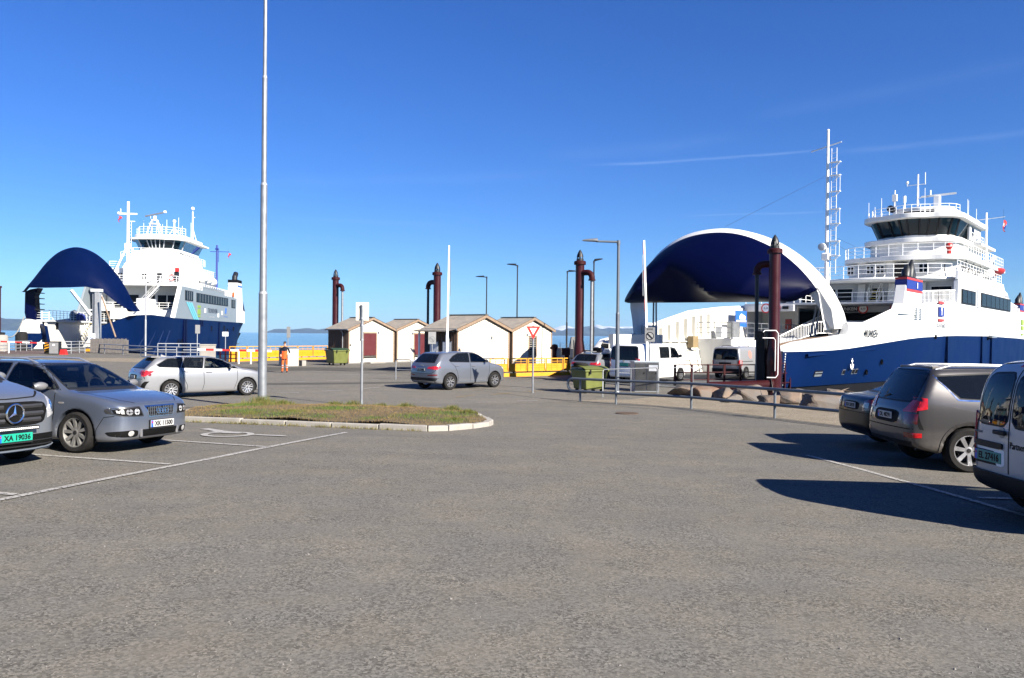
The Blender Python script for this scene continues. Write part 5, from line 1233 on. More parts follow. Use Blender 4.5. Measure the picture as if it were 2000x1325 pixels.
# --- light van front, XA 19036
B2 = Body([(-2.12, .30), (-2.22, .45), (-2.22, 1.0), (-2.16, 1.5), (-2.02, 1.80), (-1.6, 1.84), (0, 1.85), (.45, 1.78), (.52, 1.62), (1.10, 1.17), (1.40, 1.12), (1.92, 1.0), (2.12, .90), (2.19, .80), (2.21, .55), (2.23, .40), (2.20, .28), (2.10, .21), (1.6, .19), (-1.6, .19)],
          [(-2.22, .60), (-2.18, .80), (-1.9, .89), (-1.2, .915), (0, .915), (1.2, .91), (1.75, .87), (2.05, .78), (2.18, .60), (2.23, .3)],
          [(.80, .17), (.88, .30), (.915, .55), (.915, 1.0), (.89, 1.15), (.77, 1.70), (.68, 1.81), (.5, 1.85), (0, 1.86)], (1.35, -1.35), .325, k=.11, h=.026, bow_f=.15)
S2 = dict(windows=[('windscreen', 'front', [(-.74, 1.18), (.74, 1.18), (.66, 1.70), (-.66, 1.70)], M['glass']), ('side_window', 'side', [(.86, 1.18), (.50, 1.53), (.02, 1.66), (-.04, 1.18)], M['glass']), ('rear_window', 'rear', [(-.7, 1.1), (.7, 1.1), (.62, 1.62), (-.62, 1.62)], M['glass_tint'])],
          patches=[('headlight', 'front', [(.60, .66), (.80, .72), (.86, .95), (.80, 1.0), (.68, .92), (.60, .80)], M['lamp_inner'], dict(subs=[('projector', ellipse(.72, .82, .06, .08, 14), M['chrome'])])),
                   ('grille', 'front', rnd_poly([(-.56, .90), (.56, .90), (.585, .78), (.50, .58), (-.50, .58), (-.585, .78)]), M['cavity'], dict(mirror=False)),
                   ('bumper_grille', 'front', rnd_poly([(-.80, .45), (.80, .45), (.83, .36), (.78, .26), (-.78, .26), (-.83, .36)], .1), M['cavity'], dict(mirror=False)),
                   ('bumper_lip', 'front', [(-.86, .245), (.86, .245), (.84, .19), (-.84, .19)], M['grey_paint'], dict(mirror=False, off=.03, skirt=.05)),
                   ('cowl_panel', 'top', [(1.14, -.7), (1.26, -.6), (1.28, 0), (1.26, .6), (1.14, .7), (1.10, 0)], M['car_black'], dict(mirror=False, off=.003))],
          strips=[('bonnet_gap', 'front', [(-.74, 1.02), (-.5, .955), (0, .94), (.5, .955), (.74, 1.02)], .010, M['gap']), ('door_gap', 'side', [(1.10, 1.14), (1.0, .7), (.86, .3)], .010, M['gap'])],
          wheels=((1.35, -1.35), .325, .21, dict(spokes=7, mrim=M['rim'], rim_r=.21)), handles=[(.0, .95)], mirror=(.72, 1.15), inside=(.05, 1.0), dash_z=1.06, seat_z=.62)
h = -17; a = R(h); fc = Vector((-6.76, 10.6)); cl = (fc.x-2.22*math.cos(a), fc.y-2.22*math.sin(a)); P_MERC = paint_mat('silver_van_paint', (.24, .26, .285), .55, .33, (.5, .4))
t2 = car('delivery_van', 'silver van nose with green plate XA 19036, large star grille and light bar', 'van', (*cl, gz(*cl)), a, B2, S2, P_MERC)
for z, w_ in ((.835, .50), (.74, .50), (.655, .45)):
    for s in (-1, 1):
        rows = []
        for k in range(7): c2, n2 = B2.cast('front', s*(.13+(w_-.13)*k/6), z); rows.append([c2+n2*.012+Vector((0, 0, .030)), c2+n2*.026, c2+n2*.010-Vector((0, 0, .028))])
        MB().grid(rows).build('grille_slat', M['slat'], t2, smooth=30)
c, n = badge_at(B2, 'front', 0, .75, .03)
st = MB(); st.lathe([(.128+.014*math.cos(R(q)), .014*math.sin(R(q))) for q in range(0, 361, 45)], 32, (0, 0, 0), 'x')
for k in range(3):
    q = R(90+120*k); tip = Vector((0, math.cos(q)*.12, math.sin(q)*.12)); nn = Vector((0, -math.sin(q), math.cos(q)))*.028
    st.add([Vector((.020, 0, 0)), tip, -tip*.18+nn, -tip*.18-nn, Vector((-.004, 0, 0))], [(0, 2, 1), (0, 1, 3), (4, 1, 2), (4, 3, 1)])
o = st.build('star_badge', M['chrome'], t2, smooth=30); o.location = c+Vector((.012, 0, 0))
MB().lathe([(0, -.01), (.120, -.01), (.120, -.004), (0, -.004)], 28, (0, 0, 0), 'x').build('badge_back', M['cavity'], t2).location = c+Vector((.008, 0, 0))
c, n = badge_at(B2, 'front', 0, .55, .05)
lb = MB().box((0, 0, 0), (.05, .66, .055)).build('light_bar', M['car_black'], t2, bevel=.006); lb.location = c+Vector((.02, 0, 0))
for k in range(22): MB().lathe([(0, .004), (.0125, .004), (.0135, 0)], 10, (.026, -.30+.60*k/21, 0), 'x').build('light_cell', M['white'], lb)
c, n = badge_at(B2, 'front', .0, .44, .03); plate(t2, c+Vector((.015, 0, -.01)), R(90), 'XA 19036', M['plate_green'])
for z in (.30, .36):
    pts = []
    for k in range(-9, 10): c2, n2 = B2.cast('front', k*.08, z); pts.append(c2+n2*.012)
    MB().path(pts, .010, 6).build('bumper_slat', M['car_black'], t2)
# --- pale silver estate on the road
B3 = Body([(-2.20, .26), (-2.35, .42), (-2.37, .66), (-2.31, .90), (-2.22, 1.02), (-2.02, 1.20), (-1.80, 1.395), (-1.60, 1.44), (-.9, 1.475), (-.2, 1.48), (.18, 1.45), (.52, 1.34), (1.20, 1.01), (1.6, .96), (2.0, .85), (2.2, .70), (2.29, .52), (2.27, .34), (2.16, .2), (1.6, .17), (-1.6, .17)],
          [(-2.37, .55), (-2.30, .76), (-2.05, .86), (-1.35, .90), (0, .895), (1.35, .895), (1.85, .85), (2.12, .72), (2.26, .5), (2.29, .3)],
          [(.80, .15), (.87, .26), (.90, .48), (.895, .76), (.855, .985), (.625, 1.42), (.52, 1.475), (0, 1.49)], (1.35, -1.35), .318, k=.10, h=.028, bow_f=.12)
S3 = dict(windows=[('windscreen', 'front', [(-.70, 1.03), (.70, 1.03), (.57, 1.39), (-.57, 1.39)], M['glass']), ('side_window', 'side', [(.98, 1.01), (.44, 1.34), (.10, 1.405), (-.10, 1.41), (-.20, 1.04)], M['glass']),
                   ('side_window', 'side', [(-.28, 1.04), (-.18, 1.41), (-.82, 1.40), (-.97, 1.08)], M['glass_tint']), ('quarter_window', 'side', [(-1.04, 1.08), (-.90, 1.40), (-1.42, 1.365), (-1.78, 1.17), (-1.72, 1.11)], M['glass_tint']), ('rear_window', 'rear', [(-.62, 1.06), (.62, 1.06), (.54, 1.37), (-.54, 1.37)], M['glass_tint'])],
          patches=[('tail_light', 'side', [(-2.34, .80), (-2.20, .79), (-1.90, .95), (-1.93, .985), (-2.20, .985), (-2.30, .95)], M['red_lens'], dict(subs=[])), ('tail_light', 'rear', [(.52, .90), (.84, .80), (.86, .95), (.55, .955)], M['dark_red_lens']),
                   ('rear_bumper_vent', 'rear', [(.60, .30), (.78, .32), (.84, .62), (.80, .62)], M['cavity']), ('plate_recess', 'rear', rnd_poly([(-.34, .68), (.34, .68), (.36, .84), (-.36, .84)]), M['cavity'], dict(mirror=False)), ('rear_skirt', 'rear', [(-.62, .24), (.62, .24), (.66, .38), (-.66, .38)], M['car_black'], dict(mirror=False)),
                   ('headlight', 'front', [(.50, .70), (.84, .72), (.86, .80), (.60, .77)], M['lamp_inner']), ('lower_grille', 'front', [(-.6, .3), (.6, .3), (.7, .55), (-.7, .55)], M['cavity'], dict(mirror=False)), ('headlight', 'side', [(2.10, .70), (1.88, .80), (1.80, .84), (2.02, .80)], M['lamp_inner'])],
          strips=[('door_gap', 'side', [(.98, .98), (.98, .6), (.86, .27)], .011, M['gap']), ('door_gap', 'side', [(-.24, 1.0), (-.22, .5), (-.28, .27)], .011, M['gap']), ('door_gap', 'side', [(-1.0, 1.03), (-.92, .70), (-.80, .45), (-.82, .27)], .011, M['gap']), ('tailgate_gap', 'rear', [(-.74, 1.0), (-.80, .7), (.80, .7), (.74, 1.0)], .010, M['gap'])],
          wheels=((1.35, -1.35), .318, .215, dict(spokes=6, mrim=M['rim'], rim_r=.212, twin=True)), handles=[(-.05, .90), (-.86, .93)], mirror=(.74, 1.03), inside=(.12, 1.05), dash_z=.93, roof_z=1.44)
P_COR = paint_mat('pale_silver_car_paint', (.31, .315, .325), .50, .34, (.40, .3))
lc = place((-11.75, 26.9), -1.35, -.80, 42)
t3 = car('estate_car', 'pale silver estate car on the road with the mast shadow across its door', 'car', lc, R(42), B3, S3, P_COR)
c, n = badge_at(B3, 'rear', 0, .76, .012); plate(t3, c+Vector((-.004, 0, 0)), R(-90), '', M['plate_white'], .45, .10, 0, False, False)
MB().lathe([(0, 0), (.05, 0), (.055, .01)], 16, (0, 0, 0), 'x').build('badge', M['chrome'], t3).location = badge_at(B3, 'rear', 0, .95, .012)[0]
c, n = B3.cast('top', -1.35, 0); MB().prism([(-.09, 0), (.11, 0), (-.07, .07)], lambda a, b, d: (a, d, b), -.02, .02).build('roof_aerial', P_COR, t3).location = c
c, n = B3.cast('top', -1.62, 0); MB().bx(-.24, .06, -.52, .52, -.01, .022).build('roof_spoiler', P_COR, t3, bevel=.01).location = c+Vector((-.05, 0, .0))
# --- silver hatchback leaving
B4 = Body([(-2.06, .30), (-2.19, .44), (-2.20, .72), (-2.14, .98), (-2.03, 1.12), (-1.66, 1.51), (-1.42, 1.575), (-.7, 1.62), (-.1, 1.62), (.25, 1.575), (.55, 1.46), (1.12, 1.11), (1.5, 1.05), (1.9, .94), (2.1, .80), (2.19, .62), (2.17, .40), (2.05, .26), (1.5, .22), (-1.5, .22)],
          [(-2.20, .55), (-2.13, .78), (-1.9, .885), (-1.3, .918), (0, .915), (1.3, .915), (1.78, .87), (2.03, .74), (2.16, .5), (2.19, .3)],
          [(.82, .20), (.885, .32), (.918, .55), (.912, .86), (.872, 1.07), (.655, 1.54), (.55, 1.61), (0, 1.635)], (1.30, -1.30), .345, k=.11, h=.028, bow_f=.12, bow_r=.10)
S4 = dict(windows=[('windscreen', 'front', [(-.72, 1.13), (.72, 1.13), (.60, 1.52), (-.60, 1.52)], M['glass']), ('side_window', 'side', [(.92, 1.13), (.44, 1.46), (.12, 1.535), (-.04, 1.54), (-.12, 1.15)], M['glass']),
                   ('side_window', 'side', [(-.20, 1.15), (-.12, 1.54), (-.70, 1.52), (-1.05, 1.40), (-1.30, 1.24), (-1.26, 1.18)], M['glass_tint']), ('rear_window', 'rear', [(-.62, 1.15), (.62, 1.15), (.53, 1.49), (-.53, 1.49)], M['glass_tint'])],
          patches=[('tail_light', 'rear', [(.36, .89), (.84, .86), (.88, .99), (.80, 1.0), (.42, .97)], M['red_lens']), ('tail_light', 'side', [(-2.20, .87), (-1.97, .89), (-1.93, .99), (-2.14, 1.005)], M['red_lens']), ('rear_bumper_band', 'rear', [(-.80, .40), (.80, .40), (.86, .52), (-.86, .52)], M['car_black'], dict(mirror=False)), ('rear_reflector', 'rear', [(.42, .60), (.84, .62), (.84, .665), (.42, .65)], M['dark_red_lens']),
                   ('headlight', 'front', [(.45, .78), (.84, .80), (.84, .90), (.52, .88)], M['lamp_inner']), ('grille', 'front', [(-.4, .42), (.4, .42), (.44, .8), (-.44, .8)], M['cavity'], dict(mirror=False)), ('rear_skirt', 'rear', [(-.7, .25), (.7, .25), (.72, .38), (-.72, .38)], M['alu'], dict(mirror=False))],
          strips=[('door_gap', 'side', [(.96, 1.08), (.95, .7), (.82, .34)], .011, M['gap']), ('door_gap', 'side', [(-.16, 1.11), (-.16, .34)], .011, M['gap']), ('door_gap', 'side', [(-1.24, 1.14), (-1.05, .98), (-.92, .75), (-.86, .5), (-.84, .34)], .011, M['gap']), ('tailgate_gap', 'rear', [(-.78, 1.02), (-.80, .82), (-.62, .70), (.62, .70), (.80, .82), (.78, 1.02)], .010, M['gap']), ('sill_trim', 'side', [(.84, .335), (-.84, .335)], .045, M['grey_paint'])],
          wheels=((1.30, -1.30), .345, .225, dict(spokes=5, mrim=M['rim'], rim_r=.215, twin=True)), handles=[(.0, .97), (-.92, 1.0)], mirror=(.72, 1.14), inside=(.15, 1.02), dash_z=1.03, seat_z=.60, roof_z=1.6)
P_Q3 = paint_mat('silver_grey_car_paint', (.205, .222, .255), .58, .33, (.5, .4))
t4 = car('hatchback_car', 'silver raised hatchback on the road with the sign shadow on its door', 'car', place((-2.60, 32.55), -1.30, -.80, 46), R(46), B4, S4, P_Q3)
c, n = badge_at(B4, 'rear', .12, .85, .014); plate(t4, c+Vector((-.004, -.12, 0)), R(-90), 'SV 71084', M['plate_white'], .50, .10, 0, False)
mb = MB()
for k in range(4): mb.lathe([(.030+.005*math.cos(R(q)), .005*math.sin(R(q))) for q in range(0, 361, 60)], 16, (0, (k-1.5)*.046, 0), 'x')
mb.build('ring_badge', M['chrome'], t4, smooth=50).location = badge_at(B4, 'rear', 0, 1.02, .02)[0]
c, n = B4.cast('top', -1.30, 0); MB().prism([(-.08, 0), (.10, 0), (-.06, .06)], lambda a, b, d: (a, d, b), -.02, .02).build('roof_aerial', P_Q3, t4).location = c
# --- taxi estate
B5 = Body([(x*1.03, z*1.01) for x, z in [(-2.20, .26), (-2.34, .42), (-2.35, .68), (-2.30, .92), (-2.24, 1.02), (-1.98, 1.33), (-1.80, 1.43), (-1.4, 1.465), (-.9, 1.48), (-.2, 1.48), (.18, 1.45), (.52, 1.34), (1.20, 1.01), (1.6, .96), (2.0, .85), (2.2, .70), (2.29, .52), (2.27, .34), (2.16, .2), (1.6, .17), (-1.6, .17)]],
          [(-2.42, .6), (-2.36, .80), (-2.1, .89), (-1.35, .918), (0, .918), (1.35, .915), (1.85, .87), (2.16, .74), (2.32, .5), (2.36, .3)],
          [(.81, .15), (.89, .26), (.918, .48), (.912, .78), (.875, 1.0), (.645, 1.43), (.54, 1.485), (0, 1.50)], (1.40, -1.40), .325, k=.10, h=.034)
S5 = dict(windows=[('windscreen', 'front', [(-.70, 1.04), (.70, 1.04), (.57, 1.40), (-.57, 1.40)], M['glass']), ('side_window', 'side', [(1.0, 1.02), (.45, 1.345), (.10, 1.415), (-.14, 1.42), (-.20, 1.05)], M['glass']), ('side_window', 'side', [(-.28, 1.05), (-.22, 1.42), (-.9, 1.415), (-1.02, 1.08)], M['glass']), ('quarter_window', 'side', [(-1.1, 1.08), (-.98, 1.41), (-1.55, 1.39), (-1.88, 1.16)], M['glass_tint']), ('rear_window', 'rear', [(-.64, 1.07), (.64, 1.07), (.56, 1.39), (-.56, 1.39)], M['glass_tint'])],
          patches=[('tail_light', 'rear', [(.40, .88), (.86, .86), (.88, .99), (.46, .985)], M['red_lens']), ('tail_light', 'side', [(-2.38, .86), (-2.12, .88), (-2.10, .98), (-2.32, 1.0)], M['red_lens']), ('plate_recess', 'rear', [(-.36, .66), (.36, .66), (.36, .80), (-.36, .80)], M['grey_paint'], dict(mirror=False)), ('rear_skirt', 'rear', [(-.7, .26), (.7, .26), (.72, .40), (-.72, .40)], M['car_black'], dict(mirror=False)), ('taxi_mark', 'side', [(.28, .66), (.46, .66), (.40, .86), (.34, .86)], M['red'])],
          strips=[('door_gap', 'side', [(.98, .98), (.98, .6), (.86, .27)], .012, M['gap']), ('door_gap', 'side', [(-.24, 1.0), (-.24, .27)], .012, M['gap']), ('door_gap', 'side', [(-1.05, 1.03), (-.95, .70), (-.82, .45)], .012, M['gap']), ('body_stripe', 'side', [(.9, .45), (-.9, .45)], .10, M['car_black'])],
          wheels=((1.40, -1.40), .325, .22, dict(spokes=5, mrim=M['rim'], rim_r=.21, twin=True)), handles=[(-.05, .92), (-.92, .94)], mirror=(.78, 1.04), inside=(.12, 1.05), dash_z=.94, seat_z=.5, rails=[(-1.7, .18, .56, M['alu'])])
P_TAXI = paint_mat('silver_taxi_paint', (.27, .285, .30), .5, .34, (.45, .4))
a = R(49); rc = Vector((3.52, 38.9)); cl = (rc.x+2.40*math.cos(a), rc.y+2.40*math.sin(a))
t5 = car('taxi_car', 'silver taxi estate with a white roof sign waiting at the ramp', 'taxi', (*cl, gz(*cl)), a, B5, S5, P_TAXI)
c, n = B5.cast('top', -.15, 0); rs = MB().prism([(-.28, 0), (.28, 0), (.17, .19), (-.17, .19)], lambda a, b, d: (d, a, b), -.10, .10).build('roof_sign', M['white_sign'], t5, bevel=.02); rs.location = c
lettering('TAXI', M['ink'], rs, (-.102, 0, .085), R(-90), .26, .09)
c, n = badge_at(B5, 'rear', 0, .73, .014); plate(t5, c, R(-90), '', M['plate_white'], .50, .10, 0, False, False)
MB().box((0, 0, 0), (.14, .5, .22)).build('yellow_vest', M['yellow'], t5, bevel=.06).location = (.02, -.37, 1.0)
# --- white van
B6 = Body([(-2.40, .32), (-2.5, .44), (-2.51, 1.0), (-2.48, 1.3), (-2.40, 1.84), (-2.28, 1.96), (-1.0, 1.99), (.55, 1.98), (.95, 1.91), (1.62, 1.27), (2.08, 1.10), (2.33, .92), (2.42, .66), (2.40, .40), (2.3, .27), (1.5, .22), (-1.5, .22)],
          [(-2.51, .70), (-2.46, .86), (-2.2, .93), (-1.4, .955), (0, .955), (1.4, .95), (1.95, .89), (2.25, .77), (2.38, .55), (2.42, .3)],
          [(.86, .20), (.93, .34), (.955, .60), (.955, 1.0), (.935, 1.2), (.84, 1.83), (.76, 1.95), (.6, 1.985), (0, 2.0)], (1.50, -1.50), .34, k=.10, h=.034)
S6 = dict(windows=[('windscreen', 'front', [(-.76, 1.30), (.76, 1.30), (.70, 1.84), (-.70, 1.84)], M['glass']), ('side_window', 'side', [(1.42, 1.25), (.98, 1.72), (.52, 1.78), (.48, 1.25)], M['glass']), ('side_window', 'side', [(.34, 1.25), (.36, 1.78), (-.58, 1.78), (-.58, 1.25)], M['glass_tint']), ('rear_window', 'rear', rnd_poly([(-.78, 1.17), (.78, 1.17), (.72, 1.82), (-.72, 1.82)], .08), M['glass_tint'])],
          patches=[('tail_light', 'rear', [(.80, .82), (.93, .82), (.91, 1.24), (.83, 1.24)], M['red_lens']), ('tail_light', 'side', [(-2.51, .82), (-2.38, .82), (-2.38, 1.24), (-2.49, 1.24)], M['red_lens']), ('plate_recess', 'rear', [(-.40, .84), (.40, .84), (.40, 1.02), (-.40, 1.02)], M['grey_plate'], dict(mirror=False)), ('headlight', 'side', [(2.32, .78), (2.12, .86), (2.06, .98), (2.2, .98)], M['dark_red_lens']), ('bumper', 'rear', [(-.88, .34), (.88, .34), (.92, .52), (-.92, .52)], M['white'], dict(mirror=False, off=.03, skirt=.04))],
          strips=[('door_gap', 'side', [(1.46, 1.2), (1.30, .8), (1.0, .32)], .013, M['gap']), ('door_gap', 'side', [(.42, 1.85), (.42, .32)], .013, M['gap']), ('door_gap', 'side', [(-.66, 1.88), (-.66, .45)], .013, M['gap']), ('slide_rail', 'side', [(-.70, 1.10), (-2.2, 1.10)], .03, M['grey_plate']), ('tailgate_gap', 'rear', [(-.80, 1.88), (-.80, .56), (.80, .56), (.80, 1.88)], .012, M['gap'])],
          wheels=((1.50, -1.50), .34, .22, dict(spokes=8, mrim=M['rim'], rim_r=.20)), handles=[(.62, 1.08)], mirror=(1.22, 1.28), inside=(.55, 1.45), dash_z=1.16, seat_z=.80, mirror_mat=M['car_black'], handle_mat=M['car_black'])
P_VAN = paint_mat('white_van_paint', (.78, .78, .77), 0, .34, (.5, .4))
t6 = car('panel_van', 'white panel van with a dark green plate queuing behind the steel cabinet', 'van', place((8.72, 40.5), 1.50, -.86, 49), R(49), B6, S6, P_VAN)
c, n = badge_at(B6, 'rear', 0, .93, .016); plate(t6, c, R(-90), '', M['plate_dkgreen'], .52, .14, 0, False, True)
MB().lathe([(0, 0), (.06, 0), (.065, .01)], 16, (0, 0, 0), 'x').build('badge', M['chrome'], t6).location = badge_at(B6, 'rear', 0, 1.10, .012)[0]
# --- small silver van with a red mark
B7 = Body([(-2.08, .32), (-2.18, .44), (-2.2, 1.0), (-2.14, 1.5), (-2.02, 1.78), (-1.6, 1.83), (0, 1.84), (.42, 1.78), (.75, 1.62), (1.32, 1.13), (1.75, 1.02), (2.05, .86), (2.2, .62), (2.18, .38), (2.05, .26), (1.5, .21), (-1.5, .21)],
          [(-2.2, .62), (-2.15, .80), (-1.9, .88), (-1.2, .90), (0, .90), (1.2, .895), (1.75, .85), (2.03, .74), (2.16, .5), (2.2, .3)],
          [(.80, .19), (.87, .32), (.90, .56), (.90, 1.0), (.875, 1.12), (.76, 1.68), (.68, 1.79), (.5, 1.83), (0, 1.845)], (1.34, -1.34), .32, k=.10, h=.034)
S7 = dict(windows=[('windscreen', 'front', [(-.7, 1.17), (.7, 1.17), (.62, 1.68), (-.62, 1.68)], M['glass']), ('side_window', 'side', [(1.06, 1.14), (.72, 1.50), (.28, 1.62), (.22, 1.14)], M['glass']), ('rear_window', 'rear', rnd_poly([(-.72, 1.08), (.72, 1.08), (.64, 1.66), (-.64, 1.66)], .08), M['glass_tint'])],
          patches=[('tail_light', 'rear', [(.76, .72), (.89, .72), (.86, 1.06), (.78, 1.06)], M['red_lens']), ('tail_light', 'side', [(-2.2, .74), (-2.06, .74), (-2.06, 1.0), (-2.18, 1.04)], M['red_lens']), ('plate_recess', 'rear', [(-.36, .76), (.36, .76), (.36, .92), (-.36, .92)], M['cavity'], dict(mirror=False)), ('bumper', 'rear', [(-.84, .32), (.84, .32), (.88, .58), (-.88, .58)], M['car_black'], dict(mirror=False, off=.03, skirt=.04)), ('round_emblem', 'side', ellipse(-.78, 1.36, .20, .22, 20), mat('faded_red_print', (.55, .16, .13), .5, 0, .1, 8))],
          strips=[('door_gap', 'side', [(1.1, 1.1), (1.0, .7), (.84, .3)], .012, M['gap']), ('door_gap', 'side', [(.14, 1.68), (.14, .3)], .012, M['gap']), ('slide_rail', 'side', [(-.5, .98), (-1.9, .98)], .03, M['gap']), ('tailgate_gap', 'rear', [(0, 1.72), (0, .60)], .012, M['gap'])],
          wheels=((1.34, -1.34), .32, .205, dict(spokes=5, mrim=M['rim'], rim_r=.20)), handles=[(.25, .95)], mirror=(.96, 1.16), inside=(.2, 1.2), dash_z=1.05, seat_z=.62, mirror_mat=M['car_black'], rails=[(-1.6, -.2, .5, M['car_black'])])
t7 = car('small_van', 'small silver van with a red round emblem driving up the ramp', 'van', place((12.95, 43.3), -1.34, -.80, 49), R(49), B7, S7, paint_mat('grey_silver_van_paint', (.40, .41, .43), .45, .36, (.5, .5)))
# --- grey off-roader
B8 = Body([(-2.18, .36), (-2.29, .50), (-2.30, .74), (-2.23, .96), (-2.17, 1.06), (-1.88, 1.60), (-1.72, 1.665), (-.9, 1.70), (0, 1.70), (.42, 1.62), (1.14, 1.14), (1.6, 1.07), (2.05, .94), (2.25, .74), (2.29, .52), (2.2, .32), (1.6, .25), (-1.6, .25)],
          [(-2.30, .58), (-2.24, .78), (-2.0, .872), (-1.3, .905), (0, .905), (1.3, .905), (1.85, .86), (2.12, .74), (2.26, .5), (2.29, .3)],
          [(.81, .22), (.875, .34), (.905, .58), (.90, .90), (.872, 1.08), (.70, 1.56), (.60, 1.67), (.4, 1.70), (0, 1.715)], (1.335, -1.335), .352, k=.10, h=.026, bow_r=.09)
S8 = dict(windows=[('windscreen', 'front', [(-.72, 1.17), (.72, 1.17), (.62, 1.60), (-.62, 1.60)], M['glass']), ('side_window', 'side', [(.95, 1.13), (.45, 1.50), (-.05, 1.565), (-.05, 1.14)], M['glass']), ('side_window', 'side', [(-.14, 1.14), (-.14, 1.565), (-.80, 1.56), (-1.0, 1.15)], M['glass_tint']), ('quarter_window', 'side', [(-1.08, 1.155), (-.90, 1.555), (-1.78, 1.50), (-1.78, 1.45), (-1.46, 1.17)], M['glass_tint']), ('rear_window', 'rear', rnd_poly([(-.68, 1.09), (.68, 1.09), (.63, 1.58), (-.63, 1.58)], .08), M['glass_tint'])],
          patches=[('tail_light', 'rear', [(.52, .92), (.80, .93), (.80, 1.10), (.64, 1.12)], M['red_lens'], dict(off=.010)), ('tail_light', 'side', [(-2.21, .925), (-1.98, .985), (-1.97, 1.15), (-2.08, 1.16), (-2.14, 1.10)], M['red_lens'], dict(off=.010)), ('rear_reflector', 'rear', [(.62, .52), (.78, .52), (.78, .60), (.62, .60)], M['dark_red_lens']), ('rear_reflector', 'side', [(-2.20, .52), (-2.06, .53), (-2.06, .60), (-2.20, .60)], M['red_lens']), ('reverse_light', 'rear', [(.60, .74), (.82, .74), (.82, .90), (.60, .90)], M['dark_red_lens']),
                   ('plate_recess', 'rear', rnd_poly([(-.42, .72), (.42, .72), (.42, .93), (-.42, .93)]), M['cavity'], dict(mirror=False)), ('rear_skirt', 'rear', [(-.7, .34), (.7, .34), (.76, .46), (-.76, .46)], M['car_black'], dict(mirror=False)), ('headlight', 'front', [(.5, .8), (.84, .82), (.84, .98), (.6, .96)], M['lamp_inner'])],
          strips=[('door_gap', 'side', [(-.10, 1.12), (-.10, .36)], .012, M['gap']), ('door_gap', 'side', [(-1.04, 1.12), (-1.02, 1.0), (-.92, .7), (-.84, .36)], .012, M['gap']), ('chrome_trim', 'side', [(-1.83, 1.52), (-1.50, 1.14), (-1.40, 1.135), (-.2, 1.115)], .022, M['chrome']), ('door_gap', 'side', [(-1.0, 1.14), (-.86, 1.59), (-.1, 1.60)], .010, M['gap']), ('tailgate_gap', 'rear', [(-.80, 1.04), (-.84, .66), (.84, .66), (.80, 1.04)], .012, M['gap'])],
          wheels=((1.335, -1.335), .352, .23, dict(spokes=7, mrim=M['rim'], rim_r=.235)), handles=[(-.05, .98), (-.94, 1.0)], mirror=(.82, 1.16), inside=(.15, 1.08), dash_z=1.06, seat_z=.62, arch=.05, arch_mat=None, rails=[(-1.75, .25, .60, M['alu'])])
P_OUT = paint_mat('warm_grey_car_paint', (.072, .068, .068), .5, .34, (.7, .5), .5); S8['arch_mat'] = P_OUT
t8 = car('off_road_car', 'grey off-road car parked between a white van and a black saloon', 'car', place((7.20, 12.32), -1.335, -.80, -2), R(-2), B8, S8, P_OUT)
c, n = badge_at(B8, 'rear', 0, .83, .016); plate(t8, c, R(-90), 'DL 48291', M['plate_white'], .50, .11)
MB().beam((0, 0, 0), (.0, .34, -.10), .012, .02).build('wiper', M['car_black'], t8).location = badge_at(B8, 'rear', .12, 1.16, .02)[0]
c, n = B8.cast('top', -1.72, 0); MB().bx(-.06, .1, -.56, .56, -.03, .015).build('roof_spoiler', P_OUT, t8, bevel=.01).location = c+Vector((0, 0, -.005))
# --- white-grey van at the right edge
B9 = Body([(-2.10, .34), (-2.20, .46), (-2.21, .9), (-2.17, 1.25), (-2.08, 1.62), (-1.92, 1.79), (-1.6, 1.83), (0, 1.84), (.42, 1.78), (.75, 1.62), (1.36, 1.13), (1.75, 1.02), (2.05, .86), (2.2, .62), (2.18, .38), (2.05, .26), (1.5, .21), (-1.5, .21)],
          [(-2.21, .58), (-2.15, .78), (-1.95, .875), (-1.2, .905), (0, .905), (1.2, .90), (1.75, .86), (2.03, .76), (2.16, .5), (2.2, .3)],
          [(.80, .19), (.87, .32), (.905, .56), (.90, 1.0), (.87, 1.15), (.73, 1.66), (.63, 1.78), (.45, 1.83), (0, 1.845)], (1.36, -1.36), .325, k=.13, h=.026, bow_r=.10)
lwin = rnd_poly([(.045, 1.06), (.64, 1.06), (.635, 1.30), (.56, 1.62), (.045, 1.64)], .12)
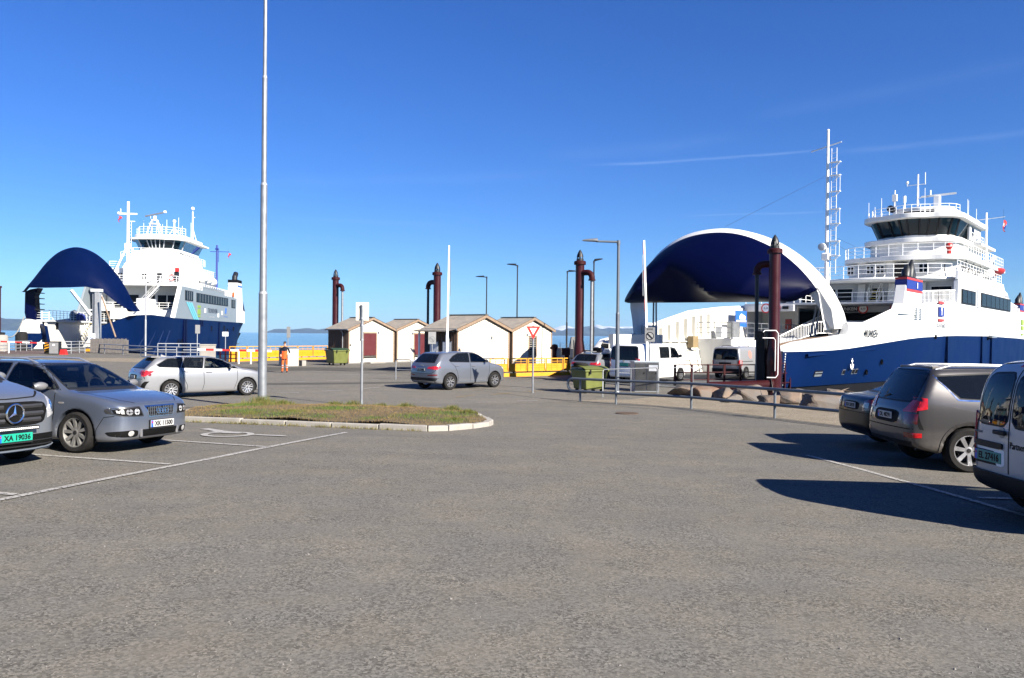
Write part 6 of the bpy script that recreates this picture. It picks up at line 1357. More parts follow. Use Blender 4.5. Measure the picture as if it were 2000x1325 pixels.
S9 = dict(windows=[('windscreen', 'front', [(-.7, 1.17), (.7, 1.17), (.62, 1.68), (-.62, 1.68)], M['glass']), ('side_window', 'side', [(1.06, 1.14), (.72, 1.50), (.28, 1.62), (.22, 1.14)], M['glass']), ('rear_window', 'rear', lwin, M['glass_tint']), ('rear_window', 'rear', [(-a_, b_) for a_, b_ in reversed(lwin)], M['glass_tint'])],
          patches=[('tail_light', 'rear', rnd_poly([(.69, .60), (.83, .60), (.81, 1.18), (.72, 1.18)]), M['red_lens'], dict(off=.020, subs=[('reverse_light', [(.715, .80), (.80, .80), (.795, .92), (.725, .92)], M['clear_lens'])])), ('tail_light', 'side', [(-2.2, .62), (-2.06, .62), (-2.04, 1.14), (-2.16, 1.16)], M['red_lens'], dict(off=.012)),
                   ('plate_recess', 'rear', rnd_poly([(.08, .60), (.70, .60), (.72, .80), (.08, .80)], .1), M['white'], dict(mirror=False, off=.002)), ('plate_lamp_hood', 'rear', rnd_poly([(.10, .79), (.70, .79), (.70, .86), (.10, .86)], .1), M['car_black'], dict(mirror=False, off=.02, skirt=.03)),
                   ('bumper', 'rear', [(-.86, .30), (.86, .30), (.89, .52), (-.89, .52)], M['car_black'], dict(mirror=False, off=.04, skirt=.05)), ('brake_light', 'rear', [(-.10, 1.71), (.10, 1.71), (.10, 1.74), (-.10, 1.74)], M['red_lens'], dict(mirror=False))],
          strips=[('door_gap', 'rear', [(0, 1.76), (0, .54)], .014, M['gap']), ('door_gap', 'rear', [(.68, .54), (.68, 1.2), (.63, 1.60), (.5, 1.74), (0, 1.77)], .010, M['gap']), ('door_gap', 'side', [(.14, 1.68), (.14, .3)], .012, M['gap'])],
          wheels=((1.36, -1.36), .325, .205, dict(spokes=5, mrim=M['rim'], rim_r=.20)), handles=[(.25, .95)], mirror=(.96, 1.16), inside=(.2, 1.2), dash_z=1.05, seat_z=.62)
P_PAR = paint_mat('dusty_white_van_paint', (.36, .365, .37), 0, .36, (.9, .6))
a = R(-2); rc = Vector((5.37, 8.48)); cl = (rc.x+2.21*math.cos(a), rc.y+2.21*math.sin(a))
t9 = car('delivery_van', 'dusty white van with glazed rear doors and dark green plate beside the off-road car', 'van', (*cl, gz(*cl)), a, B9, S9, P_PAR)
c, n = badge_at(B9, 'rear', .38, .69, .014); plate(t9, c, R(-90), 'EL 27416', M['plate_dkgreen'], .50, .12)
c, n = badge_at(B9, 'rear', .13, 1.0, .02); hd = MB().bx(-.02, .02, -.11, .11, -.025, .025).build('door_handle', M['car_black'], t9, bevel=.012); hd.location = c+Vector((-.01, 0, -.02))
MB().lathe([(0, 0), (.06, 0), (.065, .012)], 18, (0, 0, 0), 'x').build('lock_plate', P_PAR, hd).location = (.022, 0, 0)
c, n = badge_at(B9, 'rear', .60, .95, .006); lettering('PARTNER', M['grey_plate'], t9, c, R(-90), .20, .028)
c, n = badge_at(B9, 'rear', -.16, .86, .006); lettering('Partner', M['ink'], t9, c, R(-90), .26, .075)
# --- black saloon
B10 = Body([(-2.2, .28), (-2.33, .42), (-2.34, .70), (-2.28, .95), (-2.18, 1.02), (-1.72, 1.055), (-1.05, 1.36), (-.7, 1.43), (-.2, 1.45), (.2, 1.42), (.5, 1.32), (1.15, .98), (1.5, .95), (1.9, .86), (2.14, .74), (2.25, .56), (2.24, .34), (2.13, .2), (1.6, .17), (-1.6, .17)],
           [(-2.34, .55), (-2.27, .76), (-2.02, .86), (-1.3, .89), (0, .89), (1.3, .885), (1.80, .845), (2.08, .74), (2.22, .5), (2.25, .3)],
           [(.80, .15), (.865, .26), (.892, .48), (.886, .78), (.85, .97), (.62, 1.38), (.52, 1.44), (0, 1.46)], (1.35, -1.35), .32, k=.10, h=.03)
S10 = dict(windows=[('windscreen', 'front', [(-.70, 1.0), (.70, 1.0), (.565, 1.37), (-.565, 1.37)], M['glass']), ('side_window', 'side', [(.95, .99), (.45, 1.30), (.10, 1.375), (-.17, 1.395), (-.19, 1.0)], M['glass']), ('side_window', 'side', [(-.27, 1.0), (-.25, 1.395), (-.75, 1.36), (-1.20, 1.08)], M['glass']), ('rear_window', 'rear', [(-.62, 1.09), (.62, 1.09), (.53, 1.37), (-.53, 1.37)], M['glass_tint'])],
           patches=[('tail_light', 'rear', rnd_poly([(.50, .74), (.88, .76), (.88, .96), (.56, .95)]), M['dark_red_lens'], dict(off=.010, subs=[('reverse_light', [(.56, .80), (.72, .80), (.72, .90), (.58, .90)], M['clear_lens'])])), ('plate_recess', 'rear', rnd_poly([(-.36, .74), (.36, .74), (.36, .90), (-.36, .90)]), M['cavity'], dict(mirror=False)), ('rear_skirt', 'rear', [(-.76, .24), (.76, .24), (.8, .32), (-.8, .32)], M['car_black'], dict(mirror=False, off=.02))],
           strips=[('door_gap', 'side', [(-.23, .97), (-.23, .30)], .011, M['gap']), ('boot_gap', 'rear', [(-.80, 1.0), (-.82, .70), (.82, .70), (.80, 1.0)], .010, M['gap'])],
           wheels=((1.35, -1.35), .32, .215, dict(spokes=7, mrim=M['rim'], rim_r=.21)), handles=[(-.02, .86), (-1.02, .88)], mirror=(.78, .985), inside=(.10, .98), dash_z=.90, seat_z=.46)
a = R(-2); rc = Vector((6.72, 15.55)); cl = (rc.x+2.34*math.cos(a), rc.y+2.34*math.sin(a))
t10 = car('saloon_car', 'black saloon car parked beyond the grey off-road car', 'car', (*cl, gz(*cl)), a, B10, S10, paint_mat('black_car_paint', (.004, .0045, .006), .1, .3, (.3, .10), .22, .2))
c, n = badge_at(B10, 'rear', 0, .82, .016); plate(t10, c, R(-90), 'KH 35970', M['plate_white'], .50, .11)
# ------------------------------------------------------------------ the two ferries
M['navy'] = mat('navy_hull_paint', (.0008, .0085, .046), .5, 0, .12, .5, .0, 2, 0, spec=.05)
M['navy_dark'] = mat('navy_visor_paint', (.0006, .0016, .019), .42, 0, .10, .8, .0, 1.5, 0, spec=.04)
M['ship_white'] = mat('ship_white_paint', (.62, .62, .60), .42, 0, .06, .5, .0, 3, streaks=.20)
M['ship_inner'] = mat('ship_inner_white', (.58, .57, .52), .5, 0, .06, .8, .04, 3, streaks=.22)
M['ship_grey'] = mat('ship_pale_grey', (.42, .44, .46), .5, 0, .05, .6)
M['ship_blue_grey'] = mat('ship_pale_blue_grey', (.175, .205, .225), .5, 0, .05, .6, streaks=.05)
M['navy_matt'] = mat('matt_navy_rubbing_bar', (.006, .020, .075), .8, 0, .1, 1, spec=.1)
M['antifoul'] = mat('black_bottom_paint', (.006, .006, .008), .8, 0, .2, 1)
M['deck'] = mat('car_deck', (.10, .10, .098), .8, 0, .25, .8, .2, 8)
M['deck_rust'] = mat('rusty_deck', (.32, .20, .10), .8, 0, .3, 2)
M['dark_room'] = mat('unlit_car_deck_wall', (.035, .032, .030), .8, 0, .2, 1)  # dark base colour stands in for the shade inside the ships
M['ship_glass'] = glass('ship_window_glass', (.03, .04, .05), .90, (.006, .008, .011), ior=1.16)
M['bridge_glass'] = glass('bridge_window_glass', (.20, .42, .52), .35, (.010, .025, .035), ior=1.35)
M['cyan'] = mat('cyan_stripe', (.20, .62, .72), .45, 0, .04, 1)
M['lime'] = mat('lime_logo_green', (.30, .46, .05), .45, 0, .05, 1)
M['fl_red'] = mat('funnel_red', (.60, .05, .04), .45, 0, .04, 1); M['fl_blue'] = mat('funnel_blue', (.015, .035, .27), .45, 0, .05, 1)
M['turq'] = mat('turquoise_hose', (.13, .50, .38), .5, 0, .1, 3)
M['stair_yellow'] = mat('yellow_stair_tread', (.62, .48, .08), .7, 0, .2, 5)

def I(xs, ys): return lambda x: float(np.interp(x, xs, ys))
def ship_side(sign, xs, yf, z0, z1, nz, th=.16, inner=True):
    """plating between two height lines: yf(x, z) half breadth"""
    out, inn = [], []
    for x in xs:
        a, b = z0(x), z1(x); out.append([(x, sign*yf(x, a+(b-a)*k/nz), a+(b-a)*k/nz) for k in range(nz+1)]); inn.append([(x, sign*(yf(x, a+(b-a)*k/nz)-th), a+(b-a)*k/nz) for k in range(nz+1)])
    mb = MB().grid(out)
    if inner: mb.grid(inn); mb.grid([[o[-1], i[-1]] for o, i in zip(out, inn)]); mb.grid([out[0], inn[0]]); mb.grid([out[-1], inn[-1]])
    return mb
def railing(parent, pts, h=1.0, bars=3, r=.022, gap=1.2, m=None, name='deck_railing', lean=0):
    mb = MB(); pts = [Vector(p) for p in pts]
    for k in range(bars): mb.path([p+Vector((0, 0, h*(k+1)/bars)) for p in pts], r if k == bars-1 else r*.7, 5)
    L_ = 0; q = [pts[0]]
    for a, b in zip(pts, pts[1:]):
        n = max(1, round((b-a).length/gap)); q += [a.lerp(b, j/n) for j in range(1, n+1)]
    for p in q: mb.tube(p, p+Vector((0, 0, h)), r*1.1, n=5, cap=False)
    return mb.build(name, m or M['white'], parent, fix=False)
def slatrail(parent, pts, h, gap=.16, m=None):
    mb = MB(); pts = [Vector(p) for p in pts]; mb.path([p+Vector((0, 0, h)) for p in pts], .04, 6); mb.path([p+Vector((0, 0, .08)) for p in pts], .03, 6)
    for a, b in zip(pts, pts[1:]):
        n = max(1, round((b-a).length/gap))
        for j in range(n+1): p = a.lerp(b, j/n); mb.tube(p+Vector((0, 0, .08)), p+Vector((0, 0, h)), .016, n=4, cap=False)
    return mb.build('slat_railing', m or M['white'], parent, fix=False)
def loop_plate(parent, name, m, pts, z0, z1, bevel=.03):
    return MB().prism([(p[0], p[1]) for p in pts], lambda a, b, d: (a, b, d), z0, z1).build(name, m, parent, smooth=30, bevel=bevel)
def rounded_front(x0, x1, yl, yr, r, bulge=.0, n=8):
    """deck outline (x aft): rounded front corners, front face bulged forward"""
    P = [(x1, yl)]
    for k in range(n+1): a = R(90+90*k/n); P.append((x0+r+r*math.cos(a), yl-r+r*math.sin(a)))
    m = 10
    for k in range(1, m): t = k/m; y = (yl-r)+(yr+r-yl+r)*t; P.append((x0-bulge*math.sin(PI*t), y))
    for k in range(n+1): a = R(180+90*k/n); P.append((x0+r+r*math.cos(a), yr+r+r*math.sin(a)))
    P.append((x1, yr)); return P
def pane_x(parent, frame_m, pane_m, x, y0, y1, z0, z1, slant=0, name='window', cross=False):
    """window in a wall facing the bow (-x)"""
    f = MB(); w_ = .06
    for a, b, c, d in ((y0-w_, y0, z0-w_, z1+w_), (y1, y1+w_, z0-w_, z1+w_), (y0, y1, z1, z1+w_), (y0, y1, z0-w_, z0)): f.bx(x-.05, x+.02, a, b, c, d)
    if cross: f.bx(x-.045, x+.01, (y0+y1)/2-.03, (y0+y1)/2+.03, z0, z1); f.bx(x-.044, x+.012, y0, y1, (z0+z1)/2-.03, (z0+z1)/2+.03)
    o = f.build(name, frame_m, parent); MB().bx(x-.025, x-.005, y0, y1, z0, z1).build('pane', pane_m, o); return o
def side_windows(parent, y, x0, x1, z0, z1, n, fm, s=-1, slant=0):
    """a band of panes in the ship's side"""
    f = MB().bx(x0-.12, x1+.12, min(y+s*.005, y+s*.05), max(y+s*.005, y+s*.05), z0-.10, z1+.10).build('window_band', M['car_black'], parent)
    for k in range(n):
        a, b = x0+(x1-x0)*k/n+.05, x0+(x1-x0)*(k+1)/n-.05; MB().bx(a, b, min(y+s*.06, y+s*.08), max(y+s*.06, y+s*.08), z0, z1).build('pane', M['ship_glass'], f)
    for k in range(1, n): x = x0+(x1-x0)*k/n; MB().bx(x-.035, x+.035, min(y+s*.05, y+s*.09), max(y+s*.05, y+s*.09), z0, z1).build('mullion', fm, f)
    return f
def stairs(parent, a, b, wd, n, mt, ms):
    """a = foot, b = head; treads across local y or x by direction"""
    a, b = Vector(a), Vector(b); d = b-a; h = Vector((d.x, d.y, 0)).normalized(); sd = Vector((-h.y, h.x, 0))*wd/2
    st = MB()
    for s in (-1, 1): st.beam(a+sd*s, b+sd*s, .06, .22)
    o = st.build('stair', ms, parent)
    for k in range(n): p = a.lerp(b, (k+.5)/n); MB().box(p, (.22, wd*.98, .04), math.atan2(h.y, h.x)).build('tread', mt, o)
    mb = MB()
    for s in (-1, 1):
        mb.tube(a+sd*s*1.05+Vector((0, 0, .9)), b+sd*s*1.05+Vector((0, 0, .9)), .025, n=5).tube(a+sd*s*1.05+Vector((0, 0, .5)), b+sd*s*1.05+Vector((0, 0, .5)), .018, n=5)
        for k in range(5): p = a.lerp(b, k/4)+sd*s*1.05; mb.tube(p, p+Vector((0, 0, .9)), .02, n=5)
    mb.build('stair_rail', M['white'], o, fix=False); return o
def ladder(mb, p, h, w_=.4, d=(0, 1, 0), step=.35, r=.025):
    p, d = Vector(p), Vector(d)*w_/2
    for s in (-1, 1): mb.tube(p+d*s, p+d*s+Vector((0, 0, h)), r, n=5)
    for k in range(1, int(h/step)): mb.tube(p-d+Vector((0, 0, k*step)), p+d+Vector((0, 0, k*step)), r*.8, n=5)
    return mb
def flag_hang(label, loc, grp):
    t = thing('flag', label, 'flag', loc, R(30), grp); rows = []
    for i in range(7): z = -.95*i/6; rows.append([(.10*math.sin(i*1.1)+.16*j*(.55+.4*math.sin(i)), .06*math.sin(j*2+i*.7), z) for j in range(4)])
    MB().grid(rows).build('cloth', M['red'], t, smooth=60); MB().grid([[(a[0]+.16+.02, a[1]-.015, a[2]) for a in r_[:2]] for r_ in rows[1:6]]).build('blue_band', M['fl_blue'], t, smooth=60)
    MB().tube((0, 0, 0), (0, 0, .9), .008, n=4).build('halyard', M['dark_metal'], t); return t

# ============ near ferry
TH = R(49.4); MO = Vector((7.37, 36.9, 0))
fm_ = thing('ferry', 'near blue and white ferry named MUNKEN with its bow visor raised over the ramp', 'ferry', MO, TH, 'car ferries')
def mw_(x, y, z): return MO+Vector((x*math.cos(TH)-y*math.sin(TH), x*math.sin(TH)+y*math.cos(TH), z))
Bm = I([1.2, 2.5, 5, 10, 18, 60, 68, 74], [5.05, 5.55, 5.95, 6.3, 6.6, 6.6, 6.2, 5.4]); Bl = I([1.2, 2.5, 5, 10, 18, 30, 58, 74], [4.85, 5.05, 5.3, 5.7, 6.3, 6.55, 6.5, 4.8])
bw = I([1.2, 3, 6, 10.7, 17.5, 27, 40, 58, 74], [1.18, 1.2, 1.26, 1.52, 1.88, 2.05, 2.08, 1.92, 1.4])
def yf(x, z): t = min(max((z+.5)/(bw(x)+.5), 0), 1); return Bl(x)+(Bm(x)-Bl(x))*t**.8
kn = I([1.2, 20, 74], [-.42, -.62, -.62])
XS = [1.2, 1.8, 2.5, 3.5, 5, 6.8, 8.5, 10.7, 13, 15.5, 18, 21, 24, 27, 31, 36, 42, 50, 58, 64, 69, 74]
hull = MB()
for s in (-1, 1): hull.v, hull.f = (lambda m: (hull.v+m.v, hull.f+[tuple(i+len(hull.v) for i in f) for f in m.f]))(ship_side(s, XS, yf, kn, bw, 7, .45))
hull.build('lower_hull', M['navy'], fm_, smooth=40)
bt = MB()
for s in (-1, 1): bt.grid([[(x+.3, s*(Bl(x)-.03-.5*k/3), kn(x)-2.6*k/3) for k in range(4)] for x in XS])
bt.grid([[(1.5, y, z) for z in (-3.2, -.42)] for y in (-5, 5)]); bt.build('bottom', M['antifoul'], fm_, smooth=40)
for s in (-1, 1):   # end faces of the bow horns, shade put on as black plates, and their buffers
    MB().bx(1.02, 1.22, min(s*4.5, s*5.05), max(s*4.5, s*5.05), -1.5, 1.17).build('bow_end_shade', M['antifoul'], fm_, bevel=.04)
    ch = MB()
    for k in range(13): ch.box((1.32+.012*k, s*(yf(1.35, 1.0-.11*k)+.02), 1.08-.115*k), (.05, .04, .065))
    tag(ch.build('draught_marks', M['white'], fm_), kind='stuff')
tp = I([1.2, 1.6, 2.2, 3.2, 5.0, 6.78, 6.82, 8.9, 13.8, 18.6, 28.4, 28.5, 50.3, 50.4, 60, 74], [1.22, 1.46, 1.62, 1.72, 1.86, 2.0, 2.46, 2.48, 3.39, 3.80, 4.36, 4.36, 4.36, 4.36, 3.8, 1.6])
XU = [1.2, 1.4, 1.6, 1.9, 2.2, 3.2, 5, 6.78, 6.82, 8.9, 11, 13.8, 16, 18.6, 22, 25, 28.4, 33, 40, 50.4, 55, 60, 67, 74]
def yu(x, z): b = Bm(x)+.02; return b-(.35*max(0, (z-bw(x))/(tp(x)-bw(x)+.01)-.45)**1.5 if x < 6.8 else 0)
for s in (-1, 1): ship_side(s, XU, yu, bw, tp, 5, .30).build('bulwark', M['ship_white'], fm_, smooth=40)
for s in (-1, 1):   # inner lining down to the car deck with frames
    lin = ship_side(s, [6.9, 9, 11, 13.8, 16, 18.6, 22, 25, 28], lambda x, z: (yf(x, z)-.52 if z < bw(x) else Bm(x)-.36), lambda x: -.5, lambda x: tp(x)-.05, 6, .04); lin.build('inner_bulwark', M['ship_inner'], fm_)
    for k in range(8):
        x = 8.2+k*1.15; MB().beam((x, s*(yf(x, -.4)-.62), -.5), (x, s*(Bm(x)-.50), bw(x)), .16, .30, (1, 0, 0)).beam((x, s*(Bm(x)-.50), bw(x)), (x, s*(Bm(x)-.50), tp(x)-.25), .30, .16, (1, 0, 0)).build('frame_rib', M['ship_inner'], fm_)
    for z in (.35, .95, 1.5): MB().beam((7.6, s*(yf(8, z)-.60), z), (15.5, s*(yf(15, z)-.62), z), .10, .06).build('stringer', M['ship_inner'], fm_)
    MB().path([(x, s*(Bm(x)-.15), tp(x)+.02) for x in (6.9, 9, 11, 13.8, 16, 18.6, 22, 25, 28)], .11, 8).build('bulwark_cap', M['ship_white'], fm_, smooth=40)
    MB().grid([[(x, s*(Bm(x)-.3), tp(x)-.06), (x, s*4.45, tp(x)-.10)] for x in (1.7, 2.2, 3.2, 5, 6.7)]).grid([[(x, s*4.45, tp(x)-.10), (x, s*4.45, -.5)] for x in (1.7, 2.2, 3.2, 5, 6.7)]).build('horn_deck', M['deck_rust'] if s < 0 else M['ship_inner'], fm_)
dk = [(x, Bl(x)-.35) for x in (1.6, 2.5, 5, 10, 18, 30, 58, 70)]
MB().prism(dk+[(x, -y) for x, y in reversed(dk)], lambda a, b, d: (a, b, d), -.60, -.50).build('car_deck', M['deck'], fm_)
MB().bx(1.75, 6.9, 4.2, 4.5, -.5, 1.9).bx(1.75, 6.9, -4.5, -4.2, -.5, 1.35).build('inner_plate', M['ship_inner'], fm_)
# near side fittings
MB().beam((2.6, -5.62, 1.02), (10.5, -6.26, 1.28), .09, .12).build('rubbing_strake', M['navy'], fm_)
for x in (25.2, 37, 41): MB().bx(x-.10, x+.10, -6.72, -6.55, -.6, bw(x)).build('side_pipe', M['navy'], fm_)
def hull_patch(x0, x1, z0, z1, m, off=.02):
    mb = MB().grid([[(x, -yf(x, z)-off, z) for z in (z0, (z0+z1)/2, z1)] for x in (x0, (x0+x1)/2, x1)]); return mb.build('hull_recess', m, fm_)
hull_patch(3.9, 4.7, 0, .28, M['antifoul']); hull_patch(3.95, 4.65, .0, .10, M['galv'], .04); hull_patch(3.95, 4.65, .16, .22, M['galv'], .04)
for x0, w_ in ((7.0, .34), (8.2, .30), (8.6, .34)): hull_patch(x0, x0+w_, .0, .26, M['galv']); hull_patch(x0+.03, x0+w_-.03, .03, .23, M['antifoul'], .035)
for x, z in ((12.0, .55), (10.1, .05), (22, 1.95), (39.5, 1.9)): MB().lathe([(0, 0), (.14, 0), (.15, -.06)], 12, (x, -yf(x, z)-.03, z), 'y').build('hull_outlet', M['antifoul'], fm_)
# anchor mark
am = thing_mark = MB()
x, z = 7.75, .62; q = -yf(x, z)-.045
am.lathe([(.03, 0), (.10, 0)], 12, (x, q, z+.52), 'y').bx(x-.035, x+.035, q-.012, q, z-.30, z+.45).bx(x-.16, x+.16, q-.013, q, z+.24, z+.33).bx(x-.13, x+.13, q-.012, q, z+.02, z+.10).lathe([(.17, 0), (.26, 0)], 14, (x, q, z-.10), 'y', arc=-PI)
am.build('anchor_mark', M['white'], fm_)
def side_text(txt, x, z, wd, h, m, y=None, bold=.004):
    y = -(Bm(x)+.075) if y is None else y; return lettering(txt, m, fm_, (x, y, z), math.atan2(-(Bm(x+wd/2)-Bm(x-wd/2)), wd), wd, h, bold)
M['ship_ink'] = mat('ship_name_grey', (.05, .06, .08), .5, 0, .05, 2)
side_text('MUNKEN', 9.65, 2.06, 1.95, .40, M['ink'], None, .02)
y0 = -6.66
for z0, z1, m in ((3.96, 4.12, 'fl_red'), (3.16, 3.76, 'fl_blue'), (2.84, 3.0, 'fl_red')): MB().bx(22.6, 23.9, y0-.05, y0+.02, z0+.1, z1+.1).build('logo_panel', M[m], fm_)
MB().bx(23.19, 23.31, y0-.07, y0-.051, 3.34, 3.74).lathe([(0, 0), (.13, 0)], 12, (23.25, y0-.068, 3.72), 'y').build('logo_key', M['white'], fm_)
side_text('TORGHATTEN MIDT', 23.2, 2.66, 2.6, .26, M['ship_ink'], y0-.03)
for x in (17.3, 18.2):
    v = MB()
    for k in range(7): v.beam((x-.30, y0-.03, 3.0+.10*k-.25*0), (x+.34, y0-.03, 3.02+.10*k), .05, .05)
    v.build('louvre_vent', M['ship_grey'], fm_)
MB().beam((24.2, y0-.01, 2.0), (24.2, y0-.01, 4.3), .03, .03).beam((36.2, y0-.01, 2.1), (36.2, y0-.01, 5.9), .03, .03).build('plate_seam', M['ship_grey'], fm_)
# side house: walls, windows
for s in (-1, 1):
    hp = [(28.5, 4.36), (28.7, 5.98), (48.5, 5.98), (50.4, 5.2), (50.4, 4.36)]
    MB().prism(hp, lambda a, b, d: (a, d, b), s*6.62, s*6.30).build('side_wall', M['ship_white'], fm_, bevel=.03)
    MB().prism([(28.55, 5.98), (47.6, 5.98), (46.8, 6.62), (28.75, 6.62)], lambda a, b, d: (a, d, b), s*6.60, s*6.40).build('upper_bulwark', M['ship_white'], fm_, bevel=.03)
side_windows(fm_, -6.62, 29.6, 34.3, 4.42, 5.28, 3, M['antifoul']); side_windows(fm_, -6.62, 36.6, 50.0, 4.42, 5.34, 7, M['antifoul'])
dr = MB().bx(35.0, 36.0, -6.70, -6.61, 4.2, 5.6).build('side_door', M['ship_grey'], fm_, bevel=.02); MB().bx(35.05, 35.3, -6.76, -6.69, 4.25, 5.5).build('door_frame', M['white'], dr)
dr = MB().bx(40.2, 42.2, -6.70, -6.61, 2.12, 3.72).build('shell_door', M['ship_white'], fm_, bevel=.02); MB().bx(40.9, 41.7, -6.73, -6.69, 2.9, 3.3).build('door_plate', M['ship_grey'], dr); MB().bx(40.0, 42.3, -6.86, -6.6, 1.95, 2.1).build('door_step', M['galv'], dr)
side_text('1 200 KG', 48.0, 5.62, 2.4, .22, M['ship_ink'], -6.64)
MB().prism([(60.5, 1.95), (62.5, 1.95), (67.5, 4.1), (66, 4.1)], lambda a, b, d: (a, d, b), -6.60, -6.68).build('cyan_stripe', M['cyan'], fm_)
for z0, z1 in ((3.25, 3.75), (2.75, 3.15), (2.25, 2.4)): MB().bx(56.5, 57.9, -6.70, -6.62, z0, z1).build('lime_mark', M['lime'], fm_)
slatrail(fm_, [(18.9, -6.45, 3.8), (23.5, -6.45, 4.1), (28.3, -6.45, 4.36)], .85, .34); slatrail(fm_, [(51.0, -6.45, 4.3), (58, -6.45, 3.9), (66, -6.2, 3.0)], .95, .4)
# funnels fore and aft on both sides
def funnel(x, s):
    f = MB(); rings = []
    for x0, x1, y0_, y1_, z in ((13.9, 18.9, 6.02, 6.62, 3.2), (14.6, 18.6, 6.04, 6.62, 3.8), (15.1, 18.5, 6.06, 6.62, 4.95)): rings.append([(x+x0, s*y0_, z), (x+x1, s*y0_, z), (x+x1, s*y1_, z), (x+x0, s*y1_, z)])
    P = []
    for r_ in rings: P += r_
    f.add(P, [(0+4*k+i, 4*k+(i+1) % 4, 4*k+4+(i+1) % 4, 4*k+4+i) for k in range(2) for i in range(4)]); o = f.build('funnel', M['ship_white'], fm_, bevel=.03)
    for z0, z1, m in ((4.52, 4.64, 'fl_red'), (4.66, 5.16, 'fl_blue'), (5.18, 5.30, 'fl_red')): MB().bx(x+15.06, x+18.54, min(s*6.02, s*6.66), max(s*6.02, s*6.66), z0, z1).build('funnel_band', M[m], o)
    MB().bx(x+17.1, x+17.22, s*6.70-.01, s*6.70+.01, 4.75, 5.08).build('funnel_key', M['white'], o)
    for k, (dx, dy, h, b) in enumerate(((16.2, 6.3, .85, .1), (16.8, 6.35, 1.15, .25), (17.3, 6.3, .6, .5))):
        MB().path([(x+dx, s*dy, 5.28), (x+dx+.1, s*dy, 5.28+h*.5), (x+dx+b+.25, s*dy, 5.28+h)], [.24, .26, .06], 10).build('exhaust_pipe', M['dark_metal'], o, smooth=50)
    MB().bx(x+15.4, x+17.5, min(s*6.1, s*6.58), max(s*6.1, s*6.58), 5.28, 5.40).build('funnel_cap', M['dark_metal'], o)
funnel(0, -1); funnel(40.6, -1)
# arch frame of the visor opening
BLUE = [(-4.95, 4.15), (-4.29, 4.99), (-3.66, 5.63), (-2.87, 6.26), (-1.8, 6.84), (-.8, 7.21), (.32, 7.38), (1.6, 7.34), (2.71, 7.07), (3.66, 6.57), (4.44, 5.83), (5.03, 4.93), (5.5, 4.2), (5.8, 3.75)]
RIM = [(-5.80, 2.3), (-5.72, 2.9), (-5.47, 3.52), (-4.94, 4.5), (-4.17, 5.42), (-3.38, 6.13), (-2.4, 6.8), (-1.3, 7.31), (-.27, 7.62), (.88, 7.76), (2.28, 7.68), (3.34, 7.37), (4.32, 6.83), (5.12, 6.06), (5.73, 5.08), (6.0, 3.8), (5.9, 2.0)]
def resample(P, n, it=2):
    P = chaikin(P, it, False, .25); L_ = np.concatenate([[0], np.cumsum(np.linalg.norm(np.diff(P, axis=0), axis=1))]); t = np.linspace(0, L_[-1], n)
    return [(float(np.interp(k, L_, P[:, 0])), float(np.interp(k, L_, P[:, 1]))) for k in t]
AX = 5.75; RB = resample(BLUE, 49); RO = resample(RIM, 49)
# inner line of the rim: the visor edge carried on down both legs
INN = resample([(-5.30, 2.2), (-5.15, 2.9), (-5.05, 3.5)]+BLUE+[(5.62, 3.0), (5.5, 2.0)], 49, 1)
ar = MB(); rows = []
for (yi, zi), (yo, zo) in zip(INN, RO):
    rows.append([(AX+.05, yi, zi), (AX+.30, yi+(yo-yi)*.35, zi+(zo-zi)*.35), (6.9, yo, zo), (7.5, yo, zo), (7.5, yi+(yo-yi)*.2, zi+(zo-zi)*.2-.25), (AX+.25, yi-(yo-yi)*.15, zi-(zo-zi)*.15-.12), (AX+.05, yi, zi)])
ar.grid(rows); ar.build('visor_arch', M['ship_white'], fm_, smooth=40)
MB().prism([(-4.95, 4.25), (-4.55, 4.55), (-4.35, 4.2), (-4.9, 3.4), (-5.5, 2.3), (-5.75, 2.3), (-5.6, 3.2)], lambda a, b, d: (d, a, b), AX+.10, AX+.55).build('arch_flange', M['ship_inner'], fm_, bevel=.03)
for s, yy in ((-1, -5.35), (1, 5.3)): 
    MB().tube((6.4, yy*.86, 1.9), (6.8, yy*.90, 4.0), .05, n=8).tube((6.4, yy*.82, 1.9), (6.8, yy*.87, 4.0), .05, n=8).build('visor_ram', M['galv'], fm_, smooth=40)
    MB().box((7.3, yy, 2.0), (1.0, .5, .9)).build('hinge_block', M['ship_white'], fm_, bevel=.04)
# raised visor
vi = []; nu, nt = 56, 22
outer = RB
L_ = [0]
for a, b in zip(outer, outer[1:]): L_.append(L_[-1]+math.dist(a, b))
for i in range(nu+1):
    u = i/nu; l = L_[-1]*u; yo = float(np.interp(l, L_, [p[0] for p in outer])); zo = float(np.interp(l, L_, [p[1] for p in outer]))
    yb = -3.72+(5.72+3.72)*u; zb = 3.58+.12*u; row = []
    cen = math.exp(-((yb-1.9)/2.1)**2); tk = .90-.42*max(0, 1-abs(yb-2.2)/2.4)
    for j in range(nt+1):
        t = j/nt; y = yo+(yb-yo)*t; z = zo+(zb-zo)*t; env = min(1, min(u, 1-u)*5)**.5
        if t <= tk: x = AX-.02-2.6*env*math.sin(t/tk*PI/2)**.9*(tk**.5)
        else: q = (t-tk)/(1-tk+1e-6); x = AX-.02-2.6*env*(tk**.5)+(2.6*env*(tk**.5)-.35)*q
        row.append((x, y, z))
    vi.append(row)
vm = MB().grid(vi); vm.grid([[(p[0]+.14, p[1], p[2]+.02) for p in r_] for r_ in vi]); vm.grid([[r_[-1], (r_[-1][0]+.14, r_[-1][1], r_[-1][2]+.02)] for r_ in vi])
vis = vm.build('bow_visor', M['navy_dark'], fm_, smooth=35)
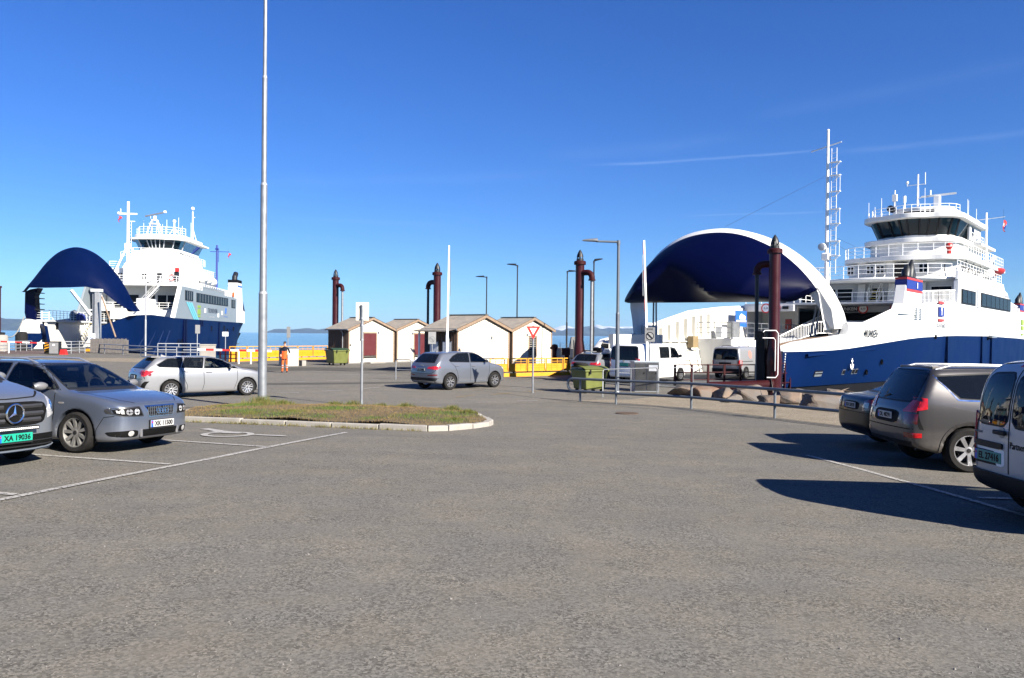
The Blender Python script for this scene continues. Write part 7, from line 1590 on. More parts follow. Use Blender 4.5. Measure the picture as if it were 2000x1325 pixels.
for k in range(18):
    i = int(nu*(k+1.0)/19.5); p = vi[i][-1]; MB().bx(p[0]-.03, p[0]+.08, p[1]-.13, p[1]+.13, p[2]+.06, p[2]+.10).build('edge_bolt', M['white'], vis)
# far side casing, gallery, ramp
cs = MB().bx(14.2, 27.5, 3.4, 5.9, -.5, 1.70).build('casing', M['ship_white'], fm_, bevel=.04)
MB().bx(14.6, 15.9, 3.36, 3.395, -.4, 1.15).build('casing_door', M['dark_room'], fm_)
MB().bx(14.15, 27.5, 3.3, 3.42, 1.70, 1.78).build('gallery_edge', M['ship_grey'], fm_)
railing(fm_, [(14.2, 3.4, 1.75), (27, 3.4, 1.75)], 1.0, 3, .025, 1.15, M['galv'])
railing(fm_, [(14.2, 5.8, 1.75), (14.2, 3.4, 1.75)], 1.0, 3, .025, 1.15, M['galv'])
MB().beam((13.2, 2.7, -.2), (27.5, 2.7, 2.6), 1.3, .18).build('footway_ramp', M['ship_grey'], fm_); slatrail(fm_, [(13.2, 2.0, -.15), (20.3, 2.0, 1.25), (27.5, 2.0, 2.7)], 1.0, .28); slatrail(fm_, [(12.6, 3.3, -.35), (15.6, 3.3, .3)], 1.0, .28)
slatrail(fm_, [(19.0, .6, 1.75), (21, .3, 2.05), (24.5, -1.6, 2.15), (24.5, -4.0, 2.15)], .85, .22); MB().bx(18.7, 25.5, -4.4, .8, 1.55, 1.72).build('mezzanine_deck', M['ship_white'], fm_); MB().bx(24.9, 25.1, -4.4, 4.8, -.5, 1.55).build('mezzanine_wall', M['ship_white'], fm_); MB().bx(24.85, 24.895, -3.9, -1.0, -.5, 1.3).build('mezzanine_opening_shade', M['dark_room'], fm_)  # the opening is a dark sheet in place of its shade
for dx in (9.6, 10.05, 10.5): MB().path([(dx, Bm(10)-.55, 1.25), (dx, Bm(10)-.75, .2), (dx+.1, Bm(10)-.7, -.5)], .09, 8).build('coiled_hose', M['turq'], fm_, smooth=50)
MB().path([(9.6+.5*math.cos(R(a)), Bm(10)-.62, 1.0+.32*math.sin(R(a))) for a in range(0, 361, 30)], .07, 8).build('coiled_hose', M['turq'], fm_, smooth=50)
MB().bx(12.6, 13.3, 5.25, 5.65, 1.1, 1.85).build('equipment_box', mat('tan_box', (.30, .22, .11), .6), fm_, bevel=.02); MB().bx(18.6, 19.6, 5.3, 5.8, 1.75, 2.9).build('equipment_box', M['galv'], fm_, bevel=.02); MB().bx(16.6, 17.4, 5.2, 5.7, 1.75, 2.5).build('equipment_box', M['ship_grey'], fm_, bevel=.05)
sg_ = MB().bx(19.6, 21.4, 5.60, 5.66, 2.55, 3.7).build('safety_sign', M['blue_sign'], fm_); MB().bx(19.7, 21.3, 5.585, 5.60, 2.92, 3.02).build('sign_line', M['white'], sg_); MB().prism([(20.2, 3.1), (21.2, 3.1), (21.2, 3.3), (20.5, 3.5), (20.2, 3.3)], lambda a, b, d: (a, d, b), 5.585, 5.60).build('sign_ship', M['white'], sg_)
# front of the deckhouse: portal beams, dark car deck, signs
MB().bx(22.4, 23.0, 2.55, 6.4, 3.70, 4.16).build('portal_beam', M['ship_white'], fm_, bevel=.03); MB().bx(23.0, 28.5, 2.55, 6.4, 4.0, 4.15).build('portal_deck', M['ship_white'], fm_)
MB().bx(27.9, 28.5, -6.3, 2.55, 3.74, 4.24).build('portal_beam', M['ship_grey'], fm_, bevel=.03)
MB().bx(25.6, 25.8, 3.4, 6.3, 1.7, 4.0).build('bulkhead', M['ship_inner'], fm_); MB().bx(25.5, 25.595, 3.9, 4.35, 2.4, 3.2).build('fire_cabinet', M['red'], fm_)
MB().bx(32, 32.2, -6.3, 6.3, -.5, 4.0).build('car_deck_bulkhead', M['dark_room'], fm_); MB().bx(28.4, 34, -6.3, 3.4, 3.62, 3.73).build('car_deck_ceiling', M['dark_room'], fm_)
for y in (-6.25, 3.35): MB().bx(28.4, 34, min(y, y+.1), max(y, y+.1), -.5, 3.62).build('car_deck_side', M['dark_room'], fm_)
def prohib(x, y, z, r_=.36):
    o = MB().lathe([(0, -.03), (r_, -.03), (r_, .0), (0, 0)], 20, (x, y, z), 'x').build('limit_sign', M['sign_red'], fm_); MB().lathe([(0, -.036), (r_*.74, -.036), (r_*.74, -.031)], 20, (x, y, z), 'x').build('sign_face', M['white'], o)
    lettering('5,0', M['ink'], o, (x-.04, y, z), R(-90), r_*.9, r_*.42, .01)
prohib(22.36, 4.55, 3.92); prohib(22.36, 3.85, 3.92); prohib(27.85, -.55, 3.99); prohib(27.85, -2.75, 3.99)
nb = MB().bx(27.82, 27.89, -.20, 1.32, 3.78, 4.22).build('name_board', M['ink'], fm_, bevel=.01); lettering('MUNKEN', M['white'], nb, (27.815, .56, 4.0), R(-90), 1.36, .26, .01)
for y in (1.95, 2.9): MB().bx(27.7 if y < 2.5 else 22.2, 27.9 if y < 2.5 else 22.4, y, y+.4, 3.85, 4.05).build('floodlight', M['car_black'], fm_)
# passenger deck behind
MB().bx(22.6, 52, -6.3, 6.3, 4.16, 4.28).build('passenger_deck', M['ship_grey'], fm_)
railing(fm_, [(22.6, 6.2, 4.28), (22.6, 2.6, 4.28), (28.1, 2.5, 4.28), (28.1, -6.2, 4.28)], .95, 3, .022, 1.1)
MB().bx(29.6, 48, -6.28, 5.9, 4.28, 5.95).build('saloon_wall', M['ship_grey'], fm_)
for y0_, y1_ in ((2.0, 4.6), (.75, 1.85), (-1.4, -.55), (-3.3, -2.0), (-6.0, -4.7)): pane_x(fm_, M['ship_white'], M['ship_glass'], 29.6, y0_, y1_, 4.42 if y0_ > -1.5 and y0_ < -.5 or y0_ > .7 and y0_ < 1 else 4.62, 5.58)
for y in (.25, -2.0+.1, -3.9): MB().prism([(28.9, 4.28), (29.5, 4.28), (29.5, 5.9), (29.35, 5.9)], lambda a, b, d: (a, d, b), y, y-.5).build('buttress', M['ship_white'], fm_)
stairs(fm_, (28.4, -.95, 4.28), (30.4, -1.15, 6.1), .7, 9, M['stair_yellow'], M['ship_white'])
# canopy tube and deck over the passenger deck
can = rounded_front(28.0, 50, 4.4, -6.3, 2.4, .9); loop_plate(fm_, 'boat_deck', M['ship_white'], can, 5.95, 6.22); MB().path([(p[0]-.12, p[1], 6.12) for p in can[1:-1]], .10, 8).build('canopy_rail', M['ship_white'], fm_, smooth=40)
railing(fm_, [(p[0]+.15, p[1]*.98, 6.22) for p in can[3:-2:2]], .95, 3, .022, 1.0)
t2 = rounded_front(31.0, 47, 1.9, -6.0, 1.6, .5); loop_plate(fm_, 'second_tier', M['ship_white'], t2, 6.22, 7.62)
for y0_, y1_ in ((.95, 1.35), (-.5, -.05), (-1.25, -.75), (-4.25, -3.7)): pane_x(fm_, M['ship_white'], M['ship_glass'], 30.42, y0_, y1_, 6.72, 7.3, cross=True)
MB().bx(30.36, 30.9, -2.85, -2.0, 6.25, 7.5).build('recess_door', M['dark_room'], fm_); MB().bx(30.40, 30.44, -5.4, -5.34, 6.7, 7.3).build('wall_lamp', M['car_black'], fm_)
d3 = rounded_front(30.3, 47.5, 2.1, -6.6, 1.9, .6); loop_plate(fm_, 'bridge_wing_deck', M['ship_white'], d3, 7.62, 7.98)
railing(fm_, [(p[0]+.12, p[1]*.985, 7.98) for p in d3[1:-1:2]]+[(47, -6.5, 7.98)], .85, 3, .022, 1.0)
for y in (.6, -1.8, -4.2): MB().bx(30.6, 30.75, y-.45, y+.1, 7.56, 7.615).build('deck_lamp', M['white'], fm_)
t3 = rounded_front(33.2, 44, .9, -5.4, 1.5, .5); loop_plate(fm_, 'third_tier', M['ship_white'], t3, 7.98, 9.2)
MB().tube((32.6, -5.2, 7.98), (32.6, -5.2, 8.6), .16, n=8).ball((32.6, -5.2, 8.75), .26).build('red_buoy', M['red'], fm_)
d4 = rounded_front(32.8, 44.5, 1.3, -5.7, 1.7, .5); loop_plate(fm_, 'bridge_deck', M['ship_white'], d4, 9.2, 9.55)
bs = rounded_front(33.9, 43, .55, -5.0, 1.6, .6); loop_plate(fm_, 'bridge_sill', M['ship_white'], bs, 9.55, 9.85)
bo = rounded_front(33.3, 43.2, .95, -5.4, 1.7, .6); n = len(bs)
gl = MB(); gl.grid([[(bs[i][0]+.06, bs[i][1]*1.0, 9.85), (bo[i][0]+.06, bo[i][1], 11.05)] for i in range(n)]); gb = gl.build('bridge_window', M['bridge_glass'], fm_, smooth=40)
for i in (1, 6, 9, 12, 14, 17, 19, 21, 24, 27):
    if i < n: MB().beam((bs[i][0], bs[i][1], 9.85), (bo[i][0], bo[i][1], 11.05), .10, .12).build('window_post', M['car_black'], gb)
MB().bx(35.2, 42.5, -4.6, .2, 9.6, 10.25).bx(41.5, 42.6, -4.8, .4, 9.6, 11.0).build('bridge_console', M['dark_room'], fm_)
MB().bx(38.5, 43.1, -5.45, -5.3, 9.8, 11.05).build('bridge_side_wall', M['ship_grey'], fm_); MB().bx(39.3, 40.2, -5.48, -5.451, 10.1, 10.9).build('bridge_side_pane', M['ship_glass'], fm_)
rf = rounded_front(32.7, 43.8, 1.35, -5.85, 1.9, .7); loop_plate(fm_, 'bridge_roof', M['ship_white'], rf, 11.05, 11.42, .10)
rr_ = rounded_front(33.4, 43.2, .9, -5.4, 1.7, .6); railing(fm_, [(p[0], p[1], 11.42) for p in rr_[1:-1:2]], .72, 3, .022, .95)
loop_plate(fm_, 'roof_house', M['ship_white'], rounded_front(35.5, 42, -.2, -4.6, 1.2, .3), 11.42, 12.28); MB().bx(35.1, 35.22, -3.6, -1.4, 11.62, 12.0).build('roof_house_window', M['ship_glass'], fm_)
MB().lathe([(0, 0), (.28, 0), (.28, .5), (0, .5)], 14, (35.0, -.45, 12.3), 'x').build('searchlight', M['car_black'], fm_)
MB().tube((37, -.25, 11.4), (37, -.25, 13.6), .10, n=8).bx(36.85, 37.15, -.42, -.08, 13.2, 13.75).tube((37, -.25, 13.7), (37, -.25, 14.1), .05, n=6).build('light_post', M['white'], fm_)
MB().tube((37, -1.0, 11.4), (37, -1.0, 13.4), .06, n=8).tube((37, -1.0, 13.0), (37, -1.0, 13.55), .11, n=8).build('light_post', M['white'], fm_)
mm = MB().tube((38, -1.75, 12.2), (38, -1.75, 15.4), .10, .06, 8).beam((38, -2.35, 14.55), (38, -.95, 14.55), .05, .05).tube((38, -2.3, 14.5), (38, -2.3, 15.5), .03, n=5).ball((38, -.95, 14.8), .12).tube((38, -.95, 14.5), (38, -.95, 14.7), .05, n=6).beam((38, -1.75, 13.4), (38, -2.7, 13.6), .05, .06).tube((38, -2.7, 13.6), (38, -2.7, 14.0), .05, n=6); mm.build('signal_mast', M['white'], fm_, smooth=40)
rd = MB().box((38, -3.2, 12.9), (.5, .45, 1.2)).build('radar_post', M['white'], fm_, bevel=.05); MB().beam((38.0, -2.0, 13.5), (38.4, -4.5, 13.62), .16, .14).build('radar_bar', M['ship_grey'], rd)
for (x, y, h) in ((33.6, .8, 1.3), (34.2, .5, 1.0), (33.8, -.1, 1.6), (34, -3.2, 2.1), (39, -5.2, 1.7), (42, -5.3, 1.3), (41, -4.9, 1.9)): MB().tube((x, y, 11.42), (x, y, 11.42+h), .018, n=5).tube((x, y, 11.42), (x, y, 11.85), .05, n=6).build('aerial', M['white'], fm_)
# aft lattice post with crossarm
lm = MB().tube((41, -6.2, 7.98), (41, -6.2, 12.2), .10, .06, 8); ladder(lm, (41.2, -6.2, 8.0), 3.8, .35, (1, 0, 0), .4); lm.beam((41, -4.9, 11.6), (41, -7.5, 11.75), .05, .05).bx(40.8, 41.2, -5.3, -5.1, 10.6, 11.5); lm.build('aft_post', M['white'], fm_)
flag_hang('small red flag hanging from the aft yard of the near ferry', mw_(41, -7.4, 11.5), 'flags on the ferries')
railing(fm_, [(39, -5.5, 9.55), (44.2, -5.5, 9.55)], .9, 3, .022, .9); MB().bx(38.5, 44.6, -6.3, -5.2, 9.3, 9.5).build('wing_platform', M['ship_white'], fm_)
railing(fm_, [(29, -6.45, 6.62), (46.6, -6.45, 6.62)], .75, 3, .02, 1.1)
for k in range(9): MB().path([(31+k*.9, -6.2, 6.6), (31+k*.9, -6.3, 7.1+.25*(k % 3)), (31.2+k*.9, -6.5, 7.0)], .05, 6).build('deck_pipe', M['galv'] if k % 3 else M['dark_metal'], fm_)
# foremast on the fore deck
fmst = MB().tube((22, .15, 4.28), (22, .15, 6.0), .20, .18, 12).tube((22, .15, 6.0), (22, .15, 16.0), .15, .08, 12); ladder(fmst, (22, -.28, 6.2), 8.6, .34, (0, 1, 0), .33, .022)
for z in (7.4, 8.4, 9.6, 10.6, 11.8, 12.9, 13.8): fmst.bx(21.85, 22.15, -.70, -.02, z, z+.05).beam((22, -.68, z+.02), (22, -.3, z-.35), .04, .04)
for z in (7.4, 9.6, 11.8): fmst.tube((22, -.68, z), (22, -.68, z+1.0), .018, n=5).tube((22, -.68, z+1.0), (22, -.1, z+1.0), .018, n=5)
fmst.beam((22, 1.3, 14.75), (22, -.75, 15.15), .06, .07).ball((22, .15, 16.05), .10); fmst.build('foremast', M['white'], fm_, smooth=40)
MB().lathe([(0, -.14), (.24, -.10), (.27, .1), (0, .1)], 16, (21.6, .35, 8.05), 'x').build('mast_lamp', M['ship_grey'], fm_, smooth=40); MB().box((22, .2, 7.4), (.5, .5, .5)).build('mast_box', M['white'], fm_, bevel=.08)
for a, b_ in (((22, .15, 13), (7.6, .8, 7.9)), ((22, .15, 9.0), (30.5, -.4, 8.2)), ((22, .15, 8.6), (29.0, -2.4, 6.3))): MB().tube(a, b_, .007, n=4).build('stay_wire', M['dark_metal'], fm_)
MB().box((22, .15, 4.34), (1.0, 1.0, .12)).build('mast_foot', M['ship_grey'], fm_, bevel=.03); railing(fm_, [(27.9, 4.2, 6.22), (27.7, 1.9, 6.22)], .95, 3, .022, .9)
# things carried on deck
lr = thing('life_raft', 'white life raft canister on the boat deck rail of the near ferry', 'life raft', mw_(41.8, -6.1, 7.35), TH); MB().lathe([(0, -.95), (.38, -.92), (.46, -.8), (.46, .8), (.38, .92), (0, .95)], 18, (0, 0, 0), 'x').build('canister', M['white'], lr, smooth=40); MB().bx(-.7, .7, -.3, .3, -.75, -.42).build('cradle', M['galv'], lr)
rb_ = thing('rescue_boat', 'red rescue boat hanging from its crane on the near ferry', 'boat', mw_(45.6, -6.0, 7.55), TH); rows = []
for i in range(9): t = i/8; wv = math.sin(PI*min(.95, .12+.80*t))**.6; rows.append([(-2.2+4.4*t, .85*wv*math.sin(a), .30-.55*wv*math.cos(a)*(1 if math.cos(a) > 0 else .3)) for a in [R(-110+220*j/10) for j in range(11)]])
MB().grid(rows).build('hull', M['red'], rb_, smooth=60); MB().box((0, 0, .25), (2.6, 1.0, .25)).build('canopy', M['fl_red'], rb_, bevel=.1); MB().tube((0, 0, .3), (0, 0, 1.0), .03, n=5).build('sling', M['dark_metal'], rb_)
MB().tube((43.4, -5.9, 6.6), (43.4, -5.9, 8.1), .22, n=10).beam((43.4, -5.9, 8.0), (46.2, -6.0, 9.0), .22, .25).build('boat_crane', M['ship_grey'], fm_)
lb_ = thing('life_ring', 'red and white life ring on the near ferry casing by the footway', 'life ring', mw_(22.0, .25, 1.2), TH-R(90)); MB().lathe([(.26+.07*math.cos(R(a)), .06*math.sin(R(a))) for a in range(0, 361, 45)], 18, (0, 0, 0), 'y').build('ring', M['red'], lb_, smooth=60)
# linkspan bridge and white ladder at the bow
def rw(pts, z, name, m, th=.35):
    mb = MB(); P = [mw_(x, y, 0) for x, y in pts]; mb.add([(p.x, p.y, z) for p in P]+[(p.x, p.y, z-th) for p in P], [tuple(range(len(P))), tuple(range(2*len(P)-1, len(P)-1, -1))]+[(i, (i+1) % len(P), (i+1) % len(P)+len(P), i+len(P)) for i in range(len(P))]); return structure(mb.build(name, m))
rw([(-1.2, 4.7), (-1.2, -4.7), (2.6, -4.15), (2.6, 4.15)], -.492, 'linkspan_deck', M['deck']); 
p = mw_(2.2, -4.75, -.55); t = thing('ladder', 'white ladder standing at the bow of the near ferry', 'ladder', p, TH-R(60)); mb = ladder(MB(), (0, 0, 0), 1.0, .48, (1, 0, 0), .23, .03); mb.tube((-.24, 0, 1.0), (.24, 0, 1.0), .03, n=6); mb.build('frame', M['white'], t)
p = mw_(1.0, -5.0, -1.3); t = thing('pontoon', 'small dark steel platform under the white ladder', 'platform', p, TH); MB().bx(-1.0, .6, -.9, .6, .55, .65).bx(-.9, -.8, -.8, -.7, -1, .55).bx(.4, .5, -.8, -.7, -1, .55).build('platform', M['dark_metal'], t)

# ============ far ferry
T2 = R(96.3); TO = Vector((-55.3, 100, 0)); ft = thing('ferry', 'far blue and white ferry named TRONDHEIM with its dark blue visor raised, at the left', 'ferry', TO, T2, 'car ferries')
def tw(x, y, z): return TO+Vector((x*math.cos(T2)-y*math.sin(T2), x*math.sin(T2)+y*math.cos(T2), z))
Bt = I([-2.0, -1, 0, 1.5, 4, 8, 14, 54, 60, 64], [3.4, 4.4, 5.1, 5.8, 6.6, 6.95, 7.0, 7.0, 6.6, 5.8]); Btl = I([-2, -1, 0, 1.5, 4, 8, 14, 24, 50, 58, 64], [2.6, 3.2, 3.7, 4.3, 5.0, 5.6, 6.3, 6.9, 6.8, 5.6, 2.6])
bwt = I([-2, -.5, 1.5, 5, 16, 40, 64], [2.3, 3.1, 3.8, 4.05, 3.80, 3.66, 3.64])
def ytf(x, z): t = min(max((z+2.2)/(bwt(x)+2.2), 0), 1); return Btl(x)+(Bt(x)-Btl(x))*t
XT = [-2, -1, 0, 1.5, 4, 6, 8, 11, 14, 18, 24, 30, 36, 44, 50, 54, 58, 61, 64]
ship_side(-1, XT, ytf, lambda x: -2.6, bwt, 8, .35).build('lower_hull', M['navy'], ft, smooth=40)
bwl = I([-2, 0, 4, 16, 64], [2.3, 2.6, 2.9, 3.7, 3.64]); ship_side(1, XT, ytf, lambda x: -2.6, bwl, 8, .35).build('lower_hull', M['navy'], ft, smooth=40)
for x in (9.0, 11.4): MB().path([(x, -ytf(x, -2)+.06, -2.2), (x+1.0, -ytf(x+1, 0)+.06, -.2), (x+2.2, -ytf(x+2.2, 1.6)+.06, 1.9)], .20, 6).build('bow_fender', M['navy_matt'], ft, smooth=40)
for x in (6.2, 3.6): MB().path([(x, -ytf(x, -2)+.06, -2.2), (x+1.0, -ytf(x+1, 0)+.06, -.2), (x+2.2, -ytf(x+2.2, 1.6)+.06, 1.7)], .13, 6).build('bow_fender', M['navy_matt'], ft, smooth=40)
for x in (19.5, 20.6, 40): MB().bx(x-.28, x+.28, -7.10, -6.9, -2.4, bwt(x)-.1).build('side_fender', M['navy_dark'], ft)
for x in (28.5, 29.5): MB().bx(x-.3, x+.3, -7.08, -6.95, 2.7, 3.7).build('side_fender', M['navy_dark'], ft)
for x, z, h_ in ((35, 1.9, .9), (43.5, 2.0, .9), (46, 1.2, 1.2), (50.5, 2.0, .8)): MB().bx(x-.25, x+.25, -7.08, -6.8, z, z+h_).build('hull_recess', M['antifoul'], ft)
for x in (17, 18.4): MB().lathe([(0, 0), (.3, 0)], 12, (x, -7.0, .4), 'y').build('hull_outlet', M['antifoul'], ft)
def wst(a): return [(a[0], -ytf(a[0], a[1])-.06, a[1]) for a in [a]][0]
for a, b_ in (((59.5, 1.6), (61.4, -1.2)), ((61.4, -1.2), (62.2, 1.7)), ((62.8, 1.7), (63.2, -.6))): MB().beam(wst(a), wst(b_), .12, .5, (0, 1, 0)).build('stern_stripe', M['antifoul'], ft)
MB().bx(-1.5, 60, -6, 6, -.72, -.55).build('car_deck', M['deck'], ft)
# white side: slanting leading edge, window bands
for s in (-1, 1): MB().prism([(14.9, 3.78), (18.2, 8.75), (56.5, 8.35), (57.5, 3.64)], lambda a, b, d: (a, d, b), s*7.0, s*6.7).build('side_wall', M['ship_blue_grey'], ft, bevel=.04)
MB().prism([(14.2, 3.8), (14.9, 3.78), (18.2, 8.75), (17.6, 8.75)], lambda a, b, d: (a, d, b), -7.06, -6.6).build('wing_edge', M['white'], ft)
side_windows(ft, -7.0, 20.0, 23.9, 6.75, 8.1, 4, M['galv_light']); side_windows(ft, -7.0, 26.0, 46.0, 6.7, 8.0, 12, M['galv_light']); side_windows(ft, -7.0, 48.9, 51.6, 6.5, 7.9, 3, M['galv_light'])
for k in range(3): MB().prism([(20.4+k*1.1, 6.4), (21.3+k*1.1, 6.4), (25.2+k*1.0, 3.75), (24.4+k*1.0, 3.75)], lambda a, b, d: (a, d, b), -7.05, -7.0).build('cyan_stripe', M['cyan'], ft)
for z0, z1 in ((5.7, 6.1), (4.6, 5.5), (4.2, 4.45)): MB().bx(26.6, 28.2, -7.06, -7.0, z0, z1).build('lime_mark', M['lime'], ft)
lettering('TRONDHEIM', M['ship_ink'], ft, (35.6, -7.04, 5.45), 0, 6.0, .80, .004); lettering('TRONDHEIM', M['ship_grey'], ft, (35.0, -7.04, 4.35), 0, 3.4, .22)
MB().prism([(44.0, 5.2), (44.8, 5.2), (45.0, 6.1), (44.6, 6.3), (44.2, 6.0)], lambda a, b, d: (a, d, b), -7.06, -7.0).build('blue_crest', M['blue_sign'], ft); lettering('AtB ferge', M['blue_sign'], ft, (44.6, -7.04, 4.6), 0, 3.0, .28)
for x, z in ((31.0, 5.0), (42.0, 4.9), (39.4, 4.4)): MB().bx(x-.35, x+.35, -7.05, -7.0, z, z+.7).build('white_patch', M['white'], ft)
# visor
AV = [(-6.85, 4.35), (-6.3, 5.4), (-5.7, 6.7), (-5.0, 8.0), (-4.1, 9.3), (-3.0, 10.6), (-1.7, 11.7), (-.4, 12.3), (.7, 12.5), (1.8, 12.3), (3.0, 11.7), (4.1, 10.6), (5.0, 9.3), (5.8, 7.9), (6.5, 6.95), (6.85, 6.6)]
AV = [tuple(p) for p in chaikin(AV, 2, False, .25)]
BV = [(-6.7, 4.30), (-5.9, 4.7), (-5.0, 5.5), (-4.1, 6.4), (-3.2, 6.95), (-2.0, 7.25), (0, 7.12), (3, 7.05), (5.6, 7.1), (6.4, 6.8), (6.8, 6.6)]
LA = np.cumsum([0]+[math.dist(a, b) for a, b in zip(AV, AV[1:])]); LB = np.cumsum([0]+[math.dist(a, b) for a, b in zip(BV, BV[1:])]); vi = []
for i in range(49):
    u = i/48; yo, zo = (float(np.interp(u*LA[-1], LA, [p[k] for p in AV])) for k in (0, 1)); yb, zb = (float(np.interp(u*LB[-1], LB, [p[k] for p in BV])) for k in (0, 1)); env = math.sin(PI*min(max(u, .02), .98))**.5; row = []
    for j in range(17): t = j/16; row.append((.2-3.4*env*math.sin(PI/2*t)**.85, yo+(yb-yo)*t, zo+(zb-zo)*(t**1.15)))
    vi.append(row)
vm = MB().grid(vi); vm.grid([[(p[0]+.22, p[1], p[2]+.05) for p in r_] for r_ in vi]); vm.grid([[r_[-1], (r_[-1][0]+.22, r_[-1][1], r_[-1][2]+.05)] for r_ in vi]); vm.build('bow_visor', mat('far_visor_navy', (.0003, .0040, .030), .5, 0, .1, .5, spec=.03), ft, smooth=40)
MB().prism([(6.85, 6.7), (6.9, 4.0), (6.5, 2.4), (5.6, 2.6), (5.55, 4.0), (5.7, 6.2), (5.2, 7.2), (6.2, 7.0)], lambda a, b, d: (d, a, b), .3, 1.6).build('visor_arm', M['navy_dark'], ft, bevel=.05)
for k in range(4): MB().bx(.2, 1.5, 5.0, 5.62, 4.4+k*.7, 4.5+k*.7).build('arm_rib', M['dark_metal'], ft)
MB().prism([(-6.85, 4.4), (-5.7, 4.3), (-4.9, 5.6), (-4.3, 6.6), (-5.0, 6.8), (-6.0, 5.6)], lambda a, b, d: (d, a, b), .3, 1.4).build('visor_arm', M['navy_dark'], ft, bevel=.05)
MB().beam((-2.2, -2.2, 8.6), (-1.2, -4.2, 7.3), .6, .5).build('visor_bracket', M['white'], ft)
# port bow: white inner wall, gallery with equipment
MB().prism([(6.9, 2.6), (6.2, 3.2), (5.0, 3.0), (4.2, 1.4), (4.2, -.6), (6.9, -2)], lambda a, b, d: (d, a, b), -.8, .6).build('bow_frame', M['ship_white'], ft, bevel=.05)
MB().prism([(6.95, 1.4), (3.6, 1.4), (5.3, -.6), (5.6, -2.4), (6.95, -2.4)], lambda a, b, d: (d, a, b), -1.0, -.82).build('bow_plate', M['navy'], ft)
MB().bx(.8, 24, 4.4, 4.7, -.6, 2.9).build('inner_casing', M['ship_inner'], ft); MB().bx(3.2, 3.9, 4.36, 4.395, 1.9, 2.8).build('casing_door', M['dark_room'], ft)
MB().bx(.6, 30, 4.0, 6.8, 2.9, 3.15).build('gallery_deck', M['ship_grey'], ft); railing(ft, [(.7, 6.7, 3.15), (.7, 4.1, 3.15), (24, 4.1, 3.15)], 1.2, 4, .03, 1.0)
for y, s_ in ((5.6, 1.4), (4.7, 1.0), (4.2, .9)): MB().lathe([(.0, 0), (.42*s_, 0), (.45*s_, .6*s_), (.3*s_, .95*s_), (0, 1.1*s_)], 12, (6+y*.6, y-.9, 3.15)).build('winch', M['grey_paint'] if s_ > 1.2 else M['fl_blue'], ft, smooth=40)
MB().beam((12, 3.6, 4.0), (9.5, 5.2, 7.4), .3, .35).build('davit', M['ship_white'], ft)
MB().bx(2, 24, -4.6, -4.3, -.6, 2.9).build('inner_casing', M['ship_inner'], ft)
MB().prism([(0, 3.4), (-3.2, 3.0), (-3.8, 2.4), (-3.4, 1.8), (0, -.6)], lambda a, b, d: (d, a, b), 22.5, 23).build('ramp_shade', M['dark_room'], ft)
# front of the deckhouse
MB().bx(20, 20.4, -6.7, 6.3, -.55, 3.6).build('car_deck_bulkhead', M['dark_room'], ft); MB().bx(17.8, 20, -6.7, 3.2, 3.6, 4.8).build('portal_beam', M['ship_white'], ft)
for y in (2.6, 1.3): MB().bx(18, 18.3, y, y+.25, -.5, 3.6).build('door_post', M['ship_white'], ft)
MB().bx(17.8, 46, -6.7, 6.4, 4.8, 5.0).build('passenger_deck', M['ship_grey'], ft); railing(ft, [(17.9, 4.2, 5.0), (17.9, -6.5, 5.0)], 1.1, 3, .04, 1.3)
MB().bx(21, 46, -6.7, 5.0, 5.0, 8.7).build('saloon_wall', M['ship_white'], ft)
for y0_, y1_ in ((2.0, 3.8), (.2, 1.6), (-2.2, -1.2), (-3.9, -2.6), (-5.2, -4.1), (-6.4, -5.5)): pane_x(ft, M['ship_white'], M['ship_glass'], 21, y0_, y1_, 5.3, 7.4)
MB().prism([(18, 5.0), (21, 5.0), (21, 9.0), (17.4, 9.0)], lambda a, b, d: (a, d, b), 5.2, 4.9).prism([(4.9, 5.0), (4.9, 9.0), (7.2, 3.4), (6.6, 3.2)], lambda a, b, d: (d, a, b), 20.6, 21.0).build('deckhouse_flank', M['ship_white'], ft)
MB().bx(17.2, 46, -6.7, 5.4, 8.7, 9.05).build('boat_deck', M['ship_white'], ft); railing(ft, [(17.3, 5.2, 9.05), (17.3, -6.5, 9.05), (22, -6.6, 9.05)], 1.1, 3, .04, 1.2)
stairs(ft, (17.4, -.9, 5.0), (17.4, -4.2, 8.8), .9, 10, M['ship_grey'], M['ship_white']); stairs(ft, (9, 3.6, .2), (13, 3.6, 3.0), 1.0, 8, M['stair_yellow'], M['ship_white']); stairs(ft, (15.0, -5.6, .5), (17.6, -6.2, 4.6), .9, 10, M['stair_yellow'], M['ship_white'])
slatrail(ft, [(4, -5.6, 3.2), (12, -5.9, 3.4)], 1.1, .3); MB().bx(9, 12.5, -5.2, -3.6, 2.6, 6.4).build('vent_trunk', M['ship_grey'], ft, bevel=.1)
MB().bx(22, 44, -5.6, 5.0, 9.05, 11.6).build('second_tier', M['ship_white'], ft)
for y in (3.0, -.6): pane_x(ft, M['ship_white'], M['ship_glass'], 22, y, y+.7, 9.9, 10.8, cross=True)
MB().bx(21.9, 22.0, -3.1, -1.9, 9.1, 10.9).build('crew_door', M['ship_grey'], ft); MB().bx(21.85, 21.9, -2.9, -2.2, 9.3, 10.9).build('louvre_vent', M['dark_metal'], ft)
lt = thing('life_ring', 'orange life ring on the upper front wall of the far ferry', 'life ring', tw(21.8, -4.4, 10.2), T2-R(90)); MB().lathe([(.45+.1*math.cos(R(a)), .09*math.sin(R(a))) for a in range(0, 361, 45)], 18, (0, 0, 0), 'y').build('ring', M['red'], lt, smooth=60)
MB().box((19, -6.0, 10.1), (.9, .5, 1.6)).build('deck_locker', M['dark_metal'], ft); MB().box((18.6, -6.2, 11.2), (.6, .5, .6)).build('alarm_box', M['red'], ft)
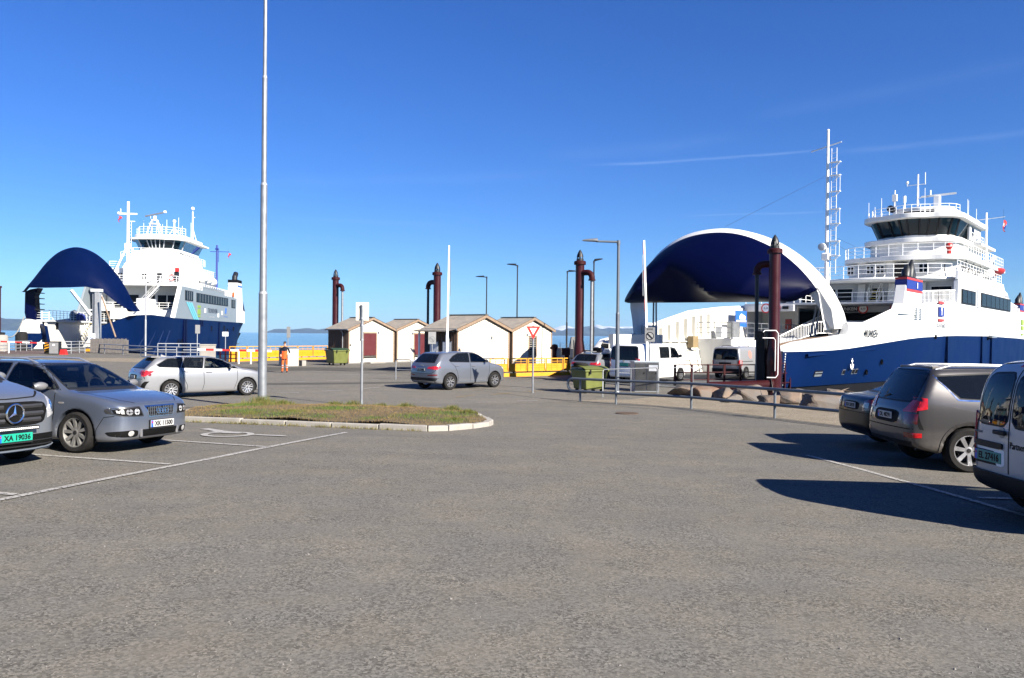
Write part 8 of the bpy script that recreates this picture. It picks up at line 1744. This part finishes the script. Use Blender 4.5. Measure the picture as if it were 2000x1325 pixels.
railing(ft, [(21.9, 4.9, 11.6), (21.9, -5.5, 11.6), (44, -5.5, 11.6)], 1.0, 3, .04, 1.3)
# wheelhouse tower
MB().prism([(4.8, 11.6), (2.9, 14.7), (-3.6, 14.7), (-4.6, 11.6)], lambda a, b, d: (d, a, b), 26, 40).build('tower', M['ship_white'], ft, bevel=.05)
wh = rounded_front(26.5, 38, 2.7, -3.9, 2.0, .3, 3); wo = rounded_front(26.0, 38.4, 3.3, -4.5, 2.2, .3, 3); n = len(wh)
loop_plate(ft, 'bridge_sill', M['ship_white'], wh, 14.7, 15.15)
g2 = MB().grid([[(wh[i][0], wh[i][1], 15.15), (wo[i][0], wo[i][1], 16.55)] for i in range(n)]).build('bridge_window', M['bridge_glass'], ft)
for i in range(1, n-1, 2): MB().beam((wh[i][0], wh[i][1], 15.15), (wo[i][0], wo[i][1], 16.55), .12, .14).build('window_post', M['ship_grey'], g2)
MB().bx(29, 37, -3.2, 2.2, 14.8, 16.5).build('bridge_console', M['dark_room'], ft)
wr = rounded_front(25.2, 39, 4.2, -5.4, 2.6, .4, 3); MB().prism([(p[0], p[1]) for p in wr], lambda a, b, d: (a, b, d), 16.55, 16.8).build('bridge_eave', M['ship_white'], ft); loop_plate(ft, 'bridge_roof', M['ship_white'], [(32+(p[0]-32)*.84, -.6+(p[1]+.6)*.84) for p in wr], 16.8, 17.5, .1)
railing(ft, [(32+(p[0]-32)*.8, -.6+(p[1]+.6)*.8, 17.5) for p in wr[1:-1:2]], 1.2, 3, .035, 1.1)
railing(ft, [(25.5, 4.6, 13.2), (25.2, 2.6, 13.9), (25.2, -3.4, 13.9), (26, -5.0, 13.2), (38, -5.0, 13.2)], 1.2, 3, .035, 1.1)
rt = MB()
for dx, dy in ((-1, -1.1), (-1, 1.1), (1, -1.1), (1, 1.1)): rt.tube((30+dx, .9+dy, 17.5), (30+dx*.25, .9+dy*.3, 20.3), .09, n=6)
rt.box((30, .9, 19.6), (1.4, 1.4, .1)).tube((30, .9, 20.2), (30, .9, 20.9), .28, n=8); rt.build('radar_tripod', M['white'], ft); MB().beam((29.8, 2.4, 20.8), (30.3, -.5, 21.6), .35, .22).build('radar_bar', M['grey_paint'], ft); MB().lathe([(0, 0), (.25, 0), (.25, .3), (0, .3)], 10, (30.3, -.6, 21.55)).build('radar_cap', M['white'], ft)
rt = MB(); rt.tube((32, -1.6, 17.5), (32, -1.6, 20.2), .12, n=6).ball((32, -1.6, 20.4), .28)
for dy in (-1.2, 1.2): rt.tube((32, -1.6+dy, 17.5), (32, -1.6, 19.4), .05, n=5)
rt.build('satellite_mast', M['white'], ft)
MB().tube((34, -4.0, 17.0), (34, -4.0, 22.4), .13, .10, 8).ball((34, -4.0, 22.9), .30).beam((34, -4.0, 21.4), (34, -4.4, 21.4), .08, .08).tube((34, -4.6, 17.5), (34, -4.05, 19.5), .05, n=5).build('signal_mast', M['white'], ft)
for y, h in ((3.0, 2.8), (2.3, 1.6), (1.9, 3.6), (.0, 2.2), (-.7, 3.0), (-2.6, 3.4), (-3.2, 2.0), (-4.6, 2.6)): MB().tube((31, y, 17.5), (31, y, 17.5+h), .03, n=5).build('aerial', M['white'], ft)
# masts
m1 = MB().tube((20, 1.5, 9.0), (20, 1.5, 21.6), .26, .20, 10); ladder(m1, (19.7, 1.15, 9), 9.5, .5, (0, 1, 0), .5, .03)
m1.beam((20, 2.9, 19.75), (20, .2, 19.75), .2, .22).ball((20, 2.9, 19.8), .22).tube((20, 2.6, 19.8), (20, 2.6, 20.5), .06, n=5).beam((20, 1.5, 18.6), (20, .5, 18.6), .1, .1).box((20, 1.5, 14.8), (.7, .7, .8))
for a in ((24, 3.2, 9.05), (24, -2.4, 9.05), (17.5, 3.2, 9.05)): m1.tube((20, 1.5, 15.0), a, .13, n=6)
m1.build('foremast', M['white'], ft, smooth=40)
flag_hang('small red flag hanging from the foremast of the far ferry', tw(20, 2.9, 19.4), 'flags on the ferries')
m2 = MB().tube((42, -6.0, 8.6), (42, -6.0, 17.6), .20, .16, 8).beam((42, -4.8, 16.4), (42, -8.2, 16.4), .1, .1).tube((42, -6.3, 14.5), (42, -6.3, 17.0), .06, n=5).box((42, -6, 16.9), (.5, .5, .3)); m2.build('aft_mast', M['fl_blue'], ft)
flag_hang('small red flag hanging from the dark aft mast of the far ferry', tw(42, -8.0, 16.2), 'flags on the ferries')
# boat deck gear and funnel aft
MB().bx(28, 44, -6.9, -5.2, 9.05, 9.2).build('raft_shelf', M['ship_white'], ft); railing(ft, [(18.5, -6.8, 8.75), (55, -6.8, 8.35)], 1.1, 4, .05, 1.4)
for k in range(3):
    lr = thing('life_raft', 'white life raft canister on the far ferry, '+('foremost of three', 'middle of three', 'aftmost of three')[k], 'life raft', tw(33+k*2.6, -6.2, 10.9-.15*k), T2, 'life rafts on the far ferry'); MB().lathe([(0, -1.0), (.6, -.95), (.68, -.8), (.68, .8), (.6, .95), (0, 1.0)], 14, (0, 0, 0), 'x').build('canister', M['white'], lr, smooth=40); MB().bx(-.8, .8, -.4, .4, -1.6, -.6).build('cradle', M['galv'], lr)
MB().bx(30, 44, -6.9, -6.75, 8.5, 9.4).build('boat_bulwark', M['ship_blue_grey'], ft); MB().bx(45, 52, -6.6, -4.6, 8.4, 9.6).build('aft_house', M['ship_white'], ft)
lt = thing('life_ring', 'orange life ring on the aft rail of the far ferry', 'life ring', tw(50.5, -6.95, 9.0), T2); MB().lathe([(.4+.12*math.cos(R(a)), .1*math.sin(R(a))) for a in range(0, 361, 45)], 16, (0, 0, 0), 'y').build('ring', M['orange'], lt, smooth=60)
fn = MB().prism([(53.0, 3.64), (53.4, 12.0), (56.6, 12.0), (58.6, 3.64)], lambda a, b, d: (a, d, b), -7.1, -5.2).build('funnel', M['ship_white'], ft, bevel=.1)
MB().bx(53.35, 56.7, -7.14, -5.16, 10.7, 11.0).build('funnel_band', M['blue_sign'], fn); MB().bx(53.36, 56.65, -7.12, -5.18, 11.5, 12.1).build('funnel_band', M['antifoul'], fn)
MB().path([(54.5, -6.2, 12.0), (54.5, -6.2, 12.7), (55.4, -6.2, 13.2)], .5, 10).path([(55.5, -6.0, 12.0), (55.6, -6.0, 12.9), (56.4, -6.0, 13.5)], .5, 10).build('exhaust_pipe', M['dark_metal'], fn, smooth=40)
MB().prism([(58, 6.5), (58.6, 9.6), (61, 8.0), (63, 6.0)], lambda a, b, d: (a, d, b), -6.4, -1).build('aft_visor', M['navy'], ft, bevel=.05); MB().bx(58, 62.5, -6.4, -1, 3.6, 6.5).build('aft_bulwark', M['ship_white'], ft); railing(ft, [(58, -6.5, 4.6), (64, -5.6, 4.0)], 1.0, 3, .04, 1.2)
# ------------------------------------------------------------------ left quay
M['grey_wood'] = mat('silvered_wood', (.20, .18, .165), .8, 0, .25, 4, .3, 30)
a, b_ = gp(176, 690), gp(247, 691); d = b_-a; L_ = d.length; n = 26
t = thing('wooden_fence', 'silvered wooden plank fence before the bow of the far ferry', 'fence', a, math.atan2(d.y, d.x)); mb = MB()
for k in range(n): mb.bx(L_*k/n+.008, L_*(k+1)/n-.008, -.02+.015*(k % 2), .02+.015*(k % 2), .05, 1.48+.03*((k*5) % 3))
tag(mb.build('plank', M['grey_wood'], t), kind='stuff')
for z in (.4, 1.1): MB().bx(0, L_, .04, .12, z, z+.12).build('cross_rail', M['grey_wood'], t)
for k in range(4): MB().bx(L_*k/3-.06, L_*k/3+.06, .12, .24, -.2, 1.4).build('post', M['grey_wood'], t)
pts = [gp(x, y) for x, y in ((166, 688), (204, 691), (240, 694), (275, 697), (308, 699), (345, 699.5), (394, 700))]
pipe_rail('long two-bar galvanised rail in front of the wooden fence and the far hull', pts, .95, .045, M['galv_light'], (.95, .5))
pts = [gp(x, y) for x, y in ((308, 695), (324, 695), (349, 695), (372, 695), (390, 695))]; pipe_rail('galvanised two-bar hoop rail along the far quay edge', pts, 1.15, .04, M['galv_light'], (1.15, .55))
pts = [gp(x, y) for x, y in ((-40, 690), (-12, 689), (8, 688), (31, 687), (40, 686.5), (52, 686), (62, 685))]; pipe_rail('three-bar galvanised rail at the left edge behind the red and white barrier', pts, 1.1, .04, M['galv_light'], (1.1, .7, .35))
pts = [gp(x, y) for x, y in ((115, 691), (139, 691), (155, 690), (166, 690))]; pipe_rail('four-bar galvanised railing right of the dark cabinet', pts, 1.2, .04, M['galv_light'], (1.2, .9, .6, .3))
def boom(label, base, x0, x1, z0, z1, n, posts):
    """lowered red and white barrier arm along local x"""
    t = thing('barrier_arm', label, 'barrier', base, 0, 'lowered barrier arms')
    for k in range(n):
        a, b2 = x0+(x1-x0)*k/n, x0+(x1-x0)*(k+1)/n; za, zb = z0+(z1-z0)*k/n, z0+(z1-z0)*(k+1)/n
        MB().beam((a, 0, za), (b2, 0, zb), .07, .14).build('arm_section', M['red'] if k % 2 else M['white'], t)
    for q in posts: MB().tube((q, 0, -.05), (q, 0, z0+(z1-z0)*(q-x0)/(x1-x0)), .055, n=8).build('post', M['white'], t)
    return t
p = gp(17, 690); boom('lowered red and white barrier arm at the left edge', p, -4.5, 4.3, 1.25, 1.0, 12, (0, -2.6))
p = gp(466, 711); boom('lowered red and white barrier arm in front of the yellow barrier and mast', p, -3.0, 2.4, 1.02, .96, 9, (0, .9))
p = gp(92, 692); t = thing('chevron_sign', 'yellow and black hazard board before the far ramp', 'sign', p); 
for k in range(4): MB().prism([(-.25, .10+.25*k), (.25, .26+.25*k), (.25, .385+.25*k), (-.25, .225+.25*k)], lambda a, b, d: (a, d, b), -.045, -.03).build('black_stripe', M['ink'], t)
MB().bx(-.26, .26, -.03, .0, .05, 1.1).build('board', M['yellow'], t); MB().tube((0, .03, -.05), (0, .03, 1.0), .03, n=6).build('post', M['galv'], t)
p = gp(105, 693); t = thing('ramp_cabinet', 'dark control cabinet beside the hazard board', 'cabinet', p, R(8)); MB().bx(-.45, .45, 0, .6, -.05, 1.25).build('case', M['dark_metal'], t, bevel=.02); MB().bx(-.40, .40, -.02, -.001, .1, 1.15).build('door', M['grey_plate'], t); MB().bx(-.1, .1, -.03, -.021, .85, 1.0).build('notice', M['paper'], t)
p = gp(124, 693); t = thing('red_crate', 'bright red road barrier block by the galvanised railing', 'barrier block', p); MB().prism([(-.34, 0), (.34, 0), (.30, .25), (.24, .5), (-.24, .5), (-.30, .25)], lambda a, b, d: (a, d, b), -.16, .16).build('block', M['red'], t, bevel=.03); MB().bx(-.36, .36, -.2, .2, -.02, .06).build('foot', M['red'], t)
# column pair of the far ramp
p = dp(191, 660, 91); t = thing('ramp_portal', 'pale grey twin column of the far ramp below the raised visor', 'ramp column', (p.x, p.y, -.6)); h = p.z+6.1
MB().box((0, 0, h/2), (.55, .55, h)).build('column', M['galv_light'], t, bevel=.02); MB().box((-.55, .1, h/2), (.22, .3, h)).build('column', M['galv'], t, bevel=.02); MB().box((-.15, 0, h), (1.15, .7, .35)).build('head', M['ship_grey'], t, bevel=.03)
p = dp(199, 580, 90); q = dp(226, 659, 88); t = thing('leaning_pole', 'brown pole leaning from the twin column to the wooden fence', 'pole', (q.x, q.y, q.z)); v = p-q; MB().tube((0, 0, 0), v, .09, n=8).build('pole', M['trim_wood'], t)
p = dp(180, 664, 86); no_park('white no-stopping sign with blue bicycle below, at the far ramp', (p.x, p.y, -.5), 2.0, (.68, .90), 0, M['white_sign'], M['blue_sign'], M['paper'], '')
p = dp(203, 662, 87); t = thing('wooden_box', 'stack of pale wooden boxes beside the twin column', 'boxes', (p.x, p.y, -.5), R(6))
for k in range(2): MB().bx(-.40, .42, 0, .6, .65*k-.05, .65*k+.58).build('box', M['kerb'], t, bevel=.02)
p = dp(176, 661, 85); t = thing('yellow_marker', 'small yellow steel block on the far ramp edge', 'block', (p.x, p.y, -.45)); MB().prism([(-.4, 0), (.4, 0), (.25, .28), (-.25, .28)], lambda a, b, d: (a, d, b), -.3, .3).build('block', M['yellow'], t)
# bicycle
p = dp(185, 664, 85); bk = thing('bicycle', 'blue bicycle leaning under the white no-stopping sign', 'bicycle', (p.x, p.y, -.51), R(10))
for x in (-.52, .52):
    wv = MB().lathe([(.33+.018*math.cos(R(a)), .018*math.sin(R(a))) for a in range(0, 361, 90)], 22, (0, 0, 0), 'y'); o = wv.build('wheel', M['rubber'], bk); o.location = (x, 0, .34)
    sp_ = MB()
    for k in range(8): sp_.tube((0, 0, 0), (.32*math.cos(k*PI/4), 0, .32*math.sin(k*PI/4)), .003, n=3)
    sp_.build('spokes', M['galv'], o)
MB().tube((-.52, 0, .34), (-.1, 0, .32), .016, n=6).tube((-.1, 0, .32), (-.22, 0, .85), .018, n=6).tube((-.52, 0, .34), (-.2, 0, .78), .014, n=6).tube((-.1, 0, .32), (.38, 0, .80), .02, n=6).tube((-.2, 0, .78), (.37, 0, .86), .018, n=6).tube((.52, 0, .34), (.36, 0, .98), .016, n=6).build('frame', M['blue_sign'], bk)
MB().box((-.23, 0, .90), (.26, .12, .06)).build('saddle', M['black'], bk, bevel=.02); MB().tube((.36, -.28, 1.0), (.36, .28, 1.0), .014, n=6).build('handlebar', M['black'], bk)
p = dp(3, 672, 84); t = thing('mooring_bollard', 'pale concrete mooring bollard at the left edge with a rope', 'bollard', (p.x, p.y, -.6)); MB().lathe([(0, 0), (.62, 0), (.62, 1.7), (.5, 1.85), (0, 1.85)], 16).build('bollard', M['concrete'], t, smooth=40); MB().lathe([(0, 1.85), (.3, 1.85), (.35, 2.1), (0, 2.15)], 12).build('head', M['dark_metal'], t)
a = Vector((p.x+.4, p.y, 1.1)); b_ = dp(47, 619, 99); t = thing('mooring_rope', 'pale mooring rope from the concrete bollard to the far ferry bow', 'rope', a); d = b_-a; MB().path([d*k/12-Vector((0, 0, 1.0*math.sin(PI*k/12))) for k in range(13)], .06, 6).build('rope', M['kerb'], t, smooth=50)
p = dp(0, 640, 84); t = thing('maroon_post', 'maroon steel post cut by the left edge', 'post', (p.x-.15, p.y, -.6)); MB().tube((0, 0, 0), (0, 0, 6.9), .2, n=12).lathe([(0, 6.9), (.28, 6.9), (.28, 7.1), (0, 7.1)], 12).build('column', M['maroon_dull'], t)
p = dp(42, 660, 96); t = thing('rubber_fender', 'large black rubber fender beside the far ferry bow', 'fender', (p.x, p.y, -2.4)); MB().lathe([(0, 0), (.62, 0), (.68, .3), (.68, 3.6), (.55, 3.95), (0, 4.0)], 16).build('fender', M['rubber'], t, smooth=40)
deck_rail('maroon railing at the quay edge left of the lowered barrier', Vector(gp(430, 707)), Vector(gp(461, 708)), 3, .95, M['maroon_dull'], -.51)
flat('ramp_surface', [(-70, 72), (-46.5, 74), (-43.8, 79), (-44.6, 83.5), (-52, 88), (-66, 88), (-72, 80)], mat('rusty_brown_ramp', (.13, .082, .062), .85, 0, .3, 1.2, .3, 10), .006, 2)
flat('road_patch', [(-43, 66), (-30, 66.5), (-25, 62.5), (-22, 60), (-24, 57), (-34, 60), (-44, 61)], M['gravel'], .004, 2)

# ------------------------------------------------------------------ the worker
def person():
    p = gp(556, 728); t = thing('person', 'person in orange work trousers and navy top standing on the road', 'person', p, R(8))
    V = []; E = []; Rr = []
    def v(x, y, z, r, par=None, r2=None):
        V.append((x, y, z)); Rr.append((r, r2 or r))
        if par is not None: E.append((par, len(V)-1))
        return len(V)-1
    pel = v(0, .0, .95, .145, None, .11); bel = v(0, -.01, 1.08, .135, pel, .10); che = v(0, .0, 1.28, .155, bel, .105); sh = v(0, .01, 1.42, .12, che, .085); nk = v(0, .0, 1.52, .05, sh); hd0 = v(0, -.02, 1.60, .072, nk, .082); hd1 = v(0, -.02, 1.69, .078, hd0, .092); v(0, -.01, 1.76, .055, hd1, .065)
    for s, kx, ky in ((-1, -.13, -.10), (1, .12, .06)):
        h = v(s*.09, 0, .88, .095, pel); k = v(s*.105, ky*.9-.02, .49, .068, h); an = v(s*.12, ky, .10, .052, k); v(s*.135, ky-.13, .05, .048, v(s*.125, ky-.02, .055, .05, an), .035)
    hands = []
    for s, el, wr in ((-1, (-.27, .04, 1.14), (-.20, -.16, 1.02)), (1, (.27, .02, 1.16), (.30, -.22, 1.06))):
        a = v(s*.185, .01, 1.40, .062, sh); e = v(*el, .046, a); w_ = v(*wr, .032, e); d = (Vector(wr)-Vector(el)).normalized(); q = Vector(wr)+d*.05; pa = v(*q, .036, w_, .018); sd = d.cross(Vector((0, 0, 1))).normalized()
        for i, (o, l) in enumerate(((-.028, .062), (-.010, .074), (.010, .070), (.027, .055))):
            f1 = q+d*.045+sd*o; f2 = f1+d*l*.55+Vector((0, 0, -.012)); f3 = f2+d*l*.35+Vector((0, 0, -.028)); v(*f3, .008, v(*f2, .009, v(*f1, .010, pa)))
        t1 = q-sd*s*.03+d*.01; t2 = t1-sd*s*.03+d*.03; v(*t2, .009, v(*t1, .011, pa))
    me = bpy.data.meshes.new('skeleton'); me.from_pydata(V, E, []); o = bpy.data.objects.new('skeleton', me); COL.objects.link(o)
    m = o.modifiers.new('skin', 'SKIN'); m.use_smooth_shade = True
    for i, sv in enumerate(me.skin_vertices[0].data): sv.radius = Rr[i]; sv.use_root = (i == 0)
    o.modifiers.new('sub', 'SUBSURF').levels = 1; o.modifiers['sub'].render_levels = 1
    dg = bpy.context.evaluated_depsgraph_get(); b = bpy.data.meshes.new_from_object(o.evaluated_get(dg)); bpy.data.objects.remove(o)
    for mm in (M['skin'], M['orange'], M['navy_cloth'], M['black']): b.materials.append(mm)
    for pl in b.polygons:
        x, y, z = pl.center
        if z < .085: k = 3
        elif z < .93: k = 1
        elif z < 1.53 and not (abs(x) > .15 and y < -.13): k = 2
        else: k = 0
        pl.material_index = k
    body = bpy.data.objects.new('body', b); COL.objects.link(body); body.parent = t; b.shade_smooth()
    hr = MB().ball((0, .005, 1.745), .092, 12, 8, (.95, 1.05, .72)).build('hair', M['hair'], t, smooth=60)
    MB().bx(-.068, .068, -.118, -.10, 1.675, 1.705).build('sunglasses', M['ink'], t, bevel=.006)
    MB().prism([(0, -.115), (.012, -.10), (0, -.10)], lambda a, b2, d: (a, b2, d), 1.64, 1.675).build('nose', M['skin'], t)
    rows = []      # orange jacket hanging folded over the forearm and hip
    for i in range(9):
        z = 1.24-.055*i; rows.append([(-.15+.036*j+.02*math.sin(i*1.3+j), -.15-.05*math.sin(PI*j/9)-.015*math.sin(i*2+j*1.7), z+.02*math.sin(j*1.2)) for j in range(10)])
    MB().grid(rows).build('jacket', M['orange'], t, smooth=60); MB().ball((-.22, .0, .99), .10, 10, 6, (.9, .8, 1.1)).build('jacket_sleeve', M['orange'], t, smooth=60)
    for s, y in ((-1, -.10), (1, .055)):
        for z in (.30, .42): MB().lathe([(.076, -.022), (.079, 0), (.076, .022)], 14, (s*.112, y*.95-.005, z)).build('reflective_band', M['alu'], t, smooth=60)
    MB().lathe([(.158, -.02), (.158, .025)], 18, (0, 0, .96)).build('tool_belt', M['black'], t).scale = (1, .78, 1)
    MB().box((.34, -.32, 1.07), (.16, .03, .10)).build('white_handset', M['white'], t, bevel=.01)
    return t
person()

# ------------------------------------------------------------------ haze over the fjord
hz = MB().bx(-6000, 6000, -80, 9100, SEA-1.2, 190).build('haze', None); hz['kind'] = 'stuff'
mh = bpy.data.materials.new('haze'); mh.use_nodes = True; N, L = mh.node_tree.nodes, mh.node_tree.links; N.remove(N['Principled BSDF'])
pv = N.new('ShaderNodeVolumePrincipled'); pv.inputs['Color'].default_value = (.36, .58, .95, 1); pv.inputs['Density'].default_value = 7.0e-5; pv.inputs['Anisotropy'].default_value = 0.0
L.new(pv.outputs[0], N['Material Output'].inputs['Volume']); hz.data.materials.append(mh)
